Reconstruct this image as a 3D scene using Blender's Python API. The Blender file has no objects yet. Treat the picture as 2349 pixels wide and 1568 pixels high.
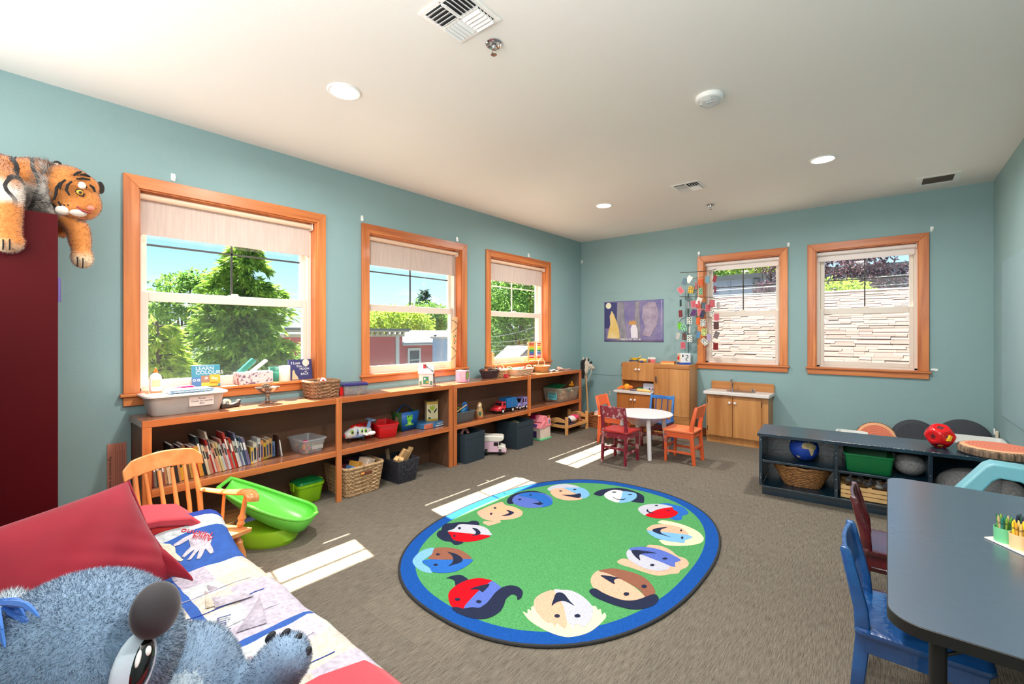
import bpy, bmesh, math, random
import numpy as np
from mathutils import Vector, Matrix, Euler
random.seed(7); np.random.seed(7)
SC = bpy.context.scene
COL = SC.collection
R = math.radians
PI = math.pi

# ---------------------------------------------------------------- camera, world, sun, lights, exposure
cam = bpy.data.cameras.new('camera'); cam_o = bpy.data.objects.new('camera', cam); COL.objects.link(cam_o)
cam.sensor_width = 36.0; cam.lens = 1033.91 / 2349 * 36.0
cam.shift_y = -(784.0 - 764.2) / 2349.0
cam.clip_start = 0.05; cam.clip_end = 400
cam_o.location = (3.6629, -6.0898, 1.3234)
cam_o.rotation_euler = (PI / 2, 0, 0.6942)
SC.camera = cam_o
SC.view_settings.view_transform = 'Standard'; SC.view_settings.look = 'None'
SC.view_settings.gamma = 1.0; SC.view_settings.use_curve_mapping = False
SC.view_settings.exposure = 0.1

def lin(c):
    c = c / 255.0
    return c / 12.92 if c <= 0.04045 else ((c + 0.055) / 1.055) ** 2.4
def rgb(r, g, b, a=1.0): return (lin(r), lin(g), lin(b), a)

w = bpy.data.worlds.new('sky'); SC.world = w; w.use_nodes = True
nt = w.node_tree; nt.nodes.clear()
tc = nt.nodes.new('ShaderNodeTexCoord'); sx = nt.nodes.new('ShaderNodeSeparateXYZ')
nt.links.new(tc.outputs['Generated'], sx.inputs[0])
ramp = nt.nodes.new('ShaderNodeValToRGB'); nt.links.new(sx.outputs['Z'], ramp.inputs[0])
cr = ramp.color_ramp; cr.elements[0].position = 0.0; cr.elements[0].color = (0.80, 0.92, 1.0, 1)
cr.elements[1].position = 1.0; cr.elements[1].color = (0.10, 0.30, 0.72, 1)
e = cr.elements.new(0.09); e.color = (0.55, 0.83, 1.0, 1)
e = cr.elements.new(0.22); e.color = (0.20, 0.55, 0.95, 1)
mp = nt.nodes.new('ShaderNodeMapping'); mp.inputs['Scale'].default_value = (2.2, 2.2, 9.0)
nt.links.new(tc.outputs['Generated'], mp.inputs[0])
ns = nt.nodes.new('ShaderNodeTexNoise'); ns.inputs['Scale'].default_value = 2.2; ns.inputs['Detail'].default_value = 6; ns.inputs['Roughness'].default_value = 0.6
nt.links.new(mp.outputs[0], ns.inputs['Vector'])
cramp = nt.nodes.new('ShaderNodeValToRGB'); nt.links.new(ns.outputs[0], cramp.inputs[0])
cramp.color_ramp.elements[0].position = 0.50; cramp.color_ramp.elements[0].color = (0, 0, 0, 1)
cramp.color_ramp.elements[1].position = 0.72; cramp.color_ramp.elements[1].color = (0.85, 0.85, 0.85, 1)
mx = nt.nodes.new('ShaderNodeMixRGB'); mx.inputs[2].default_value = (0.98, 0.99, 1.0, 1)
nt.links.new(cramp.outputs[0], mx.inputs[0]); nt.links.new(ramp.outputs[0], mx.inputs[1])
bg = nt.nodes.new('ShaderNodeBackground'); bg.inputs['Strength'].default_value = 1.35
nt.links.new(mx.outputs[0], bg.inputs[0])
wo = nt.nodes.new('ShaderNodeOutputWorld'); nt.links.new(bg.outputs[0], wo.inputs[0])

sun = bpy.data.lights.new('sun', 'SUN'); sun.energy = 46.0; sun.angle = R(0.55); sun.color = (1.0, 0.93, 0.82)
sun_o = bpy.data.objects.new('sun', sun); COL.objects.link(sun_o); sun_o.location = (-8, 2, 12)
sun_o.rotation_euler = Vector((1.0, -0.165, -1.42)).to_track_quat('-Z', 'Y').to_euler()

def area(name, loc, rot, sx_, sy_, power, color=(1, 1, 1)):
    l = bpy.data.lights.new(name, 'AREA'); l.shape = 'RECTANGLE'; l.size = sx_; l.size_y = sy_; l.energy = power; l.color = color
    o = bpy.data.objects.new(name, l); COL.objects.link(o); o.location = loc; o.rotation_euler = rot
    return o
# added fill lights behind the camera: one facing the room, one facing the ceiling
area('rear_fill_light', (2.3, -6.40, 2.05), (R(96), 0, 0), 4.2, 1.1, 70, (1.0, 0.98, 0.95))
area('ceiling_fill_light', (3.3, -5.7, 1.9), (R(172), 0, 0), 1.0, 0.6, 14, (1.0, 0.98, 0.95))
SC.cycles.max_bounces = 9; SC.cycles.diffuse_bounces = 6; SC.cycles.glossy_bounces = 4; SC.cycles.transmission_bounces = 6
SC.cycles.transparent_max_bounces = 16; SC.cycles.caustics_reflective = False; SC.cycles.caustics_refractive = False
SC.cycles.sample_clamp_indirect = 6.0
DOWNLIGHT_POWER = 34

# ---------------------------------------------------------------- materials
MATS = {}
def _new(name):
    m = bpy.data.materials.new(name); m.use_nodes = True
    nt = m.node_tree; b = nt.nodes['Principled BSDF']; MATS[name] = m
    return m, nt, b
def M(name, c, rough=0.5, metal=0.0, var=0.0, vscale=6.0, bump=0.0, bscale=80.0, spec=None, stretch=None, coat=0.0, sheen=0.0, c2=None, det=3.0, trans=0.0):
    """painted, plastic, cloth ... : a base colour with soft noise variation and fine relief"""
    if name in MATS: return MATS[name]
    m, nt, b = _new(name)
    col = rgb(*c); b.inputs['Base Color'].default_value = col
    b.inputs['Roughness'].default_value = rough; b.inputs['Metallic'].default_value = metal
    if spec is not None: b.inputs['Specular IOR Level'].default_value = spec
    if coat: b.inputs['Coat Weight'].default_value = coat; b.inputs['Coat Roughness'].default_value = 0.08
    if sheen: b.inputs['Sheen Weight'].default_value = sheen; b.inputs['Sheen Roughness'].default_value = 0.4
    if trans: b.inputs['Alpha'].default_value = 1 - trans
    tc = nt.nodes.new('ShaderNodeTexCoord'); vec = tc.outputs['Object']
    if stretch:
        mp = nt.nodes.new('ShaderNodeMapping'); mp.inputs['Scale'].default_value = stretch
        nt.links.new(vec, mp.inputs[0]); vec = mp.outputs[0]
    if var or c2:
        n = nt.nodes.new('ShaderNodeTexNoise'); n.inputs['Scale'].default_value = vscale; n.inputs['Detail'].default_value = det
        nt.links.new(vec, n.inputs['Vector'])
        rp = nt.nodes.new('ShaderNodeValToRGB'); nt.links.new(n.outputs[0], rp.inputs[0])
        rp.color_ramp.elements[0].position = 0.32; rp.color_ramp.elements[1].position = 0.68
        if c2: a0, a1 = col, rgb(*c2)
        else:
            a0 = tuple(min(1, x * (1 + var)) for x in col[:3]) + (1,); a1 = tuple(x * (1 - var) for x in col[:3]) + (1,)
        rp.color_ramp.elements[0].color = a0; rp.color_ramp.elements[1].color = a1
        nt.links.new(rp.outputs[0], b.inputs['Base Color'])
    if bump:
        n2 = nt.nodes.new('ShaderNodeTexNoise'); n2.inputs['Scale'].default_value = bscale; n2.inputs['Detail'].default_value = 2
        nt.links.new(vec, n2.inputs['Vector'])
        bp = nt.nodes.new('ShaderNodeBump'); bp.inputs['Strength'].default_value = bump; bp.inputs['Distance'].default_value = 0.01
        nt.links.new(n2.outputs[0], bp.inputs['Height']); nt.links.new(bp.outputs[0], b.inputs['Normal'])
    return m
def wood(name, c1, c2, grain='Z', scale=1.0, rough=0.4, coat=0.0, band=0.55):
    """wood with grain running along one object axis"""
    if name in MATS: return MATS[name]
    m, nt, b = _new(name)
    tc = nt.nodes.new('ShaderNodeTexCoord'); mp = nt.nodes.new('ShaderNodeMapping')
    s = [22 * scale] * 3; s['XYZ'.index(grain)] = 1.3 * scale; mp.inputs['Scale'].default_value = s
    nt.links.new(tc.outputs['Object'], mp.inputs[0])
    n = nt.nodes.new('ShaderNodeTexNoise'); n.inputs['Scale'].default_value = 1.0; n.inputs['Detail'].default_value = 5; n.inputs['Distortion'].default_value = 0.6
    nt.links.new(mp.outputs[0], n.inputs['Vector'])
    n3 = nt.nodes.new('ShaderNodeTexNoise'); n3.inputs['Scale'].default_value = 0.22; n3.inputs['Detail'].default_value = 2
    nt.links.new(mp.outputs[0], n3.inputs['Vector'])
    ad = nt.nodes.new('ShaderNodeMath'); ad.operation = 'MULTIPLY_ADD'; ad.inputs[1].default_value = 0.45; nt.links.new(n3.outputs[0], ad.inputs[0])
    mu = nt.nodes.new('ShaderNodeMath'); mu.operation = 'MULTIPLY'; mu.inputs[1].default_value = band; nt.links.new(n.outputs[0], mu.inputs[0])
    nt.links.new(mu.outputs[0], ad.inputs[2])
    rp = nt.nodes.new('ShaderNodeValToRGB'); rp.color_ramp.elements[0].position = 0.36; rp.color_ramp.elements[1].position = 0.66
    rp.color_ramp.elements[0].color = rgb(*c1); rp.color_ramp.elements[1].color = rgb(*c2)
    nt.links.new(ad.outputs[0], rp.inputs[0]); nt.links.new(rp.outputs[0], b.inputs['Base Color'])
    b.inputs['Roughness'].default_value = rough
    if coat: b.inputs['Coat Weight'].default_value = coat; b.inputs['Coat Roughness'].default_value = 0.12
    return m
def emis(name, c, s):
    m, nt, b = _new(name)
    b.inputs['Emission Color'].default_value = rgb(*c); b.inputs['Emission Strength'].default_value = s; b.inputs['Base Color'].default_value = rgb(*c)
    return m
def clear(name, tint=(255, 255, 255), gloss=0.06, haze=0.0, hazec=(235, 238, 240), rough=0.05):
    """thin clear sheet: see-through, with mirror-like sheen and a share of milky scatter"""
    m = bpy.data.materials.new(name); m.use_nodes = True; MATS[name] = m; nt = m.node_tree; nt.nodes.clear()
    o = nt.nodes.new('ShaderNodeOutputMaterial'); t = nt.nodes.new('ShaderNodeBsdfTransparent'); t.inputs[0].default_value = rgb(*tint)
    g = nt.nodes.new('ShaderNodeBsdfGlossy'); g.inputs['Roughness'].default_value = rough
    lw = nt.nodes.new('ShaderNodeLayerWeight'); lw.inputs['Blend'].default_value = 0.5
    pw = nt.nodes.new('ShaderNodeMath'); pw.operation = 'POWER'; pw.inputs[1].default_value = 4.5; nt.links.new(lw.outputs['Facing'], pw.inputs[0])
    mu = nt.nodes.new('ShaderNodeMath'); mu.operation = 'MULTIPLY_ADD'; mu.inputs[1].default_value = 0.6; mu.inputs[2].default_value = gloss
    nt.links.new(pw.outputs[0], mu.inputs[0])
    m1 = nt.nodes.new('ShaderNodeMixShader'); nt.links.new(mu.outputs[0], m1.inputs[0]); nt.links.new(t.outputs[0], m1.inputs[1]); nt.links.new(g.outputs[0], m1.inputs[2])
    last = m1
    if haze:
        d = nt.nodes.new('ShaderNodeBsdfDiffuse'); d.inputs[0].default_value = rgb(*hazec)
        m2 = nt.nodes.new('ShaderNodeMixShader'); m2.inputs[0].default_value = haze
        nt.links.new(m1.outputs[0], m2.inputs[1]); nt.links.new(d.outputs[0], m2.inputs[2]); last = m2
    nt.links.new(last.outputs[0], o.inputs[0])
    return m

# ---------------------------------------------------------------- mesh building
class MB:
    def __init__(s): s.v = []; s.f = []; s.m = []
    def add(s, vs, fs, mi=0):
        o = len(s.v); s.v.extend([tuple(v) for v in vs]); s.f.extend([tuple(i + o for i in f) for f in fs]); s.m.extend([mi] * len(fs)); return s
    def xf(s, mat, start=0):
        for i in range(start, len(s.v)): s.v[i] = tuple(mat @ Vector(s.v[i]))
        return s
    def box(s, x0, x1, y0, y1, z0, z1, mi=0, rot=None, piv=None):
        vs = [(x0, y0, z0), (x1, y0, z0), (x1, y1, z0), (x0, y1, z0), (x0, y0, z1), (x1, y0, z1), (x1, y1, z1), (x0, y1, z1)]
        if rot is not None:
            p = Vector(piv if piv is not None else ((x0 + x1) / 2, (y0 + y1) / 2, (z0 + z1) / 2)); mt = Euler(rot).to_matrix()
            vs = [tuple(mt @ (Vector(v) - p) + p) for v in vs]
        return s.add(vs, [(0, 3, 2, 1), (4, 5, 6, 7), (0, 1, 5, 4), (1, 2, 6, 5), (2, 3, 7, 6), (3, 0, 4, 7)], mi)
    def cbox(s, c, d, mi=0, rot=None):
        return s.box(c[0] - d[0] / 2, c[0] + d[0] / 2, c[1] - d[1] / 2, c[1] + d[1] / 2, c[2] - d[2] / 2, c[2] + d[2] / 2, mi, rot)
    def loft(s, rings, mi=0, cap0=True, cap1=True, closed=True):
        n = len(rings[0]); vs = [p for r in rings for p in r]; fs = []
        k = n if closed else n - 1
        for a in range(len(rings) - 1):
            for i in range(k): fs.append((a * n + i, a * n + (i + 1) % n, (a + 1) * n + (i + 1) % n, (a + 1) * n + i))
        if cap0: fs.append(tuple(range(n - 1, -1, -1)))
        if cap1: fs.append(tuple((len(rings) - 1) * n + i for i in range(n)))
        return s.add(vs, fs, mi)
    def tube(s, pts, r, n=8, mi=0, closed=False, cap=True, flat=None):
        pts = [Vector(p) for p in pts]; rings = []; L = len(pts); up = None
        for i, p in enumerate(pts):
            if closed: t = pts[(i + 1) % L] - pts[i - 1]
            else: t = pts[min(i + 1, L - 1)] - pts[max(i - 1, 0)]
            if t.length < 1e-9: t = Vector((0, 0, 1))
            t.normalize()
            if up is None: up = Vector((0, 0, 1)) if abs(t.z) < 0.9 else Vector((1, 0, 0))
            a = t.cross(up)
            if a.length < 1e-6: a = t.cross(Vector((0, 1, 0)))
            a.normalize(); b = a.cross(t).normalized(); up = b
            rr = r[i] if isinstance(r, (list, tuple)) else r
            ra, rb = (rr, rr) if flat is None else (rr * flat[0], rr * flat[1])
            rings.append([p + a * math.cos(2 * PI * k / n) * ra + b * math.sin(2 * PI * k / n) * rb for k in range(n)])
        if closed: rings.append(rings[0])
        return s.loft(rings, mi, cap and not closed, cap and not closed)
    def cyl(s, p0, p1, r0, r1=None, n=16, mi=0): return s.tube([p0, p1], [r0, r0 if r1 is None else r1], n, mi)
    def lathe(s, prof, n=24, c=(0, 0, 0), mi=0, cap0=True, cap1=True, mat=None):
        st = len(s.v)
        s.loft([[(c[0] + r * math.cos(2 * PI * k / n), c[1] + r * math.sin(2 * PI * k / n), c[2] + z) for k in range(n)] for r, z in prof], mi, cap0, cap1)
        if mat is not None: s.xf(mat, st)
        return s
    def ell(s, c, r, nu=16, nv=10, mi=0, mt=None):
        if not isinstance(r, (tuple, list)): r = (r, r, r)
        rings = []
        for j in range(nv + 1):
            a = -PI / 2 + PI * j / nv; cz, rz = math.sin(a), max(math.cos(a), 1e-3)
            rg = []
            for i in range(nu):
                t = 2 * PI * i / nu; p = Vector((r[0] * rz * math.cos(t), r[1] * rz * math.sin(t), r[2] * cz))
                if mt is not None: p = mt @ p
                rg.append(p + Vector(c))
            rings.append(rg)
        return s.loft(rings, mi)
    def prism(s, poly, z0, z1, mi=0, mat=None, mi_side=None):
        n = len(poly); st = len(s.v)
        vs = [(x, y, z0) for x, y in poly] + [(x, y, z1) for x, y in poly]
        o = len(s.v); s.v.extend(vs)
        s.f.append(tuple(o + i for i in range(n - 1, -1, -1))); s.m.append(mi)
        s.f.append(tuple(o + n + i for i in range(n))); s.m.append(mi)
        for i in range(n): s.f.append((o + i, o + (i + 1) % n, o + n + (i + 1) % n, o + n + i)); s.m.append(mi if mi_side is None else mi_side)
        if mat is not None: s.xf(mat, st)
        return s
    def grid(s, fn, nu, nv, mi=0, mf=None):
        vs = [fn(i / nu, j / nv) for j in range(nv + 1) for i in range(nu + 1)]
        o = len(s.v); s.v.extend([tuple(v) for v in vs])
        for j in range(nv):
            for i in range(nu):
                a = o + j * (nu + 1) + i; s.f.append((a, a + 1, a + nu + 2, a + nu + 1)); s.m.append(mf((i + .5) / nu, (j + .5) / nv) if mf else mi)
        return s

def obj(name, mb, mats, parent=None, bevel=0.0, seg=2, sub=0, loc=None, rot=None, ang=38, solid=0.0, fixn=True, remesh=0.0, kind=None, label=None, smoothmod=0):
    me = bpy.data.meshes.new(name); me.from_pydata(mb.v, [], mb.f)
    if not isinstance(mats, (list, tuple)): mats = [mats]
    for m in mats: me.materials.append(m)
    if len(mats) > 1: me.polygons.foreach_set('material_index', mb.m)
    me.update()
    if fixn:
        bm = bmesh.new(); bm.from_mesh(me); bmesh.ops.recalc_face_normals(bm, faces=bm.faces); bm.to_mesh(me); bm.free()
    if ang:
        me.polygons.foreach_set('use_smooth', [True] * len(me.polygons))
        if ang < 180: me.set_sharp_from_angle(angle=R(ang))
    o = bpy.data.objects.new(name, me); COL.objects.link(o)
    if parent is not None: o.parent = parent
    if loc is not None: o.location = loc
    if rot is not None: o.rotation_euler = rot
    if solid: md = o.modifiers.new('solid', 'SOLIDIFY'); md.thickness = solid; md.offset = 0
    if remesh:
        md = o.modifiers.new('remesh', 'REMESH'); md.mode = 'VOXEL'; md.voxel_size = remesh; md.use_smooth_shade = True
        md = o.modifiers.new('smooth', 'SMOOTH'); md.factor = 0.5; md.iterations = smoothmod or 6
    if bevel: md = o.modifiers.new('bevel', 'BEVEL'); md.width = bevel; md.segments = seg; md.limit_method = 'ANGLE'; md.angle_limit = R(40)
    if sub: md = o.modifiers.new('sub', 'SUBSURF'); md.levels = sub; md.render_levels = sub
    if kind: o['kind'] = kind
    if label: o['label'] = label
    return o
def tag(o, label, cat, group=None, kind=None):
    o['label'] = label; o['category'] = cat
    if group: o['group'] = group
    if kind: o['kind'] = kind
    return o
def thing(name, label, cat, loc=(0, 0, 0), rz=0.0, group=None, rot=None):
    o = bpy.data.objects.new(name, None); COL.objects.link(o); o.empty_display_size = 0.05
    o.location = loc; o.rotation_euler = rot if rot is not None else (0, 0, R(rz))
    return tag(o, label, cat, group)
def solo(name, label, cat, mb, mats, group=None, **k): return tag(obj(name, mb, mats, **k), label, cat, group)
def struct(name, mb, mats, parent=None, **k):
    o = obj(name, mb, mats, parent, **k)
    if parent is None: o['kind'] = 'structure'
    return o
def dup(root, loc, rz=None, label=None, group=None):
    r = root.copy(); COL.objects.link(r); r.location = loc
    if rz is not None: r.rotation_euler = (0, 0, R(rz))
    if label: r['label'] = label
    if group: r['group'] = group
    for ch in list(root.children):
        c = ch.copy(); COL.objects.link(c); c.parent = r
        for g in list(ch.children):
            d = g.copy(); COL.objects.link(d); d.parent = c
    return r
def text(name, body, size, loc, rot, mat, parent=None, align='CENTER', extrude=0.0004, shear=0.0, sx=1.0):
    cu = bpy.data.curves.new(name, 'FONT'); cu.body = body; cu.size = size; cu.align_x = align; cu.align_y = 'CENTER'; cu.extrude = extrude; cu.shear = shear; cu.resolution_u = 3
    tmp = bpy.data.objects.new('tmp_text', cu); me = bpy.data.meshes.new_from_object(tmp); bpy.data.objects.remove(tmp); bpy.data.curves.remove(cu)
    me.materials.clear(); me.materials.append(mat); o = bpy.data.objects.new(name, me); COL.objects.link(o)
    o.location = loc; o.rotation_euler = rot; o.scale = (sx, 1, 1)
    if parent is not None: o.parent = parent
    return o
def sup(w, d, e, n=40, z=0.0, cx=0.0, cy=0.0):
    """closed outline between ellipse (e=2) and rectangle (large e)"""
    out = []
    for k in range(n):
        t = 2 * PI * (k + .5) / n; c, s_ = math.cos(t), math.sin(t)
        out.append((cx + w / 2 * math.copysign(abs(c) ** (2 / e), c), cy + d / 2 * math.copysign(abs(s_) ** (2 / e), s_), z))
    return out
def rrect(w, d, r, z=0.0, k=4, cx=0.0, cy=0.0):
    r = min(r, w / 2 - 1e-4, d / 2 - 1e-4); out = []
    for ax, ay, a0 in ((1, 1, 0), (-1, 1, 90), (-1, -1, 180), (1, -1, 270)):
        for i in range(k + 1):
            a = R(a0 + 90 * i / k); out.append((cx + ax * (w / 2 - r) + r * math.cos(a), cy + ay * (d / 2 - r) + r * math.sin(a), z))
    return out
def tub(mb, w, d, h, inset=0.02, t=0.003, rim=0.01, rimh=0.012, r=0.03, mi=0, z0=0.0):
    """open tapered container with a rolled rim"""
    iw, idp = w - 2 * inset, d - 2 * inset
    mb.loft([rrect(iw - .01, idp - .01, r, z0), rrect(iw, idp, r, z0 + .006), rrect(w, d, r, z0 + h - rimh), rrect(w + 2 * rim, d + 2 * rim, r + rim, z0 + h - rimh),
             rrect(w + 2 * rim, d + 2 * rim, r + rim, z0 + h), rrect(w - 2 * t, d - 2 * t, r, z0 + h), rrect(iw - 2 * t, idp - 2 * t, r, z0 + .008)], mi)
    return mb
def basket(mb, w, d, h, inset=0.03, e=6, rows=10, rad=0.008, amp=0.004, nst=28, mi=0, mi2=None, z0=0.0, n=72, rim=1.3, ns=5, wave=None):
    """woven basket: wavy strands stacked in rows, uprights, rolled rim, liner"""
    mi2 = mi if mi2 is None else mi2
    def ring(z, off=0.0):
        f = z / h; return w - 2 * inset * (1 - f) + 2 * off, d - 2 * inset * (1 - f) + 2 * off
    for k in range(rows):
        z = rad + (h - 2 * rad) * k / (rows - 1); ww, dd = ring(z); pts = []
        for i, p in enumerate(sup(ww, dd, e, n, z0 + z)):
            s_ = math.sin(i / n * nst * PI + k * PI) * amp; q = Vector((p[0], p[1], 0)).normalized() * s_
            pts.append((p[0] + q.x, p[1] + q.y, p[2] + (math.sin(i * 2.1 + k) * amp * .4 if wave is None else wave * math.sin(i / n * nst * PI))))
        mb.tube(pts, rad, ns, mi, closed=True)
    for i in range(nst // 2):
        k = int((i + .25) * n * 2 / nst) % n
        a = sup(*ring(0), e, n, z0)[k]; b = sup(*ring(h), e, n, z0 + h)[k]; mb.cyl(a, b, rad * .5, None, 5, mi2)
    ww, dd = ring(h, rad * .2); mb.tube(sup(ww, dd, e, n, z0 + h), rad * rim, 6, mi, closed=True)
    a, b = ring(0, -rad * .6), ring(h, -rad * .6)
    mb.loft([sup(*a, e, 36, z0 + .004), sup(*b, e, 36, z0 + h - rad)], mi2, True, False)
    return mb
def arc(p0, p1, hgt, n=10, up=(0, 0, 1)):
    p0, p1, u = Vector(p0), Vector(p1), Vector(up)
    return [p0.lerp(p1, i / n) + u * hgt * math.sin(PI * i / n) for i in range(n + 1)]
def bez(ps, n=12):
    """Catmull-Rom through points"""
    ps = [Vector(p) for p in ps]; out = []
    for i in range(len(ps) - 1):
        p0, p1, p2, p3 = ps[max(i - 1, 0)], ps[i], ps[i + 1], ps[min(i + 2, len(ps) - 1)]
        for k in range(n):
            t = k / n; out.append(0.5 * ((2 * p1) + (-p0 + p2) * t + (2 * p0 - 5 * p1 + 4 * p2 - p3) * t * t + (-p0 + 3 * p1 - 3 * p2 + p3) * t ** 3))
    out.append(ps[-1]); return out
# ================================================================ the room
H = 2.74; RW = 4.424; RY = -6.5; WT = 0.2
paint = M('wall_paint', (139, 168, 170), 0.62, bump=0.16, bscale=260, var=0.03, vscale=1.2, spec=0.35)
ceilp = M('ceiling_paint', (233, 231, 227), 0.75, bump=0.10, bscale=300, spec=0.2)
pine = wood('pine_trim_upright', (176, 92, 44), (224, 140, 78), 'Z', 1.0, 0.38, 0.15)
pineY = wood('pine_trim_along_left', (176, 92, 44), (224, 140, 78), 'Y', 1.0, 0.38, 0.15)
pineX = wood('pine_trim_along_back', (176, 92, 44), (224, 140, 78), 'X', 1.0, 0.38, 0.15)
vinyl = M('window_vinyl', (226, 216, 204), 0.35)
bronze = M('muntin_bronze', (58, 58, 54), 0.5)
pane_m = clear('window_glass', (252, 254, 253), gloss=0.015)
screen_m = clear('insect_screen', (255, 255, 255), gloss=0.0, haze=0.10, hazec=(120, 122, 122))

# carpet: looped pile in long streaks, laid in tiles
def carpet_mat():
    m, nt, b = _new('carpet'); L = nt.links
    tc = nt.nodes.new('ShaderNodeTexCoord')
    def mapped(sc):
        mp = nt.nodes.new('ShaderNodeMapping'); mp.inputs['Scale'].default_value = sc; L.new(tc.outputs['Object'], mp.inputs[0]); return mp.outputs[0]
    def noise(v, s, d=2.0):
        n = nt.nodes.new('ShaderNodeTexNoise'); n.inputs['Scale'].default_value = s; n.inputs['Detail'].default_value = d; L.new(v, n.inputs['Vector']); return n.outputs[0]
    streak = noise(mapped((260, 16, 1)), 1.0, 3.0); loop = noise(mapped((1, 1, 1)), 210, 1.5); blot = noise(mapped((1, 1, 1)), 1.6, 2)
    br = nt.nodes.new('ShaderNodeTexBrick'); br.offset = 0.5; br.inputs['Scale'].default_value = 1.0; br.inputs['Mortar Size'].default_value = 0.0018; br.inputs['Mortar Smooth'].default_value = 1
    br.inputs['Brick Width'].default_value = 0.61; br.inputs['Row Height'].default_value = 0.61
    br.inputs['Color1'].default_value = (0.92, 0.92, 0.92, 1); br.inputs['Color2'].default_value = (1.05, 1.04, 1.02, 1); br.inputs['Mortar'].default_value = (0.72, 0.70, 0.68, 1)
    mp = nt.nodes.new('ShaderNodeMapping'); mp.inputs['Rotation'].default_value = (0, 0, PI / 2); mp.inputs['Location'].default_value = (0.0, 0.15, 0); L.new(tc.outputs['Object'], mp.inputs[0]); L.new(mp.outputs[0], br.inputs['Vector'])
    a = nt.nodes.new('ShaderNodeMath'); a.operation = 'MULTIPLY_ADD'; a.inputs[1].default_value = 0.55; L.new(loop, a.inputs[0]); L.new(streak, a.inputs[2])
    rp = nt.nodes.new('ShaderNodeValToRGB'); L.new(a.outputs[0], rp.inputs[0])
    rp.color_ramp.elements[0].position = 0.50; rp.color_ramp.elements[0].color = rgb(88, 80, 71)
    rp.color_ramp.elements[1].position = 0.98; rp.color_ramp.elements[1].color = rgb(136, 128, 116)
    mu = nt.nodes.new('ShaderNodeMixRGB'); mu.blend_type = 'MULTIPLY'; mu.inputs[0].default_value = 1.0; L.new(rp.outputs[0], mu.inputs[1]); L.new(br.outputs[0], mu.inputs[2])
    L.new(mu.outputs[0], b.inputs['Base Color']); b.inputs['Roughness'].default_value = 0.95; b.inputs['Specular IOR Level'].default_value = 0.1
    bp = nt.nodes.new('ShaderNodeBump'); bp.inputs['Strength'].default_value = 0.7; bp.inputs['Distance'].default_value = 0.008; L.new(a.outputs[0], bp.inputs['Height']); L.new(bp.outputs[0], b.inputs['Normal'])
    return m
carpet = carpet_mat()
struct('floor', MB().box(-WT, RW + .15, RY - .15, WT, -0.12, 0), carpet, ang=0)
struct('ceiling', MB().box(-WT, RW + .15, RY - .15, WT, H, H + .12), ceilp, ang=0)
WL = [(-5.483, -4.168), (-3.827, -2.502), (-2.181, -0.848)]     # casing spans on the left wall
WB = [(1.758, 2.775), (2.967, 3.983)]                           # casing spans on the back wall
WTOP, WAPR, CAS, SILL = 2.324, 0.868, 0.078, 0.945
def wall_with_holes(a0, a1, spans, to3):
    mb = MB(); lo, hi = SILL - .02, WTOP - CAS
    def seg(u0, u1, z0, z1): mb.box(*to3(u0, u1), z0, z1)
    hi += .013; seg(a0, a1, 0, lo); seg(a0, a1, hi, H); u = a0
    for s0, s1 in spans: seg(u, s0 + CAS - .013, lo, hi); u = s1 - CAS + .013
    seg(u, a1, lo, hi); return mb
struct('wall_left', wall_with_holes(RY - .15, WT, WL, lambda a, b: (-WT, 0, a, b)), paint, ang=0)
struct('wall_back', wall_with_holes(-WT, RW + .15, WB, lambda a, b: (a, b, 0, WT)), paint, ang=0)
struct('wall_right', MB().box(RW, RW + .15, RY - .15, WT, 0, H), paint, ang=0)
struct('wall_rear', MB().box(-WT, RW + .15, RY - .15, RY, 0, H), paint, ang=0)
# closed-off opening in the back wall: a thin painted board with a chair-rail joint
panel = MB().box(0.117, 1.60, -0.006, 0.0, 0.70, 1.912).box(0.117, 1.60, -0.006, 0.0, 0.02, 0.69)
struct('trim_1', panel, paint, bevel=0.002)
struct('trim_2', MB().box(RW - .006, RW, -2.4, -0.43, 0.62, 1.935), M('board_paint', (150, 178, 184), 0.3, var=0.03, vscale=3), bevel=0.002)
base_m = wood('baseboard_wood', (120, 60, 30), (158, 86, 46), 'X', 1.0, 0.4)
struct('baseboard_back', MB().box(0, RW, -0.014, 0, 0, 0.10), base_m, bevel=0.003)
struct('baseboard_right', MB().box(RW - .014, RW, RY, -0.014, 0, 0.10), base_m, bevel=0.003)
struct('baseboard_left', MB().box(0, 0.014, RY, -0.014, 0, 0.10), base_m, bevel=0.003)

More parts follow.
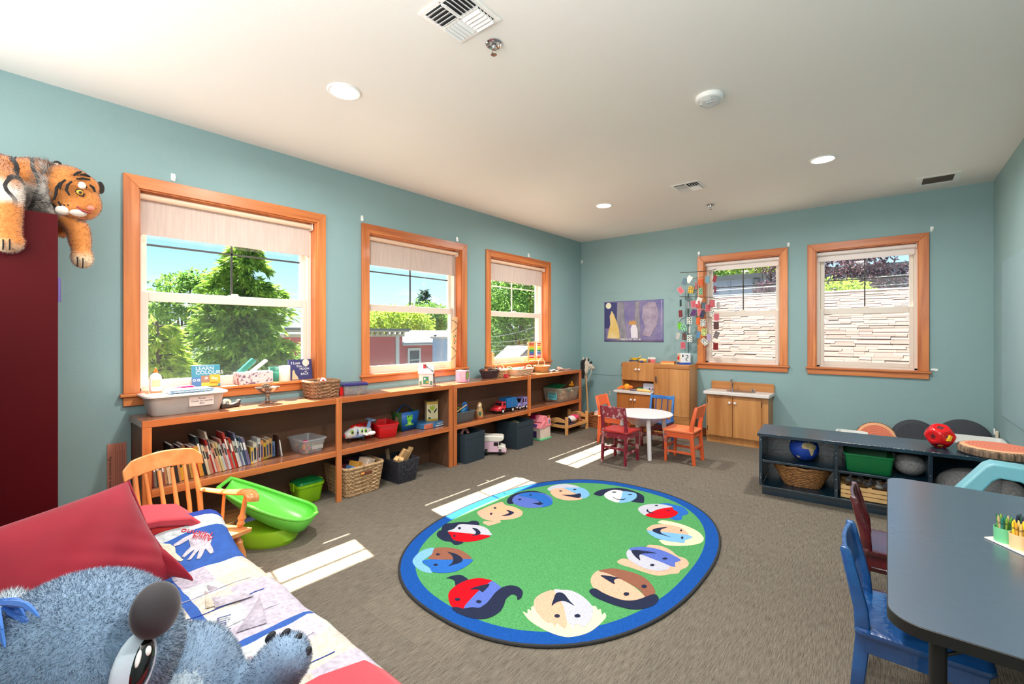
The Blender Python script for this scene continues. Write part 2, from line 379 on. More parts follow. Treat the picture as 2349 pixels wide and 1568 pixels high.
def window(n, span, side, trim_h):
    """double-hung window; u runs along the wall, d into the room"""
    s0, s1 = span
    P = (lambda u, d, z: (d, u, z)) if side == 'left' else (lambda u, d, z: (u, -d, z))
    def bx(mb, u0, u1, d0, d1, z0, z1):
        a, b = P(u0, d0, z0), P(u1, d1, z1); return mb.box(min(a[0], b[0]), max(a[0], b[0]), min(a[1], b[1]), max(a[1], b[1]), z0, z1)
    root = thing('window_%d' % n, '', '', (0, 0, 0)); del root['label']; del root['category']; root['kind'] = 'structure'
    i0, i1, zt = s0 + CAS, s1 - CAS, WTOP - CAS
    def mitre(lst):                                             # casing boards meet at a mitre
        mb = MB(); vs = [P(u, d, z) for d in (0, .019) for u, z in lst]; k = len(lst)
        return mb.add(vs, [tuple(range(k)), tuple(range(k, 2 * k))] + [(i, (i + 1) % k, k + (i + 1) % k, k + i) for i in range(k)])
    obj('head_casing', mitre([(s0, WTOP), (s1, WTOP), (i1, zt), (i0, zt)]), trim_h, root, bevel=.0025)
    for u_o, u_i in ((s0, i0), (s1, i1)): obj('side_casing', mitre([(u_o, WTOP), (u_i, zt), (u_i, SILL), (u_o, SILL)]), pine, root, bevel=.0025)
    obj('sill', bx(MB(), s0 - .017, s1 + .017, -.10, .036, SILL - .02, SILL), trim_h, root, bevel=.004)
    obj('apron', bx(MB(), s0, s1, 0, .019, WAPR, SILL - .02), trim_h, root, bevel=.0025)
    j = MB(); bx(j, i0 - .012, i0, -.10, 0, SILL, zt); bx(j, i1, i1 + .012, -.10, 0, SILL, zt); bx(j, i0, i1, -.10, 0, zt, zt + .012)
    bx(j, i0, i0 + .008, -.012, .004, SILL, zt); bx(j, i1 - .008, i1, -.012, .004, SILL, zt); bx(j, i0, i1, -.012, .004, zt - .008, zt)
    obj('jamb', j, pine, root, bevel=.0015)
    fr = MB(); v = .032
    bx(fr, i0, i0 + v, -.19, -.085, SILL, zt); bx(fr, i1 - v, i1, -.19, -.085, SILL, zt); bx(fr, i0, i1, -.19, -.085, zt - v, zt); bx(fr, i0, i1, -.2, -.085, SILL - .02, SILL + .022)
    obj('vinyl_frame', fr, vinyl, root, bevel=.003)
    a0, a1 = i0 + v, i1 - v; r = .036
    def sash(d0, d1, z0, z1, rb, rt, name):
        m = MB(); bx(m, a0, a0 + r, d0, d1, z0, z1); bx(m, a1 - r, a1, d0, d1, z0, z1); bx(m, a0 + r, a1 - r, d0, d1, z0, z0 + rb); bx(m, a0 + r, a1 - r, d0, d1, z1 - rt, z1)
        so = obj(name, m, vinyl, root, bevel=.004); dm = (d0 + d1) / 2
        obj('pane', bx(MB(), a0 + r - .004, a1 - r + .004, dm - .003, dm + .003, z0 + rb - .004, z1 - rt + .004), pane_m, so, ang=0)
        return so, dm
    up, dm = sash(-.168, -.138, 1.565, zt - v, .035, .034, 'upper_sash')
    mz = 1.918; um = (a0 + a1) / 2
    g = MB(); bx(g, um - .006, um + .006, dm - .006, dm + .006, 1.60, zt - v - .034); bx(g, a0 + r, a1 - r, dm - .006, dm + .006, mz - .006, mz + .006)
    obj('muntin', g, bronze if n != 3 else vinyl, up, ang=0)  # third window: brighter light on the dark muntin painted in as a pale colour
    lo, dl = sash(-.128, -.092, SILL + .022, 1.60, .045, .062, 'lower_sash')
    lk = MB(); bx(lk, um - .035, um + .035, -.128, -.098, 1.60, 1.606); bx(lk, um - .012, um + .03, -.125, -.105, 1.606, 1.618)
    obj('sash_lock', lk, vinyl, lo, bevel=.002)
    obj('insect_screen', bx(MB(), a0, a1, -.181, -.180, SILL + .03, 1.585), screen_m, root, ang=0)
    return root
for k, s_ in enumerate(WL): window(k + 1, s_, 'left', pineY)
for k, s_ in enumerate(WB): window(k + 4, s_, 'back', pineX)

# ---------------------------------------------------------------- roller blinds
blind_m = M('blind_fabric', (206, 188, 178), 0.85, var=0.07, vscale=60, stretch=(1, 1, 0.08), bump=0.1, bscale=300)
blind_b = M('blind_fabric_white', (236, 228, 224), 0.8, var=0.03, vscale=60)
tubem = M('blind_tube', (233, 205, 178), 0.4); clipm = M('blind_clip', (225, 222, 216), 0.35)
def blind(side, span, zb, label, mat, pull):
    s0, s1 = span; i0, i1 = s0 + CAS + .012, s1 - CAS - .02
    P = (lambda u, d, z: (d, u, z)) if side == 'left' else (lambda u, d, z: (u, -d, z))
    t = thing('roller_blind', label, 'blind', P((i0 + i1) / 2, -.05, 2.2)); o = Vector(t.location)
    L = lambda u, d, z: Vector(P(u, d, z)) - o
    obj('roller', MB().cyl(L(i0, -.05, 2.214), L(i1, -.05, 2.214), .021, None, 20), mat if side == 'back' else tubem, t)
    f = MB(); a, b = L(i0 + .006, -.0715, zb), L(i1 - .006, -.070, 2.214)
    f.box(min(a.x, b.x), max(a.x, b.x), min(a.y, b.y), max(a.y, b.y), a.z, b.z); obj('fabric', f, mat, t, ang=0)
    obj('bottom_bar', MB().cyl(L(i0 + .006, -.0707, zb), L(i1 - .006, -.0707, zb), .006, None, 10), mat, t)
    for u in (i0 - .010, i1 + .002): a, b = L(u, -.075, 2.185), L(u + .008, -.028, 2.243); obj('bracket', MB().box(min(a.x, b.x), max(a.x, b.x), min(a.y, b.y), max(a.y, b.y), a.z, b.z), clipm, t, bevel=.002)
    if pull:
        um = (i0 + i1) / 2 + .09; p = MB().tube([L(um, -.03, zb), L(um, -.03, zb - .12)], .0012, 5)
        p.lathe([(.003, 0), (.008, .003), (.006, .018), (.002, .022)], 10, L(um, -.03, zb - .142)); obj('pull_cord', p, clipm, t)
    return t
blind('left', WL[0], 1.975, 'beige roller blind half drawn on the wide left window by the red cabinet', blind_m, False)
blind('left', WL[1], 1.972, 'beige roller blind with pull cord on the middle window of the left wall', blind_m, True)
blind('left', WL[2], 1.985, 'beige roller blind on the left wall window nearest the corner', blind_m, False)
blind('back', WB[0], 2.135, 'pale rolled-up blind on the window above the play sink', blind_b, False)
blind('back', WB[1], 2.135, 'pale rolled-up blind on the back window nearest the right wall', blind_b, False)

# ---------------------------------------------------------------- ceiling fixtures
white_m = M('white_enamel', (238, 238, 236), 0.35); darkduct = M('duct_dark', (52, 54, 56), 0.8); chrome = M('chrome', (205, 205, 208), 0.12, 1.0)
steel = M('brushed_steel', (176, 172, 168), 0.28, 1.0); duct2 = M('grille_grey', (128, 122, 112), 0.7)
lens_m = emis('lamp_lens', (255, 250, 240), 14.0)
def downlight(x, y, label):
    t = thing('ceiling_light', label, 'light', (x, y, H))
    obj('trim_ring', MB().lathe([(.096, 0), (.096, -.003), (.088, -.008), (.078, -.006), (.076, 0)], 36, cap0=False, cap1=False), white_m, t)
    obj('lens', MB().lathe([(.079, -.001), (.077, -.004), (.05, -.0052), (.001, -.0055)], 32, cap0=False), lens_m, t)
    l = bpy.data.lights.new('lamp', 'AREA'); l.shape = 'DISK'; l.size = .15; l.energy = DOWNLIGHT_POWER; l.color = (1, .97, .92); l.spread = R(170)
    lo = bpy.data.objects.new('lamp', l); COL.objects.link(lo); lo.parent = t; lo.location = (0, 0, -.012)
downlight(1.22, -4.69, 'round recessed ceiling light nearest the camera, over the left shelf')
downlight(1.25, -1.60, 'round recessed ceiling light at the far left, near the corner')
downlight(3.26, -1.65, 'round recessed ceiling light at the right, near the long grille')
downlight(3.26, -4.69, 'round recessed ceiling light above the low grey table')

def diffuser(x, y, wd, dp, label, name='ceiling_vent'):
    """square register with four banks of slanted louvres"""
    t = thing(name, label, 'vent', (x, y, H)); hw, hd = wd / 2, dp / 2; b = .022
    fr = MB().box(-hw, hw, -hd, -hd + b, -.006, 0).box(-hw, hw, hd - b, hd, -.006, 0).box(-hw, -hw + b, -hd + b, hd - b, -.006, 0).box(hw - b, hw, -hd + b, hd - b, -.006, 0)
    obj('frame', fr, white_m, t, bevel=.002)
    obj('duct', MB().box(-hw + b, hw - b, -hd + b, hd - b, -.0012, 0), darkduct, t, ang=0)
    cr_ = MB().box(-.003, .003, -hd + b, hd - b, -.012, 0).box(-hw + b, hw - b, -.003, .003, -.012, 0); obj('cross_bar', cr_, white_m, t)
    q = (hw - b) / 2; n = 5
    for cx, cy, ax, sg in ((-q, -q, 'x', 1), (q, -q, 'y', 1), (q, q, 'x', -1), (-q, q, 'y', -1)):
        for k in range(n):
            o_ = (k + .5) / n * 2 * q - q
            m = MB()
            if ax == 'x': m.box(cx - q + .004, cx + q - .004, cy + o_ - .014, cy + o_ + .014, -.0105, -.009, rot=(R(38 * sg), 0, 0))
            else: m.box(cx + o_ - .014, cx + o_ + .014, cy - q + .004, cy + q - .004, -.0105, -.009, rot=(0, R(38 * sg), 0))
            obj('louvre', m, white_m, t, ang=0)
    sc_ = MB()
    for sx_, sy_ in ((0, -1), (0, 1)): sc_.cyl((sx_ * (hw - .011), sy_ * (hd - .011), -.0075), (sx_ * (hw - .011), sy_ * (hd - .011), -.005), .004, None, 8)
    obj('screw', sc_, steel, t)
    return t
diffuser(2.195, -4.69, .262, .262, 'large square white air vent with slanted louvres at the top of the picture')
diffuser(2.19, -1.655, .255, .265, 'small far square ceiling vent between the two distant lights')
t = thing('return_grille', 'rectangular white ceiling grille with grey mesh near the back right corner', 'vent', (4.02, -.41, H))
obj('frame', MB().box(-.15, .15, -.155, -.105, -.006, 0).box(-.15, .15, .105, .155, -.006, 0).box(-.15, -.105, -.105, .105, -.006, 0).box(.105, .15, -.105, .105, -.006, 0), white_m, t, bevel=.002)
obj('duct', MB().box(-.105, .105, -.105, .105, -.001, 0), duct2, t, ang=0)
for k in range(9): obj('slat', MB().box(-.105, .105, -.1 + k * .025 - .006, -.1 + k * .025 + .006, -.006, -.0045, rot=(R(30), 0, 0)), duct2, t, ang=0)

def sprinkler(x, y, label):
    t = thing('fire_sprinkler', label, 'sprinkler', (x, y, H))
    obj('escutcheon', MB().lathe([(.04, 0), (.041, -.004), (.036, -.009), (.026, -.006), (.022, -.001)], 28, cap0=False, cap1=False), chrome, t)
    m = MB().lathe([(.012, 0), (.012, -.018), (.009, -.022), (.009, -.03)], 14, cap0=False)
    for s_ in (-1, 1): m.tube([(s_ * .008, 0, -.028), (s_ * .013, 0, -.036), (s_ * .01, 0, -.045), (0, 0, -.052)], .002, 6)
    obj('frame_arm', m, chrome, t)
    d = MB().lathe([(.001, -.052), (.014, -.053), (.015, -.055), (.001, -.055)], 16, cap0=False); obj('deflector', d, chrome, t)
sprinkler(2.184, -4.452, 'chrome fire sprinkler beside the large square vent')
sprinkler(2.169, -.878, 'tiny far fire sprinkler on the ceiling beyond the small vent')

t = thing('smoke_alarm', 'round white ceiling alarm with clear strobe lens', 'alarm', (2.845, -3.262, H))
obj('body', MB().lathe([(.076, 0), (.077, -.012), (.074, -.024), (.066, -.028), (.001, -.028)], 36, cap0=False), white_m, t)
obj('strobe_lens', MB().lathe([(.064, -.027), (.058, -.04), (.04, -.052), (.018, -.06), (.001, -.062)], 28, cap0=False), clear('strobe_plastic', (245, 247, 248), gloss=.12, haze=.25), t)
obj('flash_tube', MB().cyl((-.018, 0, -.034), (.018, 0, -.034), .007, None, 10).box(-.026, .026, -.016, .016, -.031, -.027), chrome, t)
obj('badge', MB().box(-.022, .022, -.05, -.036, -.036, -.033, rot=(R(-28), 0, 0)), white_m, t, ang=0)

# white hooks stuck to the walls by the windows
hookm = M('hook_plastic', (240, 242, 240), 0.3)
hb = MB().prism([(-.011, -.022), (.011, -.022), (.013, .008), (.01, .026), (-.01, .026), (-.013, .008)], 0, .004).tube([(0, -.004, .004), (0, -.006, .016), (0, -.018, .02), (0, -.026, .014)], [.005, .005, .005, .003], 8)
def hook(loc, left, label, flat=False):
    o = obj('wall_hook', hb, hookm, loc=loc, rot=(R(90), R(90) if flat else 0, R(90) if left else 0)); tag(o, label, 'hook', 'white hooks by the windows')
hook((.0, -5.225, 2.362), True, 'white wall hook above the wide window nearest the red cabinet')
hook((.0, -3.818, 2.365), True, 'white wall hook above the left end of the middle window')
hook((.0, -2.643, 2.362), True, 'white wall hook above the right end of the middle window')
hook((.0, -1.348, 2.358), True, 'white wall hook above the third left wall window')
hook((.012, 0, 2.435), False, 'white wall hook in the far room corner')
hook((1.771, 0, 2.362), False, 'white wall hook holding the string of the card mobile')
hook((2.78, 0, 2.352), False, 'white wall hook at upper right of the window above the sink')
hook((4.003, 0, 2.355), False, 'white wall hook above the right end of the last window')
hook((4.02, 0, .963), False, 'white wall hook lying sideways by the last window sill', True)
t = thing('power_outlet', 'ivory wall outlet behind the orange chair by the play hutch', 'outlet', (.49, 0, .435), rot=(R(90), 0, 0))
ivory = M('ivory_plastic', (226, 214, 188), 0.35)
obj('cover_plate', MB().box(-.035, .035, -.057, .057, 0, .005), ivory, t, bevel=.002)
for s_ in (-1, 1): obj('socket', MB().lathe([(.016, .005), (.015, .0075), (.001, .0075)], 16, (0, s_ * .02, 0), cap0=False), M('socket_tan', (206, 190, 160), .4), t)
chip = M('bare_plaster', (226, 228, 222), 0.8)
# ================================================================ outside the windows
GZ = -3.6
bounce_ground_m = M('bounce_ground', (168, 164, 152), 0.9, var=.2, vscale=.8)  # ground made pale to bounce sunlight up onto the ceiling
struct('ground', MB().box(-90, 60, -60, 90, GZ - .2, GZ), bounce_ground_m, ang=0)
bark = M('bark', (70, 56, 44), 0.9, bump=.5, bscale=20)
def leaf_mat(name, c1, c2, scale=0.9):
    m, nt, b = _new(name)
    tc = nt.nodes.new('ShaderNodeTexCoord'); n = nt.nodes.new('ShaderNodeTexNoise'); n.inputs['Scale'].default_value = scale * 6; n.inputs['Detail'].default_value = 4
    nt.links.new(tc.outputs['Object'], n.inputs['Vector']); rp = nt.nodes.new('ShaderNodeValToRGB'); nt.links.new(n.outputs[0], rp.inputs[0])
    rp.color_ramp.elements[0].position = .35; rp.color_ramp.elements[1].position = .65; rp.color_ramp.elements[0].color = rgb(*c1); rp.color_ramp.elements[1].color = rgb(*c2)
    nt.links.new(rp.outputs[0], b.inputs['Base Color']); b.inputs['Roughness'].default_value = .6; b.inputs['Specular IOR Level'].default_value = .25
    tr = nt.nodes.new('ShaderNodeBsdfTranslucent'); nt.links.new(rp.outputs[0], tr.inputs[0]); mx = nt.nodes.new('ShaderNodeMixShader'); mx.inputs[0].default_value = .45
    out = nt.nodes['Material Output']; nt.links.new(b.outputs[0], mx.inputs[1]); nt.links.new(tr.outputs[0], mx.inputs[2]); nt.links.new(mx.outputs[0], out.inputs[0])
    return m
cedar_m = leaf_mat('cedar_leaf', (74, 112, 38), (146, 178, 72)); decid_m = leaf_mat('broad_leaf', (60, 100, 44), (128, 166, 74)); lime_m = leaf_mat('lime_leaf', (112, 148, 44), (178, 196, 80))
dark_m = leaf_mat('dark_leaf', (28, 52, 36), (62, 92, 56)); plum_m = leaf_mat('plum_leaf', (48, 34, 44), (92, 66, 78)); fir_m = leaf_mat('fir_leaf', (24, 50, 40), (48, 80, 58))
def leaves(P, D, ln, wd, rng):
    """quads at points P pointing along D"""
    n = len(P); D = D / np.linalg.norm(D, axis=1, keepdims=True); rv = rng.normal(size=(n, 3)); S = np.cross(D, rv); S /= np.linalg.norm(S, axis=1, keepdims=True)
    l = (ln * rng.uniform(.6, 1.3, n))[:, None]; wv = (wd * rng.uniform(.6, 1.3, n))[:, None]
    V = np.stack([P, P + D * l * .5 + S * wv * .5, P + D * l, P + D * l * .5 - S * wv * .5], 1).reshape(-1, 3)
    F = np.arange(n * 4).reshape(-1, 4); return V, F
def leaf_obj(name, V, F, mat, parent):
    me = bpy.data.meshes.new(name); me.from_pydata(V.tolist(), [], F.tolist()); me.materials.append(mat); me.update()
    o = bpy.data.objects.new(name, me); COL.objects.link(o); o.parent = parent; o['kind'] = 'stuff'; return o
def broad_tree(label, x, y, zc, rx, rz, mat, n=9000, leaf=.12, seed=1, nclump=60, name='leafy_tree', fill=.45, cat='tree', gz=GZ):
    rng = np.random.default_rng(seed); t = thing(name, label, cat, (x, y, gz)); h = zc - gz
    u = rng.normal(size=(nclump, 3)); u /= np.linalg.norm(u, axis=1, keepdims=True); rad = rng.uniform(fill, 1, nclump)[:, None] ** .5
    c = u * rad * np.array([rx, rx, rz]) + np.array([0, 0, h]); k = rng.integers(0, nclump, n); cr_ = rng.uniform(.16, .34, nclump) * rx
    d = rng.normal(size=(n, 3)); d /= np.linalg.norm(d, axis=1, keepdims=True); P = c[k] + d * (cr_[k] * rng.uniform(.3, 1, n) ** .4)[:, None] * np.array([1, 1, .75])
    V, F = leaves(P, d + np.array([0, 0, -.35]) + rng.normal(size=(n, 3)) * .5, leaf, leaf * .6, rng); leaf_obj('foliage', V, F, mat, t)
    m = MB().tube([(0, 0, 0), (.05, 0, h * .5), (0, .04, h)], [rx * .09, rx * .07, rx * .03], 8)
    for j in range(7): m.tube([(0, 0, h * .55 + .05 * j * rz), tuple(c[j] * .6 + np.array([0, 0, h * .35])), tuple(c[j])], [rx * .035, rx * .025, rx * .01], 5)
    obj('trunk', m, bark, t); return t
def conifer(label, x, y, ztop, zlow, rad, mat, nb=120, per=140, seed=3, droop=.5, leaf=(.2, .05), name='conifer_tree', flare=.8):
    rng = np.random.default_rng(seed); t = thing(name, label, 'tree', (x, y, GZ)); h = ztop - GZ; PP = []; DD = []; br = MB().tube([(0, 0, 0), (0, 0, h * .6), (.03, 0, h)], [rad * .1, rad * .06, .01], 8)
    for b in range(nb):
        f = (b + rng.uniform()) / nb; z = (zlow - GZ) + (h - (zlow - GZ)) * f; L = rad * (1 - f) ** flare * rng.uniform(.75, 1.1) + .12; a = rng.uniform(0, 2 * PI); up = rng.uniform(.25, .6)
        s_ = np.linspace(.05, 1, 14); px = np.cos(a) * L * s_; py = np.sin(a) * L * s_; pz = z + L * (up * s_ - droop * s_ ** 2.2)
        br.tube([(px[i], py[i], pz[i]) for i in (0, 5, 9, 13)], [.025, .015, .01, .004], 4)
        m = int(per * (0.35 + .65 * L / rad)); q = rng.uniform(.1, 1, m); sp = rng.normal(size=(m, 3)) * np.array([.16, .16, .07]) * L * .5
        B = np.stack([np.interp(q, s_, px), np.interp(q, s_, py), np.interp(q, s_, pz)], 1) + sp; B[:, 2] -= np.abs(sp[:, 0]) * .5
        dv = np.stack([np.full(m, np.cos(a)), np.full(m, np.sin(a)), np.full(m, -.55)], 1) + rng.normal(size=(m, 3)) * .45; PP.append(B); DD.append(dv)
    V, F = leaves(np.concatenate(PP), np.concatenate(DD), leaf[0], leaf[1], rng); leaf_obj('foliage', V, F, mat, t); obj('trunk', br, bark, t); return t
conifer('tall drooping green cedar filling the wide left window', -9.2, -1.55, 3.75, -3.0, 2.1, cedar_m, 190, 300, 3, .62, (.24, .06), flare=.62)
broad_tree('round leafy tree behind the cedar at its left', -15, -1.35, 2.2, 1.25, 1.2, decid_m, 7000, .13, 4)
conifer('bright yellow-green cypress low in the wide left window', -6.6, -3.9, 1.55, -3.0, 1.0, lime_m, 110, 190, 6, .7, (.17, .05), flare=.5)
broad_tree('dark green tree between the cypress and the cedar', -17.5, -3.4, .9, 2.2, 1.5, dark_m, 6000, .2, 8)
broad_tree('leafy bush low behind the cedar at its right', -12.5, 1.1, -.6, 1.2, 1.6, decid_m, 6000, .12, 9, name='leafy_bush')
conifer('small dark pointed fir on the skyline in the middle window', -42, 31.2, 6.9, 2.0, 1.7, fir_m, 60, 60, 5, .35, (.6, .12), name='fir_tree')
broad_tree('pale green tree on the skyline left in the middle window', -40, 22.9, 2.2, 1.6, 2.0, decid_m, 4000, .3, 11)
broad_tree('bright lime tree behind the brick building', -31, 18.8, 2.0, 3.2, 1.4, lime_m, 9000, .26, 12, nclump=90)
broad_tree('light green tree right of the lime tree behind the brick building', -36, 26.5, 2.6, 2.8, 2.2, decid_m, 7000, .3, 13)
broad_tree('large dark leafy tree filling the third left window', -11.8, 13.2, 2.2, 2.9, 3.3, decid_m, 20000, .17, 14, nclump=150, fill=.2)
broad_tree('dark tree standing behind the large tree in the third window', -17.5, 18.6, 1.2, 2.7, 3.2, dark_m, 9000, .24, 15)

# brick building across the street, and houses
brick = M('dark_red_brick', (150, 74, 78), 0.9, var=.18, vscale=14); cream = M('cream_paint', (150, 146, 132), .7); roofw = M('white_roof', (140, 144, 150), .7)
slate = M('roof_slate', (84, 90, 96), .8); glassd = M('far_window_glass', (60, 72, 82), .1); whitep = M('white_trim', (160, 160, 158), .6)
t = thing('brick_building', 'dark red brick building with cream cornice in the middle window', 'building', (-22, 11, GZ))
zb = lambda z: z - GZ
obj('wall', MB().box(-6, 0, -6, 1.95, 0, zb(1.1)), brick, t, ang=0)
obj('flat_roof', MB().box(-6.4, .5, -6.4, 2.25, zb(1.5), zb(1.64)), slate, t, ang=0)
obj('cornice', MB().box(-6, .12, -6, 2.05, zb(1.1), zb(1.28)).box(-6, .42, -6, 2.2, zb(1.42), zb(1.5)), cream, t, ang=0)
for k in range(12):
    y = 1.85 - k * .42; obj('bracket', MB().prism([(0, zb(1.1)), (.1, zb(1.1)), (.4, zb(1.42)), (0, zb(1.42))], y - .05, y + .05, mat=Matrix(((1, 0, 0, 0), (0, 0, 1, 0), (0, 1, 0, 0), (0, 0, 0, 1)))), cream, t, ang=0)
obj('corner_board', MB().box(-.1, .1, 1.35, 1.62, 0, zb(1.1)), whitep, t, ang=0)
t2 = thing('brick_annex', 'low brick annex with white pitched roof beside the cornice building', 'building', (-22, 13, GZ))
obj('wall', MB().box(-4, -.3, 0, 9, 0, zb(.62)), brick, t2, ang=0)
rf = MB().add([(0, -.05, zb(.55)), (0, 9.2, zb(.55)), (-4.2, 9.2, zb(1.45)), (-4.2, 1.4, zb(1.45)), (0, -.05, zb(.68)), (0, 9.2, zb(.68)), (-4.2, 9.2, zb(1.58)), (-4.2, 1.4, zb(1.58))], [(0, 1, 2, 3), (4, 5, 6, 7), (0, 1, 5, 4), (1, 2, 6, 5), (2, 3, 7, 6), (3, 0, 4, 7)])
obj('roof', rf, roofw, t2, ang=0)
obj('roof_vent', MB().cyl((-1.2, 3.9, zb(.9)), (-1.2, 3.9, zb(1.15)), .09).cyl((-1.2, 3.9, zb(1.15)), (-1.2, 3.9, zb(1.22)), .14), slate, t2)
obj('gutter_edge', MB().box(-.02, .06, -.05, 9.2, zb(.48), zb(.56)), whitep, t2, ang=0)
for y in (1.15, 4.25):
    f = obj('window', MB().box(-.32, -.22, y - .58, y + .58, zb(-1.4), zb(.28)), whitep, t2, ang=0); obj('pane', MB().box(-.22, -.2, y - .4, y + .4, zb(-1.2), zb(.1)), glassd, f, ang=0)
    obj('glazing_bar', MB().box(-.2, -.18, y - .4, y + .4, zb(-.6), zb(-.54)), whitep, f, ang=0)
def gable(label, x, y, w_, l, ze, zr, wallm, roofm, name='gabled_house', axis='x'):
    t = thing(name, label, 'house', (x, y, GZ), 0 if axis == 'x' else 90); e, r_ = ze - GZ, zr - GZ
    sw = Matrix(((0, 0, 1, 0), (1, 0, 0, 0), (0, 1, 0, 0), (0, 0, 0, 1)))
    obj('wall', MB().prism([(-w_ / 2, 0), (w_ / 2, 0), (w_ / 2, e), (0, r_), (-w_ / 2, e)], -l, 0, mat=sw), wallm, t, ang=0)
    for s_ in (-1, 1):
        k = (r_ - e) / (w_ / 2)
        obj('roof', MB().add([(.3, 0, r_), (.3, s_ * (w_ / 2 + .3), e - k * .3), (-l, s_ * (w_ / 2 + .3), e - k * .3), (-l, 0, r_), (.3, 0, r_ + .12), (.3, s_ * (w_ / 2 + .3), e - k * .3 + .12), (-l, s_ * (w_ / 2 + .3), e - k * .3 + .12), (-l, 0, r_ + .12)], [(0, 1, 2, 3), (4, 5, 6, 7), (0, 1, 5, 4), (1, 2, 6, 5), (2, 3, 7, 6), (3, 0, 4, 7)]), roofm, t, ang=0)
    f = obj('window', MB().box(0, .05, -.3, .3, e - .5, e + .15), whitep, t, ang=0); obj('pane', MB().box(.05, .07, -.22, .22, e - .42, e + .08), glassd, f, ang=0)
    return t
gable('small grey gabled house low in the third left window', -8.6, 9.55, 1.9, 1.0, .12, .66, M('grey_siding', (128, 134, 130), .8), slate)
gable('tiny grey gabled porch at the foot of the brick building', -14.2, 7.0, 1.5, 2, -1.35, -.62, M('grey_siding2', (158, 160, 156), .8), roofw, name='gabled_porch')
t = thing('white_house', 'white low house behind the cypress in the wide left window', 'house', (-18.5, -1.7, GZ))
obj('wall', MB().box(-4, 0, -.8, 2.6, 0, zb(1.0)), M('white_siding', (196, 204, 212), .8), t, ang=0)
obj('roof', MB().box(-4.2, .3, -1.0, 2.8, zb(1.0), zb(1.25)).box(-4.2, .3, -1.0, 2.8, zb(1.35), zb(1.6)), roofw, t, ang=0)
f = obj('window', MB().box(0, .05, .4, 1.0, zb(.1), zb(.8)), whitep, t, ang=0); obj('pane', MB().box(.05, .07, .46, .94, zb(.16), zb(.74)), glassd, f, ang=0)
t = thing('blue_building', 'flat blue-grey building at the left edge of the third window', 'building', (-15.2, 14.4, GZ))
obj('wall', MB().box(-3, 0, -2.0, .6, 0, zb(1.0)), M('blue_siding', (120, 146, 176), .8), t, ang=0); obj('roof_edge', MB().box(-3.1, .1, -2.1, .7, zb(1.0), zb(1.12)), whitep, t, ang=0)
wire = M('cable', (170, 172, 172), .5); wired = M('dark_cable', (190, 192, 192), .5)
for i, (za, zc_, ya, yc) in enumerate([(1.15, 1.75, 6.6, 13.4), (.98, 1.28, 6.6, 13.6), (.86, 1.0, 6.6, 13.6), (.62, .92, 6.6, 13.6), (-.9, 1.1, 7.2, 13.6)]):
    solo('power_line', ['top', 'second', 'third', 'fourth', 'steep lowest'][i] + ' thin pale cable crossing the tree in the third window', 'cable', MB().tube([Vector((-8.5, ya, za)).lerp(Vector((-8.5, yc * .8, zc_)), k / 10) + Vector((0, 0, -.12 * math.sin(PI * k / 10))) for k in range(11)], .012, 5), wire, 'cables outside the third window')

# shingled roof close to the back windows
sh = [M('shingle_%d' % i, c, .95, var=.06, vscale=30) for i, c in enumerate([(88, 72, 66), (98, 80, 73), (80, 65, 60), (106, 88, 80), (93, 75, 70)])]
t = thing('shingle_roof', 'tan shingled roof sloping up just outside the back windows', 'roof', (0, 2.2, .5))
slope = math.atan2(2.328 - .5, 7.5 - 2.2); SL = math.hypot(2.328 - .5, 5.3)
Rm = Euler((slope, 0, 0)).to_matrix().to_4x4(); under = M('roof_underlay', (70, 54, 50), .95)
obj('deck', MB().box(-1.2, 9, 0, SL, -.15, -.008).xf(Rm), under, t, ang=0)
rng = random.Random(5); CH = .128; near = []; rest = [MB() for _ in sh]; row = 0
proto = None
while row * CH < SL - .05:
    x = -1.2 + rng.uniform(-.3, 0)
    while x < 9:
        w_ = rng.choice([.16, .2, .27, .36, .5]); zt_ = rng.choice([.004, .007, .013, .016]); mi = rng.randrange(5); near.append((row, x, w_, zt_, mi)); x += w_ + .004
    row += 1
def vis(r_, x, w_):                                             # rough share of the picture, for choosing the 300 singles
    y = 2.2 + r_ * CH * math.cos(slope); z = .5 + r_ * CH * math.sin(slope); f_ = y / (y + 6.09); xx = x + w_ / 2; xi = xx + (3.663 - xx) * f_; zi = z + (1.3234 - z) * f_
    ok = (1.86 < xi < 2.68 or 3.06 < xi < 3.9) and .99 < zi < 2.2
    return w_ / (y + 6) ** 2 if ok else -1
near.sort(key=lambda a: -vis(a[0], a[1], a[2]))
for i, (r_, x, w_, zt_, mi) in enumerate(near):
    y0 = r_ * CH
    if i < 290 and vis(r_, x, w_) > 0: obj('shingle', MB().box(x, x + w_, y0, y0 + CH * 1.15, -.008, zt_, rot=(R(-2.5), 0, 0)).xf(Rm), sh[mi], t, ang=0, fixn=False)
    else: rest[mi].box(x, x + w_, y0, y0 + CH * 1.15, -.008, zt_, rot=(R(-2.5), 0, 0))
allr = MB()
for mi, m in enumerate(rest): allr.add(m.v, m.f, mi)
allr.xf(Rm); obj('shingles', allr, sh, t, ang=0, fixn=False, kind='stuff')
cap = MB().box(-1.2, 9, SL - .09, SL + .05, .0, .03).xf(Rm); obj('ridge_cap', cap, M('ridge', (120, 104, 96), .9), t, ang=0)
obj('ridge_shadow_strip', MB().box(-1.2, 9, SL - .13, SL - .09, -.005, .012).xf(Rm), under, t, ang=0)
t = thing('grey_wall_building', 'long blue-grey metal clad building behind the shingled roof', 'building', (3, 13.2, GZ))
metal = M('blue_grey_metal', (104, 116, 138), .6)
obj('wall', MB().box(-14, 12, 0, .4, 0, zb(3.45)), metal, t, ang=0); obj('roof_cap', MB().box(-14, 12, -.15, .5, zb(3.45), zb(3.62)), slate, t, ang=0)
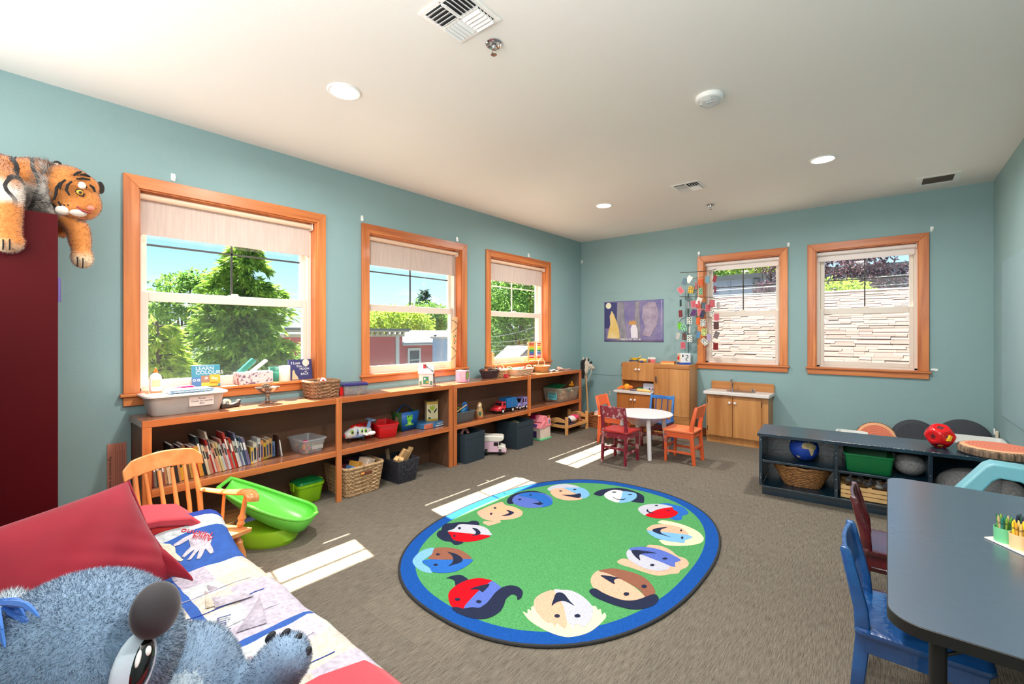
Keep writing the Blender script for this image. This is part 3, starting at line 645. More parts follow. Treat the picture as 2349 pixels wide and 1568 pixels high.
for k in range(30): obj('seam', MB().box(-13.5 + k * .85, -13.46 + k * .85, -.03, 0, 0, zb(3.45)), metal, t, ang=0)
obj('downpipe', MB().box(-3.3, -3.1, -.12, 0, 0, zb(3.4)), slate, t, ang=0)
broad_tree('dark plum-leaved tree at the left of the last window', 2.45, 11.2, 3.35, 1.35, 1.25, plum_m, 7000, .11, 21, nclump=70)
broad_tree('plum-leaved branches spreading at the right of the last window', 4.0, 11.0, 2.6, 1.25, .75, plum_m, 2600, .10, 22, nclump=60, fill=.1)
broad_tree('plum-leaved shrub at the right of the window above the sink', 0.95, 11.4, 2.75, .75, .6, plum_m, 3000, .09, 25, nclump=50, name='leafy_shrub', cat='shrub')
broad_tree('thin plum-leaved branch at upper right of the window above the sink', .55, 11.8, 3.9, .55, .45, plum_m, 900, .09, 26, nclump=30)
broad_tree('lime green shrub just above the roof ridge in the last window', 2.55, 9.4, 2.45, .75, .33, lime_m, 3800, .09, 23, nclump=50, name='lime_shrub', cat='shrub')
broad_tree('green leafy treetop over the grey building at left', -2.6, 15.6, 4.35, 1.3, .9, decid_m, 4500, .16, 24, nclump=50)
broad_tree('yellow-green treetop over the grey building beside the green one', -.7, 15.8, 4.45, 1.0, .6, lime_m, 3000, .16, 27, nclump=50)
for i, (za, zc_) in enumerate([(2.75, 3.0), (2.62, 2.72), (2.52, 2.5), (2.42, 2.36)]):
    solo('roof_wire', ['topmost', 'second', 'third', 'lowest'][i] + ' pale wire strung behind the shingled roof', 'cable', MB().tube([(-3, 10.3, za), (1, 10.3, (za + zc_) / 2 - .05), (6, 10.3, zc_)], .012, 5), wire, 'wires behind the shingled roof')
# ================================================================ furniture
shelf_edge = wood('shelf_edge_pine', (172, 88, 42), (216, 128, 70), 'Y', 1.0, 0.35, 0.2)
shelf_edgeZ = wood('shelf_edge_upright', (172, 88, 42), (216, 128, 70), 'Z', 1.0, 0.35, 0.2)
shelf_top = wood('shelf_board', (134, 82, 58), (172, 114, 82), 'Y', 0.5, 0.22, 0.4)
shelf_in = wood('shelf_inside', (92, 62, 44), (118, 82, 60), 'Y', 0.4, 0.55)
DEP = .352
def bookcase(label, y0, y1, div, div_z0, loc_y):
    t = thing('bookcase', label, 'bookcase', (0, loc_y, 0)); Y = lambda y: y - loc_y
    obj('top_board', MB().box(.016, DEP - .018, Y(y0), Y(y1), .774, .812), shelf_top, t)
    obj('top_edging', MB().box(DEP - .018, DEP, Y(y0), Y(y1), .772, .813), shelf_edge, t, bevel=.002)
    for a, b in ((y0, y0 + .045), (y1 - .045, y1)):
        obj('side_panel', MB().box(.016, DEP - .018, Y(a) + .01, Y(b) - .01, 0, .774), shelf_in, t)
        obj('side_edging', MB().box(DEP - .018, DEP, Y(a), Y(b), 0, .772), shelf_edgeZ, t, bevel=.002)
    obj('divider_post', MB().box(DEP - .018, DEP + .004, Y(div) - .022, Y(div) + .022, div_z0, .816), shelf_edgeZ, t, bevel=.002)
    obj('shelf_board', MB().box(.028, DEP - .018, Y(y0) + .03, Y(y1) - .03, .362, .400), shelf_top, t)
    for a, b in ((y0 + .045, div - .022), (div + .022, y1 - .045)): obj('shelf_edging', MB().box(DEP - .018, DEP - .001, Y(a), Y(b), .358, .402), shelf_edge, t, bevel=.002)
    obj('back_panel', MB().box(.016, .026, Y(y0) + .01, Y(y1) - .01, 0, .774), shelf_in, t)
    sc_ = MB()
    for z in (.795, .38): sc_.cyl((DEP + .004, Y(div), z), (DEP + .0055, Y(div), z), .004, None, 8)
    obj('screw', sc_, steel, t)
    return t
bookcase('low brown bookcase holding the row of books and the toy plane', -5.455, -3.026, -4.236, 0, -4.24)
bookcase('low brown bookcase holding the toy trucks and the building block bin', -3.016, -.58, -1.782, .33, -1.80)

# tall red cabinet
cabred = M('cabinet_red', (74, 2, 10), 0.55, spec=.15, var=.08, vscale=2); hingem = M('latch_violet', (92, 78, 140), .4)
t = thing('tall_cabinet', 'tall dark red cabinet at the far left under the plush tiger', 'cabinet', (.27, -6.1, 0))
obj('body', MB().box(-.25, .21, -.29, .29, .06, 1.915), cabred, t, bevel=.004)
obj('door', MB().box(.213, .233, -.288, -.002, .07, 1.912), cabred, t, bevel=.003); obj('door', MB().box(.213, .233, .002, .288, .07, 1.912), cabred, t, bevel=.003)
obj('plinth', MB().box(-.23, .19, -.27, .27, 0, .06), M('black_plinth', (20, 18, 18), .6), t)
obj('hinge', MB().cyl((.226, .2925, 1.48), (.226, .2925, 1.60), .006, None, 10), hingem, t)

# play kitchen
oak = wood('kitchen_oak', (168, 106, 52), (208, 150, 90), 'Z', .7, .42, .15); oakX = wood('kitchen_oak_flat', (168, 106, 52), (208, 150, 90), 'X', .7, .42, .15)
oakD = wood('kitchen_oak_dark', (158, 88, 36), (190, 116, 56), 'Z', .7, .42, .15)
lam = M('counter_laminate', (222, 216, 212), .3, var=.03, vscale=40); knobm = M('white_knob', (236, 228, 222), .25); brass = M('hinge_brown', (96, 66, 40), .5)
def knob(parent, x, y, z): obj('knob', MB().lathe([(.006, 0), (.006, .008), (.014, .012), (.016, .018), (.012, .025), (.001, .027)], 16, mat=Matrix.Translation((x, y, z)) @ Euler((R(90), 0, 0)).to_matrix().to_4x4()), knobm, parent)
t = thing('play_hutch', 'wooden play kitchen hutch with white counter and cupboard doors', 'play kitchen', (1.03, -.2, 0))
X = lambda x: x - 1.03; Yk = lambda y: y + .2
obj('upper_body', MB().box(X(.80), X(1.285), Yk(-.235), Yk(-.012), .672, .922), oak, t, bevel=.002)
for a, b, k in ((.803, 1.04, 1.018), (1.046, 1.282, 1.066)):
    d = obj('door', MB().box(X(a), X(b), Yk(-.252), Yk(-.236), .680, .918), oak, t, bevel=.002); knob(d, X(k), Yk(-.252), .83)
for z in (.72, .86): obj('hinge', MB().box(X(.796), X(.80), Yk(-.25), Yk(-.235), z, z + .035), brass, t)
obj('back_board', MB().box(X(.80), X(1.285), Yk(-.03), Yk(-.012), .54, .672), oakD, t); obj('side_board', MB().box(X(.80), X(.818), Yk(-.235), Yk(-.03), .54, .672), oak, t); obj('side_board', MB().box(X(1.267), X(1.285), Yk(-.235), Yk(-.03), .54, .672), oak, t)
obj('counter', MB().box(X(.752), X(1.285), Yk(-.40), Yk(-.012), .512, .542), lam, t, bevel=.004)
obj('lower_body', MB().box(X(.79), X(1.28), Yk(-.365), Yk(-.012), .07, .512), oakD, t, bevel=.002); obj('plinth', MB().box(X(.79), X(1.28), Yk(-.34), Yk(-.02), 0, .07), oakD, t)
for a, b, k in ((.795, 1.033, 1.008), (1.039, 1.277, 1.062)):
    d = obj('door', MB().box(X(a), X(b), Yk(-.382), Yk(-.366), .085, .50), oakD, t, bevel=.002); knob(d, X(k), Yk(-.382), .43)
t = thing('play_fridge', 'tall wooden play refrigerator with chrome handle', 'play kitchen', (1.53, -.18, 0)); X = lambda x: x - 1.53; Yk = lambda y: y + .18
obj('body', MB().box(X(1.295), X(1.758), Yk(-.315), Yk(-.012), 0, .922), oak, t, bevel=.003)
obj('top_rail', MB().box(X(1.297), X(1.756), Yk(-.333), Yk(-.316), .868, .920), oakX, t, bevel=.002); obj('door', MB().box(X(1.297), X(1.756), Yk(-.333), Yk(-.316), .262, .862), oak, t, bevel=.002); obj('drawer_front', MB().box(X(1.297), X(1.756), Yk(-.333), Yk(-.316), .03, .256), oakX, t, bevel=.002)
hm = MB(); y = Yk(-.333); hm.box(X(1.325), X(1.345), y - .022, y - .016, .682, .762)
for z in (.684, .754): hm.box(X(1.325), X(1.345), y - .018, y, z, z + .006)
obj('handle', hm, chrome, t, bevel=.002)
t = thing('play_sink', 'wooden play sink cabinet with white top and chrome tap', 'play kitchen', (2.29, -.2, 0)); X = lambda x: x - 2.29; Yk = lambda y: y + .2
obj('body', MB().box(X(1.952), X(2.625), Yk(-.30), Yk(-.012), .07, .585), oak, t, bevel=.002); obj('plinth', MB().box(X(1.952), X(2.625), Yk(-.285), Yk(-.02), 0, .07), oak, t)
for a, b, k, hx in ((1.975, 2.252, 2.225, 1.968), (2.258, 2.555, 2.285, 2.558)):
    d = obj('door', MB().box(X(a), X(b), Yk(-.317), Yk(-.301), .09, .562), oak, t, bevel=.002); knob(d, X(k), Yk(-.317), .50)
    for z in (.14, .47): obj('hinge', MB().cyl((X(hx), Yk(-.305), z), (X(hx), Yk(-.305), z + .055), .005, None, 8), brass, d)
obj('worktop', MB().box(X(1.93), X(2.642), Yk(-.345), Yk(-.012), .585, .622), lam, t, bevel=.005)
obj('splashback', MB().prism([(X(1.936), .622), (X(2.64), .622), (X(2.64), .705), (X(2.625), .722), (X(1.936), .722)], -Yk(-.026), -Yk(-.012), mat=Matrix(((1, 0, 0, 0), (0, 0, -1, 0), (0, 1, 0, 0), (0, 0, 0, 1)))), oakX, t, bevel=.003)
bs = MB().loft([sup(.30 * f, .17 * f, 2.4, 36, z, X(2.31), Yk(-.17)) for f, z in ((1.06, .622), (1.06, .626), (.98, .627), (.94, .6245), (.3, .6235))], cap0=False); obj('basin', bs, steel, t)
tp = MB().lathe([(.022, 0), (.022, .006), (.012, .012)], 16, (X(2.2), Yk(-.09), .622)).tube(bez([(X(2.2), Yk(-.09), .63), (X(2.2), Yk(-.09), .72), (X(2.2), Yk(-.1), .752), (X(2.2), Yk(-.135), .756), (X(2.2), Yk(-.16), .738)], 6), .0095, 10); obj('tap', tp, chrome, t)
vh = MB().lathe([(.012, 0), (.01, .03), (.004, .034)], 12, (X(2.43), Yk(-.10), .622))
for k in range(4): a = k * PI / 2 + .4; vh.cyl((X(2.43), Yk(-.10), .648), (X(2.43) + .028 * math.cos(a), Yk(-.10) + .028 * math.sin(a), .652), .005, .007, 8)
obj('tap_handle', vh, chrome, t)

# small round white table with a net bag underneath
wtm = M('table_white', (224, 220, 222), .35, var=.02, vscale=5)
t = thing('round_table', 'small round white play table with a net bag underneath', 'table', (1.60, -1.36, 0))
obj('tabletop', MB().lathe([(.001, .437), (.305, .437), (.311, .441), (.312, .447), (.308, .452), (.001, .453)], 56, cap0=False, cap1=False), wtm, t)
for a in (-52, 38, 128, 218): obj('leg', MB().cyl((.265 * math.cos(R(a)), .265 * math.sin(R(a)), 0), (.215 * math.cos(R(a)), .215 * math.sin(R(a)), .438), .0205, .024, 16), wtm, t)
net_m = clear('net_mesh', (255, 255, 255), gloss=.01, haze=.42, hazec=(236, 228, 220), rough=.4)
nb = MB().loft([[(r_ * (1 + .08 * math.sin(5 * a + z * 30)) * math.cos(a), r_ * (1 + .08 * math.sin(5 * a + z * 30)) * math.sin(a), z) for a in np.linspace(0, 2 * PI, 40, endpoint=False)] for r_, z in ((.19, .436), (.185, .40), (.165, .36), (.12, .325), (.05, .31), (.01, .308))], cap0=False)
obj('net_bag', nb, net_m, t)

# children's chairs
def chair(name, label, loc, rz, seat_m, leg_m, back_m, w=.29, d=.28, sh=.335, top=.585, style='panel', rail_m=None, scale=1.0, splay=.0, worn=None):
    """faces local +x; back at local -x"""
    t = thing(name, label, 'chair', loc, rz); t.scale = (scale,) * 3; rail_m = rail_m or leg_m; q = .030
    st = MB().grid(lambda u, v: (-d / 2 + d * u, -w / 2 - .008 + (w + .016) * v, sh - .006 * math.sin(PI * v) * math.sin(PI * min(1, u * 1.2))), 8, 8)
    st = MB().loft([rrect(d + .015, w + .02, .022, sh - .022), rrect(d + .03, w + .03, .028, sh - .012), rrect(d + .026, w + .026, .028, sh - .002), rrect(d + .0, w + .0, .03, sh), rrect(d * .5, w * .5, .05, sh - .004)])
    obj('seat', st, seat_m, t)
    for s_ in (-1, 1):
        y = s_ * (w / 2 - q / 2)
        obj('leg', MB().loft([rrect(q * .85, q * .85, .004, 0, 2, d / 2 - q / 2 + splay, y + s_ * splay * .4), rrect(q * 1.1, q * 1.1, .004, sh - .022, 2, d / 2 - q / 2 - .004, y)]), leg_m, t, bevel=.002)
        prof = [(-d / 2 - .018 - splay, 0, .9), (-d / 2 + .010, sh - .03, 1.15), (-d / 2 + .004, sh + .06, 1.1), (-d / 2 - .038, top - .012, .86), (-d / 2 - .041, top, .55)]
        if style == 'panel' or s_ or True: obj('rear_leg', MB().loft([rrect(q * f * (1.25 if style == 'panel' else 1.0), q * f * .8, .005, z, 2, x, y) for x, z, f in prof]), leg_m if style == 'panel' else back_m, t, bevel=.002)
    bx_ = lambda z: -d / 2 + .004 - .042 * max(0, (z - sh - .06)) / (top - sh - .06)
    if style == 'panel':
        zt, zb = top - .006, top - .118; pts = []
        bk = MB().loft([[(bx_(z) - .008 + .012 * math.cos(v * PI / (w / 2) * .5) * 0 + dx - .012 * math.cos(v / (w / 2) * PI / 2), v, z + .006 * math.cos(v / (w / 2) * PI / 2) * (1 if z > zb + .05 else -1)) for v in np.linspace(-w / 2 + q * .7, w / 2 - q * .7, 9)] + [(bx_(z) - .008 + dx + .014 - .012 * math.cos(v / (w / 2) * PI / 2), v, z + .006 * math.cos(v / (w / 2) * PI / 2) * (1 if z > zb + .05 else -1)) for v in np.linspace(w / 2 - q * .7, -w / 2 + q * .7, 9)] for z, dx in ((zb, 0), (zt, 0))])
        obj('backrest', bk, back_m, t, bevel=.003)
    else:
        obj('top_rail', MB().box(bx_(top - .02) - .012, bx_(top - .02) + .010, -w / 2 + q * .8, w / 2 - q * .8, top - .052, top - .010, rot=(0, R(-9), 0)), back_m, t, bevel=.004)
        for k in range(3):
            y = (k - 1) * w * .24; obj('spindle', MB().cyl((-d / 2 + .02, y, sh - .005), (bx_(top - .05), y, top - .045), .0075, None, 10), worn or back_m, t)
    ap = sh - .078
    for s_ in (-1, 1): obj('apron', MB().box(-d / 2 + q * .6, d / 2 - q * .8, s_ * (w / 2 - q * .25) - .007, s_ * (w / 2 - q * .25) + .007, ap, sh - .02), rail_m, t, bevel=.002)
    for x in (-d / 2 + .012, d / 2 - .018): obj('apron', MB().box(x - .007, x + .007, -w / 2 + q * .8, w / 2 - q * .8, ap, sh - .02), rail_m, t, bevel=.002)
    for s_ in (-1, 1): obj('stretcher', MB().box(-d / 2 + q * .2, d / 2 - q * .6, s_ * (w / 2 - q / 2) - .008, s_ * (w / 2 - q / 2) + .008, .10, .122), rail_m, t, bevel=.002)
    obj('stretcher', MB().box(-d / 2 - .012, -d / 2 + .006, -w / 2 + q * .8, w / 2 - q * .8, .145, .168), rail_m, t, bevel=.002)
    obj('stretcher', MB().box(d / 2 - .028, d / 2 - .010, -w / 2 + q * .8, w / 2 - q * .8, .145, .168), rail_m, t, bevel=.002)
    return t
def worn(name, c, c2, sc=9.0, lo=.56, hi=.64, rough=.35):
    m = M(name, c, rough, c2=c2, vscale=sc, det=8, bump=.15, bscale=40); r_ = [n for n in m.node_tree.nodes if n.type == 'VALTORGB'][0]; r_.color_ramp.elements[0].position = lo; r_.color_ramp.elements[1].position = hi; return m
wr1 = worn('worn_maroon', (132, 30, 48), (186, 136, 134), 14); wr2 = worn('worn_maroon_back', (150, 52, 66), (200, 160, 158), 22, .50, .60); wr3 = M('red_seat', (182, 44, 44), .28, var=.12, vscale=5)
wo1 = worn('worn_orange', (226, 98, 52), (150, 88, 96), 16, .60, .68); wo2 = M('orange_seat', (236, 124, 78), .35, var=.06, vscale=6); wo3 = worn('orange_back', (228, 106, 62), (140, 80, 70), 40, .68, .74)
bl1 = worn('blue_back', (52, 122, 190), (44, 100, 170), 8, .4, .6, .3); bl2 = M('blue_seat', (48, 104, 170), .3, var=.1, vscale=8)
chair('maroon_chair', 'worn maroon child chair with red seat at the round white table', (1.53, -1.76, 0), 90, wr3, wr1, wr2, w=.285, d=.285)
chair('orange_chair', 'orange child chair at the right of the round white table', (2.02, -1.33, 0), 180, wo2, wo1, wo3, w=.30, d=.285)
chair('orange_chair', 'orange child chair behind the maroon one, its back to the doll bed', (1.12, -1.08, 0), 2, wo2, wo3, wo3, w=.29, d=.28, top=.565)
chair('blue_chair', 'blue spindle-back child chair in front of the play fridge', (1.57, -.90, 0), -90, bl2, wr1, bl1, w=.30, d=.27, sh=.30, top=.582, style='spindle', worn=M('spindle_violet', (66, 70, 128), .4))
fb = worn('deep_blue', (24, 84, 148), (20, 66, 122), 6, .4, .6, .16); fb2 = M('deep_blue_edge', (22, 74, 134), .2)
fr1 = worn('deep_maroon', (96, 22, 26), (70, 12, 18), 6, .4, .6, .2)
chair('blue_chair', 'glossy deep blue child chair tucked under the low grey table', (3.745, -4.005, 0), 0, fb, fb, fb, w=.31, d=.31, sh=.325, top=.585)
chair('maroon_chair', 'glossy dark maroon child chair behind the deep blue one at the grey table', (3.725, -3.245, 0), 2, fr1, fr1, fr1, w=.29, d=.30, sh=.31, top=.545)

# low grey activity table
gt = M('laminate_blue_grey', (74, 88, 104), .24, var=.05, vscale=30, stretch=(1, 8, 1)); blk = M('black_edge', (24, 23, 22), .45); blkm = M('black_metal', (26, 26, 27), .35)
for m_ in (gt, fb, fr1): m_.node_tree.nodes['Principled BSDF'].inputs['IOR'].default_value = 1.9
t = thing('activity_table', 'low blue-grey table with rounded corners and black edge at the right', 'table', (4.02, -3.76, 0))
TX0, TX1, TY0, TY1 = 3.662 - 4.02, 4.40 - 4.02, -4.535 + 3.76, -2.995 + 3.76; tw, td = TX1 - TX0, TY1 - TY0; cx_, cy_ = (TX0 + TX1) / 2, (TY0 + TY1) / 2
obj('tabletop', MB().loft([rrect(tw - .006, td - .006, .075, .545, 8, cx_, cy_), rrect(tw - .006, td - .006, .075, .5715, 8, cx_, cy_)]), gt, t)
obj('edge_band', MB().loft([rrect(tw - .012, td - .012, .075, .538, 8, cx_, cy_), rrect(tw, td, .08, .540, 8, cx_, cy_), rrect(tw, td, .08, .5695, 8, cx_, cy_), rrect(tw - .004, td - .004, .077, .5712, 8, cx_, cy_), rrect(tw - .012, td - .012, .073, .5712, 8, cx_, cy_)], cap1=False), blk, t)
for x, y in ((TX0 + .105, TY0 + .10), (TX1 - .1, TY0 + .10), (TX0 + .105, TY1 - .12), (TX1 - .1, TY1 - .12)):
    l = obj('leg', MB().cyl((x, y, 0), (x, y, .54), .0185, None, 18), blkm, t); obj('foot_cap', MB().lathe([(.021, 0), (.022, .02), (.019, .024)], 16, (x, y, 0)), blk, l)
    obj('brace', MB().cyl((x, y, .46), (x + (.11 if x < 0 else -.11), y, .54), .005, None, 8), blkm, l)

# low dark blue open shelf
navy = worn('navy_paint', (16, 40, 56), (20, 50, 66), 5, .4, .6, .22); navy.node_tree.nodes['Principled BSDF'].inputs['IOR'].default_value = 2.0; chipw = M('chipped_paint', (196, 194, 186), .7)
t = thing('toy_shelf', 'low dark navy open shelf with three bays in front of the right wall', 'shelf', (2.85, -1.925, 0), 4.5); SHX, SHD = 1.57, .44
obj('top_board', MB().box(-.012, SHX, -.012, SHD, .478, .505), navy, t, bevel=.003)
for x in (0, .505, 1.036, SHX - .022): obj('upright', MB().box(x, x + .022, 0, SHD - .01, .075, .478), navy, t, bevel=.002)
obj('bottom_board', MB().box(.022, SHX - .022, .002, SHD - .01, .055, .075), navy, t, bevel=.002); obj('kick_board', MB().box(.02, SHX - .02, .02, .04, 0, .055), navy, t); obj('back_board', MB().box(.01, SHX - .01, SHD - .01, SHD, .03, .478), navy, t)
for a, b in ((.022, .505), (.527, 1.036)): obj('shelf_board', MB().box(a, b, .004, SHD - .012, .268, .286), navy, t, bevel=.002)
rg = random.Random(3); ch = MB()
for k in range(26):
    x = rg.choice([rg.uniform(.1, 1.5), rg.uniform(.55, 1.1)]); l = rg.uniform(.002, .012); ch.prism([(x, -.0123), (x + l, -.0123), (x + l * .8, -.0123 + rg.uniform(.003, .009)), (x + l * .2, -.0123 + rg.uniform(.003, .008))], .504, .5055)
for k in range(12):
    x = rg.choice([.505, 1.036, 0]) + .011; z = rg.uniform(.1, .45); ch.box(x - .002, x + .002, -.0006, 0, z, z + rg.uniform(.003, .008))
obj('paint_chips', ch, chipw, t, ang=0, kind='stuff')

# sofa under the quilt
sofr = M('sofa_red', (190, 36, 36), .85, var=.06, vscale=12, sheen=.1, bump=.12, bscale=200); sofp = M('sofa_pink_red', (200, 62, 74), .85, var=.05, vscale=10, sheen=.15, bump=.12, bscale=200)
t = thing('child_sofa', 'low red child sofa covered by a patchwork quilt', 'sofa', (2.03, -5.9, 0))
obj('base', MB().box(-.66, .66, -.36, .44, .03, .26), sofr, t, bevel=.02); obj('seat_cushion', MB().box(-.655, .655, -.26, .47, .25, .402), sofr, t, bevel=.03, seg=3)
obj('backrest', MB().box(-.88, .88, -.44, -.22, .03, .72), sofr, t, bevel=.05, seg=4)
def arm(x0, x1):
    w_ = x1 - x0
    a = obj('armrest', MB().prism([(-.40, .04), (.455, .04), (.462, .40), (.45, .47), (.40, .52), (.30, .545), (.1, .555), (-.40, .56)], x0, x1, mat=Matrix(((0, 0, 1, 0), (1, 0, 0, 0), (0, 1, 0, 0), (0, 0, 0, 1)))), sofr, t, bevel=.028, seg=4)
    obj('arm_pad', MB().loft([[(x, y, z) for x in (x0 - .006, x0 + .03, (x0 + x1) / 2, x1 - .03, x1 + .006)] + [(x, y2, z2) for x in (x1 + .006, x1 - .03, (x0 + x1) / 2, x0 + .03, x0 - .006)] for y, z, y2, z2 in ((-.39, .545, -.39, .578), (.1, .54, .1, .574), (.30, .53, .31, .562), (.40, .505, .42, .535), (.45, .455, .475, .48), (.462, .40, .485, .40))]), sofp, a, bevel=.008)
arm(-.90, -.662); arm(.662, .90)

# rocking chair
maple = wood('rocker_maple', (196, 118, 58), (232, 160, 96), 'Z', .6, .22, .5); mapleX = wood('rocker_maple_flat', (206, 128, 66), (236, 168, 106), 'X', .6, .22, .5)
t = thing('rocking_chair', 'small honey-coloured wooden rocking chair beside the sofa', 'chair', (.93, -5.375, 0), 12)
tl = R(-4)
seat = MB().grid(lambda u, v: (-.165 + .36 * u, (-.175 - .03 * u) * (1 - 2 * v), .268 + .028 * u - .012 * math.sin(PI * v) * math.sin(PI * min(1, u * 1.3))), 14, 14)
sv = list(seat.v); n_ = len(sv); seat.v += [(x * .985, y * .985, z - .024) for x, y, z in sv]; seat.f += [tuple(i + n_ for i in reversed(f)) for f in list(seat.f)]; seat.m += seat.m
rim_ = [i for i in range(15)] + [15 * j + 14 for j in range(1, 15)] + [14 * 15 + i for i in range(13, -1, -1)] + [15 * j for j in range(13, 0, -1)]
for a, b in zip(rim_, rim_[1:] + rim_[:1]): seat.f.append((a, b, b + n_, a + n_)); seat.m.append(0)
obj('seat', seat, mapleX, t, bevel=.004)
def turned(p0, p1, prof, n=14):
    d = Vector(p1) - Vector(p0); m4 = Matrix.Translation(p0) @ d.to_track_quat('Z', 'Y').to_matrix().to_4x4(); return MB().lathe([(r_, f * d.length) for f, r_ in prof], n, mat=m4)
LEGP = [(0, .011), (.12, .012), (.16, .018), (.2, .012), (.24, .018), (.3, .012), (.5, .019), (.7, .016), (.78, .021), (.84, .014), (1, .013)]
for s_ in (-1, 1):
    obj('leg', turned((.175, s_ * .19, .055), (.135, s_ * .155, .272), LEGP), maple, t); obj('leg', turned((-.165, s_ * .18, .055), (-.12, s_ * .14, .255), LEGP), maple, t)
    rk = MB().loft([[(x, s_ * .187 + dy, .012 + .25 * max(0, abs(x + .02) - .0) ** 2 + dz) for dy, dz in ((-.011, 0), (.011, 0), (.011, .042), (-.011, .042))] for x in np.linspace(-.34, .30, 18)]); obj('rocker', rk, mapleX, t, bevel=.005)
    ap = bez([(-.175, s_ * .150, .455), (-.05, s_ * .185, .452), (.07, s_ * .205, .462), (.14, s_ * .215, .470), (.185, s_ * .213, .455), (.19, s_ * .208, .432)], 6)
    obj('armrest', MB().tube(ap, [.015 + .011 * min(1, i / 16) for i in range(len(ap))], 10, flat=(1.25, .62)), mapleX, t)
    obj('arm_post', turned((.12, s_ * .185, .292), (.135, s_ * .208, .458), [(0, .013), (.1, .020), (.2, .014), (.28, .021), (.4, .013), (.7, .012), (1, .011)]), maple, t)
    obj('arm_spindle', MB().cyl((-.02, s_ * .17, .275), (-.03, s_ * .188, .450), .0085, .008, 10), maple, t)
    obj('back_post', MB().tube([(-.145, s_ * .135, .262), (-.19, s_ * .143, .45), (-.235, s_ * .135, .60)], [.013, .015, .011], 10), maple, t)
for k in range(4):
    y = (k - 1.5) * .056; obj('spindle', MB().tube([(-.15, y, .265), (-.18, y * 1.05, .40), (-.236, y * 1.08, .60)], [.009, .0115, .0085], 10), maple, t)
cp = []
for i in range(19):
    y = -.185 + .37 * i / 18; f = abs(y) / .185; zc = .628 + .022 * math.cos(f * PI / 2) - (.018 * max(0, f - .8) / .2); hh = .046 * (1 - max(0, f - .75) * 1.6); x = -.246 + .03 * f * f - .012
    cp.append([(x - .009, y, zc - hh), (x + .009, y, zc - hh), (x + .004 - .012, y, zc + hh * .9), (x - .009 - .012, y, zc + hh * .9)])
obj('crest_rail', MB().loft(cp), mapleX, t, bevel=.005)
# ================================================================ things on and in the long bookcases
S1, S2 = .813, .402
pl = lambda n, c, **k: M('plastic_' + n, c, k.pop('rough', .32), **k)
black_p = pl('black', (24, 24, 26)); white_p = pl('white', (236, 236, 234)); red_p = pl('red', (206, 22, 28)); yel_p = pl('yellow', (240, 196, 44)); grn_p = pl('green', (28, 140, 70)); lime_p = pl('lime', (150, 208, 26))
blu_p = pl('blue', (30, 110, 190)); pink_p = pl('pink', (236, 150, 176)); hot_p = pl('hotpink', (236, 26, 120)); teal_p = pl('teal', (70, 160, 160)); org_p = pl('orange', (240, 120, 30)); pur_p = pl('purple', (86, 60, 140)); lil_p = pl('lilac', (176, 166, 220))
paper = M('paper_white', (240, 238, 232), .8); ink = M('ink', (44, 42, 48), .7); whiteink = M('white_print', (246, 246, 244), .6)
clearbin = clear('clear_plastic', (238, 240, 242), gloss=.05, haze=.22, hazec=(226, 226, 228), rough=.15); milky = clear('milky_plastic', (240, 242, 242), gloss=.04, haze=.5, hazec=(226, 224, 220), rough=.2)
lidm = M('milky_lid', (228, 226, 224), .3)
RX = (R(90), 0, R(90))                                           # upright lettering facing +x, read along +y
# lidded craft bin
t = thing('storage_bin', 'clear plastic bin with white lid and handwritten label on the bookcase end', 'bin', (.142, -5.20, S1))
obj('tub', tub(MB(), .225, .40, .118, .018, .003, .008, .01, .03), milky, t)
obj('lid', MB().loft([rrect(.25, .43, .035, .117), rrect(.262, .445, .04, .118), rrect(.262, .445, .04, .128), rrect(.25, .433, .035, .131), rrect(.22, .40, .03, .131), rrect(.215, .395, .03, .126), rrect(.1, .2, .03, .126)]), lidm, t, ang=50)
lb = obj('label_card', MB().box(.109, .112, .0, .135, .045, .105), M('card_pinkish', (226, 208, 200), .8), t)
for k, (b_, y_) in enumerate((('Boxes', .092), ('Gauze 1st supplies', .076), ('BUS', .060))): text('lettering', b_, .016, (.1125, .068, y_), RX, ink, lb, extrude=.0002, shear=.2)
obj('contents', MB().cbox((.03, .06, .045), (.1, .16, .05), 0, (.2, .1, .3)).cbox((.03, -.07, .04), (.12, .1, .06), 1, (.1, .3, .2)).cbox((-.03, .02, .07), (.05, .2, .02), 1, (.1, .2, .6)), [M('bin_grey', (96, 92, 90), .6), M('bin_cloth', (206, 200, 192), .9)], t, bevel=.01)
def paperback(name, label, loc, dims, cov, rot, group=None, spine_txt=None, par=True):
    """flat or upright book: dims = (thickness x, width y, height z), spine at +x"""
    a, b, c = dims; mb = MB().box(-a / 2, a / 2, -b / 2, -b / 2 + .0018, 0, c).box(-a / 2, a / 2, b / 2 - .0018, b / 2, 0, c).box(a / 2 - .0018, a / 2, -b / 2, b / 2, 0, c).box(-a / 2 + .003, a / 2 - .002, -b / 2 + .002, b / 2 - .002, .003, c - .003, 1)
    o = obj(name, mb, [cov, paper], loc=loc, rot=rot, ang=0); tag(o, label, 'book', group); return o
o = paperback('book', 'flat blue-grey book lying on the white bin lid', (.17, -5.18, S1 + .132), (.15, .019, .235), M('bookcover_bluegrey', (112, 136, 158), .4), (R(90), 0, R(0)))
o.location = (.165, -5.06, S1 + .1415); o.rotation_euler = (R(90), 0, 0); o.rotation_euler = Euler((R(90), 0, 0))
text('lettering', 'LEARNING AND GROWING TOGETHER', .011, (.076, -.0, .117), (0, R(90), 0), whiteink, o, extrude=.0002)
t = thing('glue_bottle', 'white glue bottle with orange twist cap on the sill', 'bottle', (-.015, -5.315, SILL))
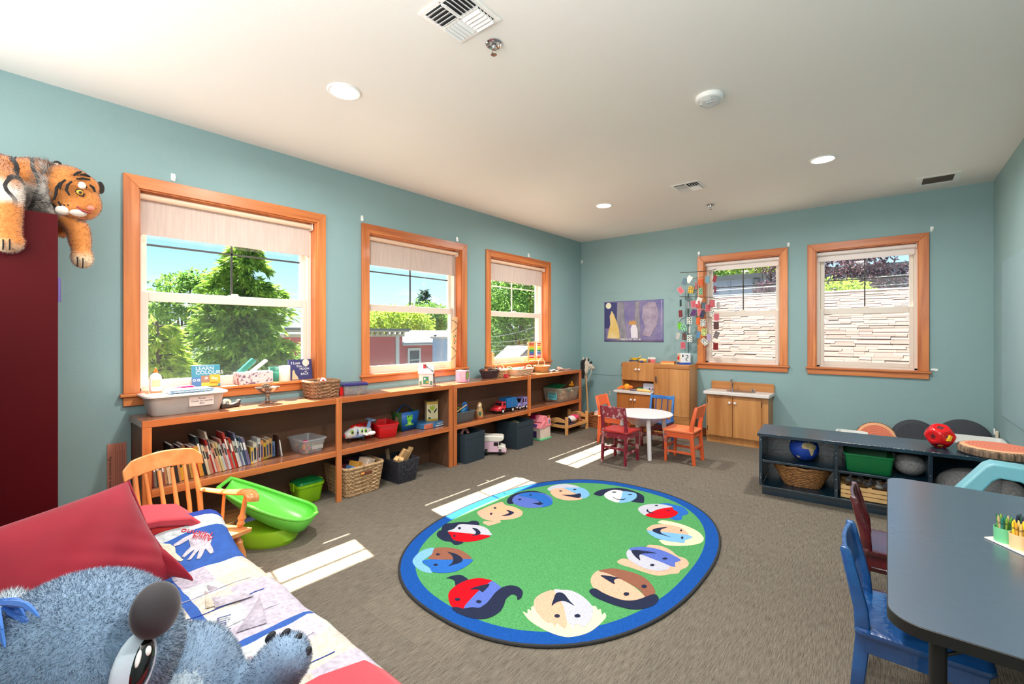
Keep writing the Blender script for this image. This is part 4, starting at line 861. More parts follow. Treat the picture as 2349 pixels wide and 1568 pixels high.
obj('body', MB().loft([sup(.036, .064, 2.6, 24, 0), sup(.038, .066, 2.6, 24, .004), sup(.038, .066, 2.6, 24, .085), sup(.03, .052, 2.4, 24, .105), sup(.02, .024, 2, 24, .118), sup(.02, .02, 2, 24, .122)]), white_p, t)
obj('cap', MB().lathe([(.012, .122), (.012, .132), (.007, .136), (.005, .152), (.001, .154)], 16), org_p, t); obj('paper_label', MB().box(.018, .0195, -.022, .022, .03, .075), M('label_orange', (236, 190, 140), .6), t)
t = thing('pink_scoop', 'hot pink rounded handle lying behind the blue-grey book', 'scoop', (.06, -5.17, S1 + .131))
obj('grip', MB().loft([[(x, y, z) for y, z in ((-.05, 0), (-.046, .018), (-.03, .03), (.03, .03), (.046, .018), (.05, 0))] for x in (-.02, .03)]), hot_p, t, bevel=.004); obj('rim', MB().tube([(.032, -.05, .002), (.032, -.046, .019), (.032, -.03, .031), (.032, .03, .031), (.032, .046, .019), (.032, .05, .002)], .003, 8), pink_p, t); obj('eraser', MB().box(-.035, .0, -.09, -.045, 0, .024, rot=(0, 0, .2)), pink_p, t, bevel=.005)
# board book "LEARN COLOURS"
t = thing('board_book', 'teal board book titled LEARN COLOURS standing against the window', 'book', (-.045, -5.02, SILL), rot=(0, R(-9), R(-8)))
obj('cover', MB().box(-.012, .0, -.085, .085, 0, .155), M('book_teal', (60, 136, 160), .35), t, bevel=.004)
for k, b_ in enumerate(('LEARN', 'COLOURS')): text('lettering', b_, .036, (.0008, -.062, .131 - .030 * k), RX, whiteink, t, 'LEFT')
for k, (c, y0, y1, z0, z1) in enumerate((((66, 116, 170), -.083, -.03, .003, .07), ((150, 112, 84), -.03, .02, .03, .08), ((226, 160, 40), .02, .083, .02, .085), ((196, 190, 60), -.03, .07, .003, .03))): obj('picture', MB().box(0, .0008, y0, y1, z0, z1), M('pic_%d' % k, c, .4), t, ang=0)
for y_, z_ in ((-.07, .05), (-.045, .05), (.0, .062), (.04, .06), (.06, .055)): obj('ring', MB().lathe([(.009, 0), (.009, .0012), (.005, .0012), (.005, 0)], 14, cap0=False, cap1=False, mat=Matrix.Translation((.0008, y_, z_)) @ Euler((0, R(90), 0)).to_matrix().to_4x4()), whiteink, t)
# tape dispenser
t = thing('tape_dispenser', 'small black tape dispenser beside the white-lidded bin', 'tape', (.17, -4.945, S1), 12)
obj('body', MB().prism([(-.065, 0), (.06, 0), (.066, .03), (.07, .048), (.06, .046), (.045, .03), (.0, .018), (-.03, .03), (-.06, .03)], -.02, .02, mat=Matrix(((0, 0, 1, 0), (1, 0, 0, 0), (0, 1, 0, 0), (0, 0, 0, 1)))), M('tape_black', (48, 44, 42), .35), t, bevel=.004)
obj('tape_roll', MB().lathe([(.028, -.009), (.028, .009), (.013, .009), (.013, -.009), (.028, -.009)], 20, cap0=False, cap1=False, mat=Matrix.Translation((0, -.02, .032)) @ Euler((0, R(90), 0)).to_matrix().to_4x4()), M('tape_clear', (224, 220, 210), .3), t)
# tissue box
tis = M('tissue_box_print', (214, 202, 202), .6, c2=(120, 84, 110), vscale=46, det=5); r_ = [n for n in tis.node_tree.nodes if n.type == 'VALTORGB'][0]; r_.color_ramp.elements[0].position = .50; r_.color_ramp.elements[1].position = .60
t = thing('tissue_box', 'mottled mauve tissue box on the window sill', 'box', (-.035, -4.715, SILL)); obj('carton', MB().box(-.058, .058, -.118, .118, 0, .088), tis, t, bevel=.002); obj('top_print', MB().box(-.057, .057, -.117, .117, .088, .0885), M('tissue_top', (226, 218, 216), .6), t)
def slab(name, label, cat, loc, dims, rot, m): return solo(name, label, cat, MB().cbox((0, 0, 0), dims), m, loc=loc, rot=rot, bevel=.003)
slab('paper_pad', 'white folded paper pad sticking up from the tissue box', 'paper', (-.03, -4.685, SILL + .125), (.05, .15, .016), (R(38), 0, 0), M('pad_white', (238, 240, 242), .5))
glass_teal = clear('teal_glass', (140, 206, 196), gloss=.1, haze=.25, hazec=(120, 190, 180))
slab('glass_block', 'tilted teal glass block behind the white paper pad', 'glass', (-.058, -4.755, SILL + .13), (.04, .14, .035), (R(44), 0, 0), glass_teal)
slab('glass_block', 'upright teal glass block beside the white candle', 'glass', (-.065, -4.555, SILL + .057), (.03, .075, .112), (0, 0, 0), glass_teal)
t = thing('pillar_candle', 'white pillar candle on the sill beside the picture book', 'candle', (-.012, -4.495, SILL)); obj('wax', MB().lathe([(.039, 0), (.041, .003), (.041, .118), (.039, .121), (.02, .118), (.001, .117)], 28), M('candle_wax', (246, 238, 226), .4), t); obj('wick', MB().cyl((0, 0, .116), (.002, 0, .13), .0015), ink, t)
# picture book
t = thing('picture_book', 'dark blue picture book with moon and white title leaning in the window corner', 'book', (-.03, -4.355, SILL), rot=(0, R(-7), R(0))); obj('cover', MB().box(-.004, .0, -.095, .095, 0, .165), M('book_navy', (64, 64, 112), .3), t); obj('pages', MB().box(-.014, -.004, -.09, .092, .002, .162), paper, t); obj('back_cover', MB().box(-.017, -.014, -.095, .095, 0, .165), M('book_navy', (64, 64, 112)), t)
obj('moon', MB().lathe([(.001, .0002), (.028, .0002), (.029, 0)], 24, cap0=False, mat=Matrix.Translation((0, .045, .137)) @ Euler((0, R(90), 0)).to_matrix().to_4x4()), M('moon_cream', (232, 214, 200), .6), t)
obj('animal_picture', MB().prism([(-.075, .004), (-.02, .004), (-.03, .03), (-.045, .05), (-.05, .075), (-.06, .085), (-.068, .07), (-.07, .04)], 0, .0006, mat=Matrix(((0, 0, 1, 0), (1, 0, 0, 0), (0, 1, 0, 0), (0, 0, 0, 1)))), M('pic_tan', (206, 190, 150), .6), t)
for b_, y_, z_, s_ in (('I Love', -.04, .137, .030), ('You', -.012, .110, .030), ('to the', .038, .108, .012), ('MOON', .03, .087, .025), ('and', .04, .066, .014), ('BACK', .03, .045, .025)): text('lettering', b_, s_, (.0006, y_, z_), RX, whiteink, t, shear=.15)
# pedestal bowl with pine cones
bsteel = M('pewter', (176, 166, 158), .26, 1.0)
t = thing('pedestal_bowl', 'silver pedestal bowl holding a pine cone', 'bowl', (.18, -4.70, S1))
obj('foot', MB().lathe([(.001, 0), (.04, 0), (.041, .004), (.03, .009), (.017, .02), (.012, .05), (.014, .066), (.022, .072)], 32, cap1=False), bsteel, t); obj('cup', MB().lathe([(.02, .071), (.045, .084), (.068, .104), (.079, .118), (.081, .119), (.078, .119), (.064, .106), (.04, .092), (.001, .088)], 36, cap0=False, cap1=False), bsteel, t)
conem = M('pine_cone', (120, 96, 76), .8, var=.3, vscale=60)
t = thing('pine_cone', 'brown pine cone lying in the silver bowl', 'pine cone', (.18, -4.71, S1 + .118)); mb = MB().ell((0, 0, 0), (.016, .028, .016), 10, 8)
for k in range(60):
    a = k * 2.399; y = -.026 + .052 * k / 60; rr = .020 * math.sqrt(max(.06, 1 - (y / .031) ** 2)); p = Vector((math.cos(a) * rr, y, math.sin(a) * rr)); mb.cbox(tuple(p * 1.05), (.009, .003, .009), 0, (0, a, 0))
obj('scales', mb, conem, t, ang=0, kind='stuff')
solo('dried_petals', 'pale dried petals around the pine cone in the silver bowl', 'petals', (lambda mb, r: [mb.cbox((r.uniform(-.05, .05), r.uniform(-.05, .05), r.uniform(0, .008)), (.018, .012, .002), 0, (r.uniform(-.5, .5), r.uniform(-.5, .5), r.uniform(0, 3))) for k in range(40)] and mb)(MB(), random.Random(1)), M('petal', (226, 214, 196), .8), loc=(.18, -4.70, S1 + .105), ang=0, kind='stuff')
# seagrass basket with toys
sea = M('seagrass', (168, 128, 92), .8, c2=(112, 80, 58), vscale=60); sea2 = M('seagrass_dark', (84, 58, 42), .9)
t = thing('seagrass_basket', 'small chunky seagrass basket full of toys between the two boxes', 'basket', (.145, -4.275, S1)); obj('weave', basket(MB(), .205, .235, .125, .012, 5, 9, .0095, .006, 34, 0, 1, n=102, wave=.004), [sea, sea2], t)
t = thing('toy_ball', 'small white ball with red and blue patches in the seagrass basket', 'ball', (.15, -4.27, S1 + .118)); obj('skin', MB().ell((0, 0, 0), .036, 20, 14), white_p, t)
for v, m in (((.9, -.2, .4), red_p), ((.4, .8, .5), blu_p), ((.1, -.6, .8), red_p)): d = Vector(v).normalized(); obj('patch', MB().ell(tuple(d * .0182), .0195, 14, 8), m, t)
solo('wooden_peg', 'light wooden peg beside the ball in the seagrass basket', 'peg', MB().tube([(0, 0, 0), (.01, .008, .05)], [.012, .008], 10).ell((.012, .01, .055), .013, 12, 8), M('peg_wood', (214, 156, 108), .5), loc=(.17, -4.325, S1 + .09))
solo('toy_block', 'coral toy block in the seagrass basket', 'block', MB().cbox((0, 0, 0), (.05, .05, .03), 0, (.2, .3, .5)), M('coral', (232, 130, 100), .5), loc=(.10, -4.32, S1 + .10), bevel=.004)
# purple lidded box
t = thing('snap_box', 'clear box with dark purple lid beside the seagrass basket', 'box', (.20, -4.02, S1), -16); obj('tub', tub(MB(), .155, .20, .078, .008, .003, .003, .006, .02), clearbin, t); obj('lid', MB().loft([rrect(.168, .213, .022, .076), rrect(.172, .217, .024, .078), rrect(.172, .217, .024, .088), rrect(.16, .205, .02, .091), rrect(.15, .195, .02, .098), rrect(.14, .185, .02, .098)]), M('lid_purple', (52, 44, 108), .28), t, ang=50)
rr = random.Random(4); mb = MB()
for k in range(26): mb.cbox((rr.uniform(-.055, .055), rr.uniform(-.075, .075), rr.uniform(.012, .05)), (.028, .02, .016), rr.randrange(4), (rr.uniform(0, 3), rr.uniform(0, 3), rr.uniform(0, 3)))
obj('small_pieces', mb, [M('mix_olive', (120, 128, 60), .5), M('mix_tan', (200, 170, 110), .5), M('mix_pink', (206, 110, 120), .5), M('mix_teal', (70, 120, 120), .5)], t, ang=0, kind='stuff')
solo('red_block', 'small red block squeezed between seagrass basket and purple-lidded box', 'block', MB().cbox((0, 0, .035), (.03, .03, .07)), red_p, loc=(.21, -4.141, S1), bevel=.004)
# busy-board toy house
hw = M('house_white', (222, 218, 212), .5, var=.04, vscale=20); hp = M('house_pink', (230, 196, 184), .5); sw_yz = Matrix(((1, 0, 0, 0), (0, 0, 1, 0), (0, 1, 0, 0), (0, 0, 0, 1)))
t = thing('lock_toy_house', 'white wooden toy house with blue and green doors and a black strap', 'toy house', (.185, -3.225, S1), 46); a = .066
# gable faces local +y... the gabled end (blue door) looks to local +x
obj('walls', MB().prism([(-a, 0), (a, 0), (a, .125), (0, .19), (-a, .125)], -.068, .068, mat=Matrix(((0, 0, 1, 0), (1, 0, 0, 0), (0, 1, 0, 0), (0, 0, 0, 1)))), hw, t, bevel=.002)
for s_ in (-1, 1): obj('roof_side', MB().add([(-.074, 0, .198), (.074, 0, .198), (.074, s_ * .078, .120), (-.074, s_ * .078, .120), (-.074, 0, .204), (.074, 0, .204), (.074, s_ * .078, .126), (-.074, s_ * .078, .126)], [(0, 1, 2, 3), (4, 5, 6, 7), (0, 1, 5, 4), (1, 2, 6, 5), (2, 3, 7, 6), (3, 0, 4, 7)]), M('roof_white', (232, 232, 234), .4), t)
obj('chimney', MB().box(-.03, .0, -.035, -.01, .165, .21), M('chimney_red', (190, 60, 66), .5), t, bevel=.001)
d = obj('door', MB().box(.068, .071, -.026, .026, .02, .09), M('door_blue', (28, 110, 180), .4), t); obj('triangle', MB().prism([(-.012, .056), (.008, .056), (-.002, .078)], .071, .0725, mat=Matrix(((0, 0, 1, 0), (1, 0, 0, 0), (0, 1, 0, 0), (0, 0, 0, 1)))), whiteink, d); obj('latch', MB().lathe([(.008, 0), (.008, .004), (.001, .005)], 12, mat=Matrix.Translation((.071, .014, .045)) @ Euler((0, R(90), 0)).to_matrix().to_4x4()), M('latch_cream', (230, 200, 170), .4), d)
d = obj('door', MB().box(-.026, .026, -.069, -.066, .02, .092), M('door_green', (70, 140, 110), .4), t); obj('latch', MB().lathe([(.009, 0), (.009, .004), (.001, .005)], 12, mat=Matrix.Translation((.012, -.069, .04)) @ Euler((R(90), 0, 0)).to_matrix().to_4x4()), yel_p, d); obj('square', MB().box(-.016, -.004, -.0705, -.069, .06, .08), whiteink, d)
for y_ in (-.045, .045): obj('shutter', MB().box(.068, .070, y_ - .009, y_ + .009, .03, .085), M('shutter_sage', (170, 176, 140), .5), t)
for x_ in (-.05, .05): obj('shutter', MB().box(x_ - .01, x_ + .01, -.069, -.067, .01, .05), M('shutter_green', (96, 140, 110), .5), t)
for y_ in (-.04, .045): obj('lantern', MB().lathe([(.001, 0), (.007, .003), (.003, .012), (.001, .018)], 10, (.071, y_, .095)), black_p, t)
obj('gable_band', MB().box(.068, .0705, -.035, .035, .115, .125), M('gable_blue', (66, 130, 180), .5), t); obj('base_pink', MB().box(-.067, .067, -.0685, -.067, 0, .02), hp, t)
strap = obj('strap', MB().tube(bez([(-.01, -.03, .205), (.03, -.052, .168), (.07, -.062, .14), (.078, -.05, .09), (.08, -.03, .04), (.085, -.01, .006), (.085, .05, .004)], 8), .006, 6, flat=(1.5, .4)), black_p, t)
# pink cube box
t = thing('pink_box', 'pink wooden cube box with a shield-shaped window', 'box', (.215, -2.765, S1), 22); pk = M('pink_print', (232, 190, 204), .5, c2=(214, 160, 186), vscale=24)
obj('walls', MB().box(-.055, .055, -.055, .055, 0, .118), pk, t, bevel=.002); obj('top', MB().box(-.056, .056, -.056, .056, .118, .121), M('pink_top', (238, 214, 222), .5), t)
sm = Matrix(((0, 0, 1, 0), (1, 0, 0, 0), (0, 1, 0, 0), (0, 0, 0, 1)))
obj('shield_window', MB().prism([(-.028, .105), (.028, .105), (.03, .06), (.018, .034), (0, .024), (-.018, .034), (-.03, .06)], .055, .0556, mat=sm), M('shield_green', (150, 190, 80), .5), t); obj('shield_frame', MB().tube([sm @ Vector((y, z, .056)) for y, z in ((-.028, .105), (.028, .105), (.03, .06), (.018, .034), (0, .024), (-.018, .034), (-.03, .06))], .0025, 6, closed=True), black_p, t)
obj('heart_picture', MB().box(-.04, -.01, -.0556, -.055, .02, .1), M('pic_lav', (200, 180, 220), .5), t)
# baskets at the far end
dk = M('wicker_dark', (74, 52, 54), .7, var=.25, vscale=60); tanw = M('wicker_tan', (206, 172, 130), .7, var=.2, vscale=60); ltw = M('wicker_light', (226, 200, 166), .7, var=.15, vscale=60); goldw = M('wicker_gold', (212, 160, 96), .7, var=.2, vscale=60)
t = thing('round_basket', 'dark brown round wicker basket with small ring handles', 'basket', (.15, -2.275, S1)); obj('weave', basket(MB(), .20, .24, .085, .035, 2, 7, .0065, .004, 26, n=78), dk, t)
for s_ in (-1, 1): obj('handle', MB().tube([(0, s_ * .12 - .03 * math.cos(a) * 0 + 0, .085) if False else (.03 * math.cos(a), s_ * .118, .083 + .03 * math.sin(a)) for a in np.linspace(0, PI, 12)], .003, 6), dk, t)
solo('toy_carrot', 'small orange toy in the dark wicker basket', 'toy', MB().ell((0, 0, 0), (.02, .028, .016), 12, 8), org_p, loc=(.13, -2.31, S1 + .082))
solo('dried_flower', 'dry brown seed head in the dark wicker basket', 'flower', MB().ell((0, 0, .02), .014, 10, 6).cyl((0, 0, 0), (0, 0, .02), .004), conem, loc=(.12, -2.22, S1 + .085))
t = thing('oval_basket', 'tan oval wicker basket with hoop handle behind the red block', 'basket', (.135, -2.085, S1)); obj('weave', basket(MB(), .17, .22, .075, .025, 2, 6, .006, .004, 24, n=72), tanw, t); obj('handle', MB().tube([(0 + .0 * a, .085 * math.cos(a), .075 + .075 * math.sin(a)) for a in np.linspace(0, PI, 16)], .004, 6), tanw, t)
t = thing('oblong_basket', 'long pale wicker tray basket of small toys under the third window', 'basket', (.18, -1.76, S1)); obj('weave', basket(MB(), .22, .38, .075, .03, 4, 6, .0065, .004, 30, n=90), ltw, t)
for s_ in (-1, 1): obj('handle', MB().tube([(.045 * math.cos(a), s_ * .192, .075 + .035 * math.sin(a)) for a in np.linspace(0, PI, 12)], .004, 6), ltw, t)
toys = [('green toy leaf', grn_p), ('white toy egg', white_p), ('pink toy shell', pink_p), ('teal toy bean', teal_p), ('cream toy bun', M('bun', (226, 206, 170), .6)), ('red toy tomato', red_p), ('pale yellow toy corn', M('corn', (236, 222, 150), .5))]
for k, (n_, m_) in enumerate(toys): solo('toy_food', n_ + ' in the long pale wicker tray', 'toy', MB().ell((0, 0, 0), (.03 - .002 * k, .028, .018), 14, 8), m_, loc=(.14 + .05 * (k % 2), -1.90 + .045 * k, S1 + .075))
for k, (y_, n_) in enumerate(((-2.13, 'white crumpled paper'), (-2.05, 'white folded cloth'))): solo('paper_wad', n_ + ' in the tan hoop-handled basket', 'paper', MB().grid(lambda u, v: (.09 * (u - .5), .07 * (v - .5), .022 * math.sin(9 * u + k) * math.cos(7 * v)), 8, 8), paper, loc=(.13, y_, S1 + .082), solid=.002, ang=0)
t = thing('red_cube', 'small red cube in front of the tan baskets', 'block', (.298, -2.155, S1), 15); obj('cube', MB().box(-.022, .022, -.022, .022, 0, .044), M('cube_red', (200, 48, 52), .4), t, bevel=.003)
t = thing('egg_basket', 'golden wicker basket with tall hoop handle below the abacus', 'basket', (.13, -1.235, S1)); obj('weave', basket(MB(), .20, .23, .08, .03, 2, 7, .0065, .005, 26, n=78), goldw, t); obj('rim_band', MB().tube(sup(.212, .242, 2, 40, .082), .009, 8, closed=True), ltw, t); obj('handle', MB().tube([(0, .075 * math.cos(a), .08 + .10 * math.sin(a)) for a in np.linspace(0, PI, 18)], .006, 8), ltw, t)
solo('doll_cloth', 'small white doll cloth lying right of the golden basket', 'cloth', MB().grid(lambda u, v: (.12 * (u - .5), .14 * (v - .5), .012 + .01 * math.sin(8 * u) * math.cos(6 * v)), 12, 12), white_p, loc=(.18, -1.03, S1), solid=.002)
skin = M('doll_skin', (228, 180, 150), .5)
t = thing('small_doll', 'small doll lying at the far end of the bookcase top', 'doll', (.17, -.86, S1), 10); obj('head', MB().ell((0, -.04, .026), .026, 14, 10), skin, t); obj('body', MB().ell((0, .02, .02), (.03, .045, .02), 14, 8), M('doll_dress', (236, 214, 206), .8), t); obj('arm', MB().tube([(.02, 0, .02), (.06, .05, .012)], [.009, .006], 8), skin, t)
solo('toy_spoon', 'pale pink toy spoon at the very end of the bookcase top', 'spoon', MB().tube([(0, 0, .006), (0, .14, .006)], .005, 8).ell((0, .16, .007), (.018, .025, .006), 12, 6), M('spoon_pink', (230, 176, 160), .5), loc=(.2, -.82, S1))
# abacus, blocks and rolled map on the sills
t = thing('abacus', 'wooden abacus with coloured bead rows in the third window', 'abacus', (.0, -1.20, SILL), -6)
wb = M('beech', (222, 176, 122), .45); obj('base', MB().box(-.045, .03, -.14, .14, 0, .012), wb, t, bevel=.002)
for y_ in (-.13, .0, .13): obj('post', MB().box(-.008, .008, y_ - .010, y_ + .010, .012, .265), wb, t, bevel=.002)
obj('top_rail', MB().box(-.007, .007, -.13, .13, .255, .267), wb, t)
for k, c in enumerate([red_p, org_p, yel_p, lime_p, grn_p, blu_p, pur_p, pink_p, red_p, yel_p]):
    z_ = .03 + .023 * (9 - k); m = MB()
    for j in range(6): m.lathe([(.002, -.008), (.009, -.006), (.009, .006), (.002, .008)], 10, mat=Matrix.Translation((0, -.118 + j * .0165, z_)) @ Euler((R(90), 0, 0)).to_matrix().to_4x4())
    for j in range(4): m.lathe([(.002, -.008), (.009, -.006), (.009, .006), (.002, .008)], 10, mat=Matrix.Translation((0, .05 + j * .0165, z_)) @ Euler((R(90), 0, 0)).to_matrix().to_4x4())
    obj('bead_row', m, c, t); obj('wire', MB().cyl((0, -.13, z_), (0, .13, z_), .0015, None, 6), steel, t)
t = thing('wooden_block_stack', 'small pale wooden toy tower at left on the third window sill', 'toy', (.0, -2.06, SILL)); obj('board', MB().box(-.02, .02, -.035, .0, 0, .15), wb, t, bevel=.002)
for k in range(4): obj('peg', MB().cyl((0, 0, .02 + .036 * k), (0, .03, .02 + .036 * k), .009, None, 10), wb, t)
tbm = M('map_tube', (214, 168, 122), .5, var=.1, vscale=10)
t = thing('painted_tube', 'tall painted cardboard tube standing in the middle window', 'tube', (.0, -2.70, SILL), rot=(R(-3), 0, 0)); obj('tube', MB().lathe([(.028, 0), (.028, .56), (.024, .56), (.024, .54)], 24, cap1=False), tbm, t)
for k, (z_, sl) in enumerate(((.12, .03), (.20, -.03), (.42, .03), (.50, -.02))): obj('stripe', MB().tube([(.0285 * math.cos(a), .0285 * math.sin(a), z_ + sl * math.sin(a + .5)) for a in np.linspace(0, 2 * PI, 24, endpoint=False)], .003, 5, closed=True), black_p, t)
for a_, z_, m_, s_ in ((-.6, .31, red_p, .02), (-.9, .34, grn_p, .014), (-.3, .35, black_p, .012), (-.6, .27, black_p, .014), (-.2, .29, grn_p, .012), (-1.0, .29, org_p, .012)): obj('flower_print', MB().ell((.0245 * math.cos(a_), .0245 * math.sin(a_), z_), (.006, .006, s_), 10, 6).xf(Matrix.Identity(4)), m_, t)

# ---------------------------------------------------------------- the row of books
rb = random.Random(11)
BK = [('dark red', (120, 34, 30), .016, .215), ('grey', (120, 118, 112), .012, .17), ('charcoal', (52, 56, 56), .018, .18), ('pale blue', (170, 196, 206), .012, .18), ('rust', (150, 70, 50), .010, .15), ('tan', (196, 156, 118), .014, .19), ('cream', (226, 200, 160), .018, .19), ('peach', (228, 178, 130), .020, .165), ('black', (36, 32, 40), .016, .235), ('orange-tan', (214, 150, 92), .014, .20), ('golden yellow', (236, 178, 40), .018, .15), ('plum', (70, 46, 66), .014, .215), ('brown', (120, 82, 56), .016, .225), ('dull gold', (196, 150, 70), .014, .18),
      ('mottled grey', (150, 142, 124), .014, .17), ('bright red', (196, 36, 30), .018, .20), ('amber', (232, 160, 56), .022, .20), ('dark teal', (22, 48, 62), .018, .262), ('ivory', (220, 206, 176), .014, .20), ('brown-pink', (196, 138, 112), .020, .185), ('crimson', (170, 36, 34), .012, .235), ('white', (226, 214, 204), .012, .285), ('salmon', (222, 140, 112), .012, .17), ('sand', (220, 184, 142), .014, .20), ('olive-topped cream', (214, 196, 140), .012, .205), ('light grey', (200, 204, 206), .016, .185), ('rose', (196, 130, 124), .012, .22), ('silver', (206, 210, 214), .014, .185), ('red and white striped', (206, 60, 62), .014, .262), ('sage', (150, 160, 140), .010, .20), ('scarlet', (190, 40, 24), .016, .215), ('pearl', (224, 222, 216), .010, .19), ('off-white', (216, 214, 206), .012, .185), ('steel blue', (110, 120, 160), .012, .245), ('bluish white', (196, 206, 214), .010, .18), ('dark blue', (50, 80, 116), .012, .205), ('white-spined violet', (120, 110, 150), .020, .20)]
BK2 = [('yellow', (238, 200, 90), .018, .115), ('white', (226, 218, 200), .026, .145), ('coral', (222, 130, 100), .010, .105), ('glossy white', (222, 224, 228), .020, .165), ('orange', (232, 150, 90), .022, .145), ('lemon', (222, 190, 60), .024, .12), ('sand', (222, 180, 120), .022, .135), ('tan', (206, 160, 104), .024, .14), ('blue and peach', (120, 160, 196), .024, .11)]
def ordn(k): return str(k) + {1: 'st', 2: 'nd', 3: 'rd'}.get(k % 10 if k % 100 not in (11, 12, 13) else 0, 'th')
y = -5.402; n_ = len(BK) + len(BK2); k = 0
for i, (nm, c, th, h) in enumerate(BK):
    lean = 4 + 10 * min(1, i / 22); dp = rb.uniform(.13, .18); fx = .300 - .0022 * i + rb.uniform(-.012, .006); k += 1
    m = M('spine_' + nm.replace(' ', '_').replace('-', '_'), c, .45, c2=tuple(int(v * .72) for v in c), vscale=26, stretch=(1, 1, .5), det=4); mb = MB().box(-dp, -.0015, 0, .0016, 0, h).box(-dp, -.0015, th - .0016, th, 0, h).box(-.0035, 0, 0, th, 0, h).box(-dp + .003, -.003, .0016, th - .0016, .002, h - .003, 1).box(0, .0004, th * .2, th * .8, h * .55, h * .82, 2)
    o = obj('book', mb, [m, paper, whiteink if sum(c) < 420 else ink], loc=(fx, y, S2 + math.sin(R(lean)) * 0), rot=(R(lean), 0, 0), ang=0); tag(o, '%s book leaning left, %s from the left in the bookcase row' % (nm, ordn(k)), 'book', 'row of books in the low bookcase'); y += th / math.cos(R(lean)) + .0008
for i, (nm, c, th, h) in enumerate(BK2):
    dp = .12; fx = .215 - .011 * i; k += 1; m = M('spine2_' + nm.replace(' ', '_'), c, .45, c2=tuple(int(v * .8) for v in c), vscale=40, det=4)
    mb = MB().box(-dp, -.0015, 0, .0016, 0, h).box(-dp, -.0015, th - .0016, th, 0, h).box(-.003, 0, 0, th, 0, h).box(-dp + .003, -.003, .0016, th - .0016, .002, h - .003, 1).box(0, .0004, th * .25, th * .75, h * .15, h * .75, 2)
    o = obj('book', mb, [m, paper, ink if i % 2 else M('print_blue', (60, 80, 140), .6)], loc=(fx, y, S2), rot=(R(1.5), 0, 0), ang=0); tag(o, '%s upright small book, %s from the left in the bookcase row' % (nm, ordn(k)), 'book', 'row of books in the low bookcase'); y += th + .0012
t = thing('bookend', 'brown sheet bookend with a white book edge at the end of the row', 'bookend', (.12, y + .004, S2)); obj('plate', MB().prism([(-.05, 0), (.05, 0), (.05, .14), (.04, .155), (-.04, .155), (-.05, .14)], 0, .003, mat=sw_yz), M('bookend_brown', (66, 38, 30), .5), t); obj('foot', MB().box(-.05, .05, -.08, .0, 0, .0015), M('bookend_brown', (66, 38, 30)), t)
solo('book', 'thin white book leaning at the right end, after the brown bookend', 'book', MB().box(-.06, .06, -.004, .004, 0, .125), white_p, loc=(.105, y + .033, S2), rot=(R(9), 0, 0), ang=0)

# ---------------------------------------------------------------- bookcase, middle shelf
def pieces(parent, n, box, cols, seed, size=.03): 
    r = random.Random(seed); mb = MB()
    for k in range(n): s_ = size * r.uniform(.6, 1.2); mb.cbox((r.uniform(-box[0], box[0]), r.uniform(-box[1], box[1]), r.uniform(box[2], box[3])), (s_, s_ * .8, s_ * .5), r.randrange(len(cols)), (r.uniform(0, 3), r.uniform(0, 3), r.uniform(0, 3)))
    return obj('small_pieces', mb, cols, parent, ang=0, kind='stuff')
t = thing('clear_bin', 'open clear plastic bin of small coloured toys beside the books', 'bin', (.17, -4.405, S2), 4); obj('tub', tub(MB(), .25, .185, .112, .02, .003, .009, .008, .025), clearbin, t); pieces(t, 60, (.09, .06, .012, .05), [red_p, yel_p, blu_p, hot_p, org_p, teal_p], 3, .026)
obj('label_card', MB().box(.108, .1095, -.02, .07, .03, .06, rot=(0, R(10), 0)), paper, t); obj('pink_piece', MB().ell((-.02, .0, .065), (.03, .025, .02), 12, 8), hot_p, t)
lb_ = M('plane_blue', (128, 160, 206), .35)
t = thing('toy_plane', 'white and pale blue chunky toy aeroplane behind the bookcase post', 'toy plane', (.165, -3.945, S2), -4)
fus = [(-.135, .06, .008, .008), (-.125, .062, .03, .028), (-.09, .07, .045, .04), (-.05, .085, .05, .055), (-.01, .08, .05, .05), (.04, .072, .045, .04), (.085, .07, .034, .03), (.105, .072, .02, .02), (.11, .073, .004, .004)]
obj('fuselage', MB().loft([[(rx * math.cos(a), y_, zc + rz * math.sin(a)) for a in np.linspace(0, 2 * PI, 20, endpoint=False)] for y_, zc, rx, rz in fus]), white_p, t)
obj('belly', MB().ell((0, -.02, .046), (.046, .095, .022), 18, 8), lb_, t); obj('tail_fin', MB().prism([(.06, .09), (.10, .09), (.112, .165), (.09, .165)], -.009, .009, mat=sm), lb_, t, bevel=.004); obj('tailplane', MB().box(-.06, .06, .085, .125, .16, .17), lb_, t, bevel=.004)
obj('roof', MB().ell((0, -.03, .122), (.03, .055, .02), 16, 8), red_p, t); obj('wing', MB().box(-.10, .10, .01, .055, .052, .062), white_p, t, bevel=.004)
for s_ in (-1, 1): obj('engine', MB().ell((s_ * .10, .06, .068), (.018, .038, .018), 12, 8), white_p, t)
obj('nose', MB().ell((0, -.133, .06), (.014, .012, .014), 12, 8), red_p, t)
for y_, z_, m_ in ((-.085, .088, lime_p), (-.04, .08, lb_), (.0, .085, lime_p), (.035, .082, lime_p)): w_ = obj('porthole', MB().ell((.042, y_, z_), (.011, .013, .018 if m_ is not lb_ else .03), 12, 8), m_, t); obj('glass', MB().ell((.049, y_, z_), (.007, .008, .011), 10, 6), black_p, w_)
for x_, y_ in ((.03, .02), (-.03, .02), (0, -.09)): obj('wheel', MB().lathe([(.004, -.008), (.014, -.007), (.015, 0), (.014, .007), (.004, .008)], 14, mat=Matrix.Translation((x_, y_, .015)) @ Euler((0, R(90), 0)).to_matrix().to_4x4()), black_p, t); obj('strut', MB().cyl((x_, y_, .015), (x_, y_, .04), .005), lb_, t)
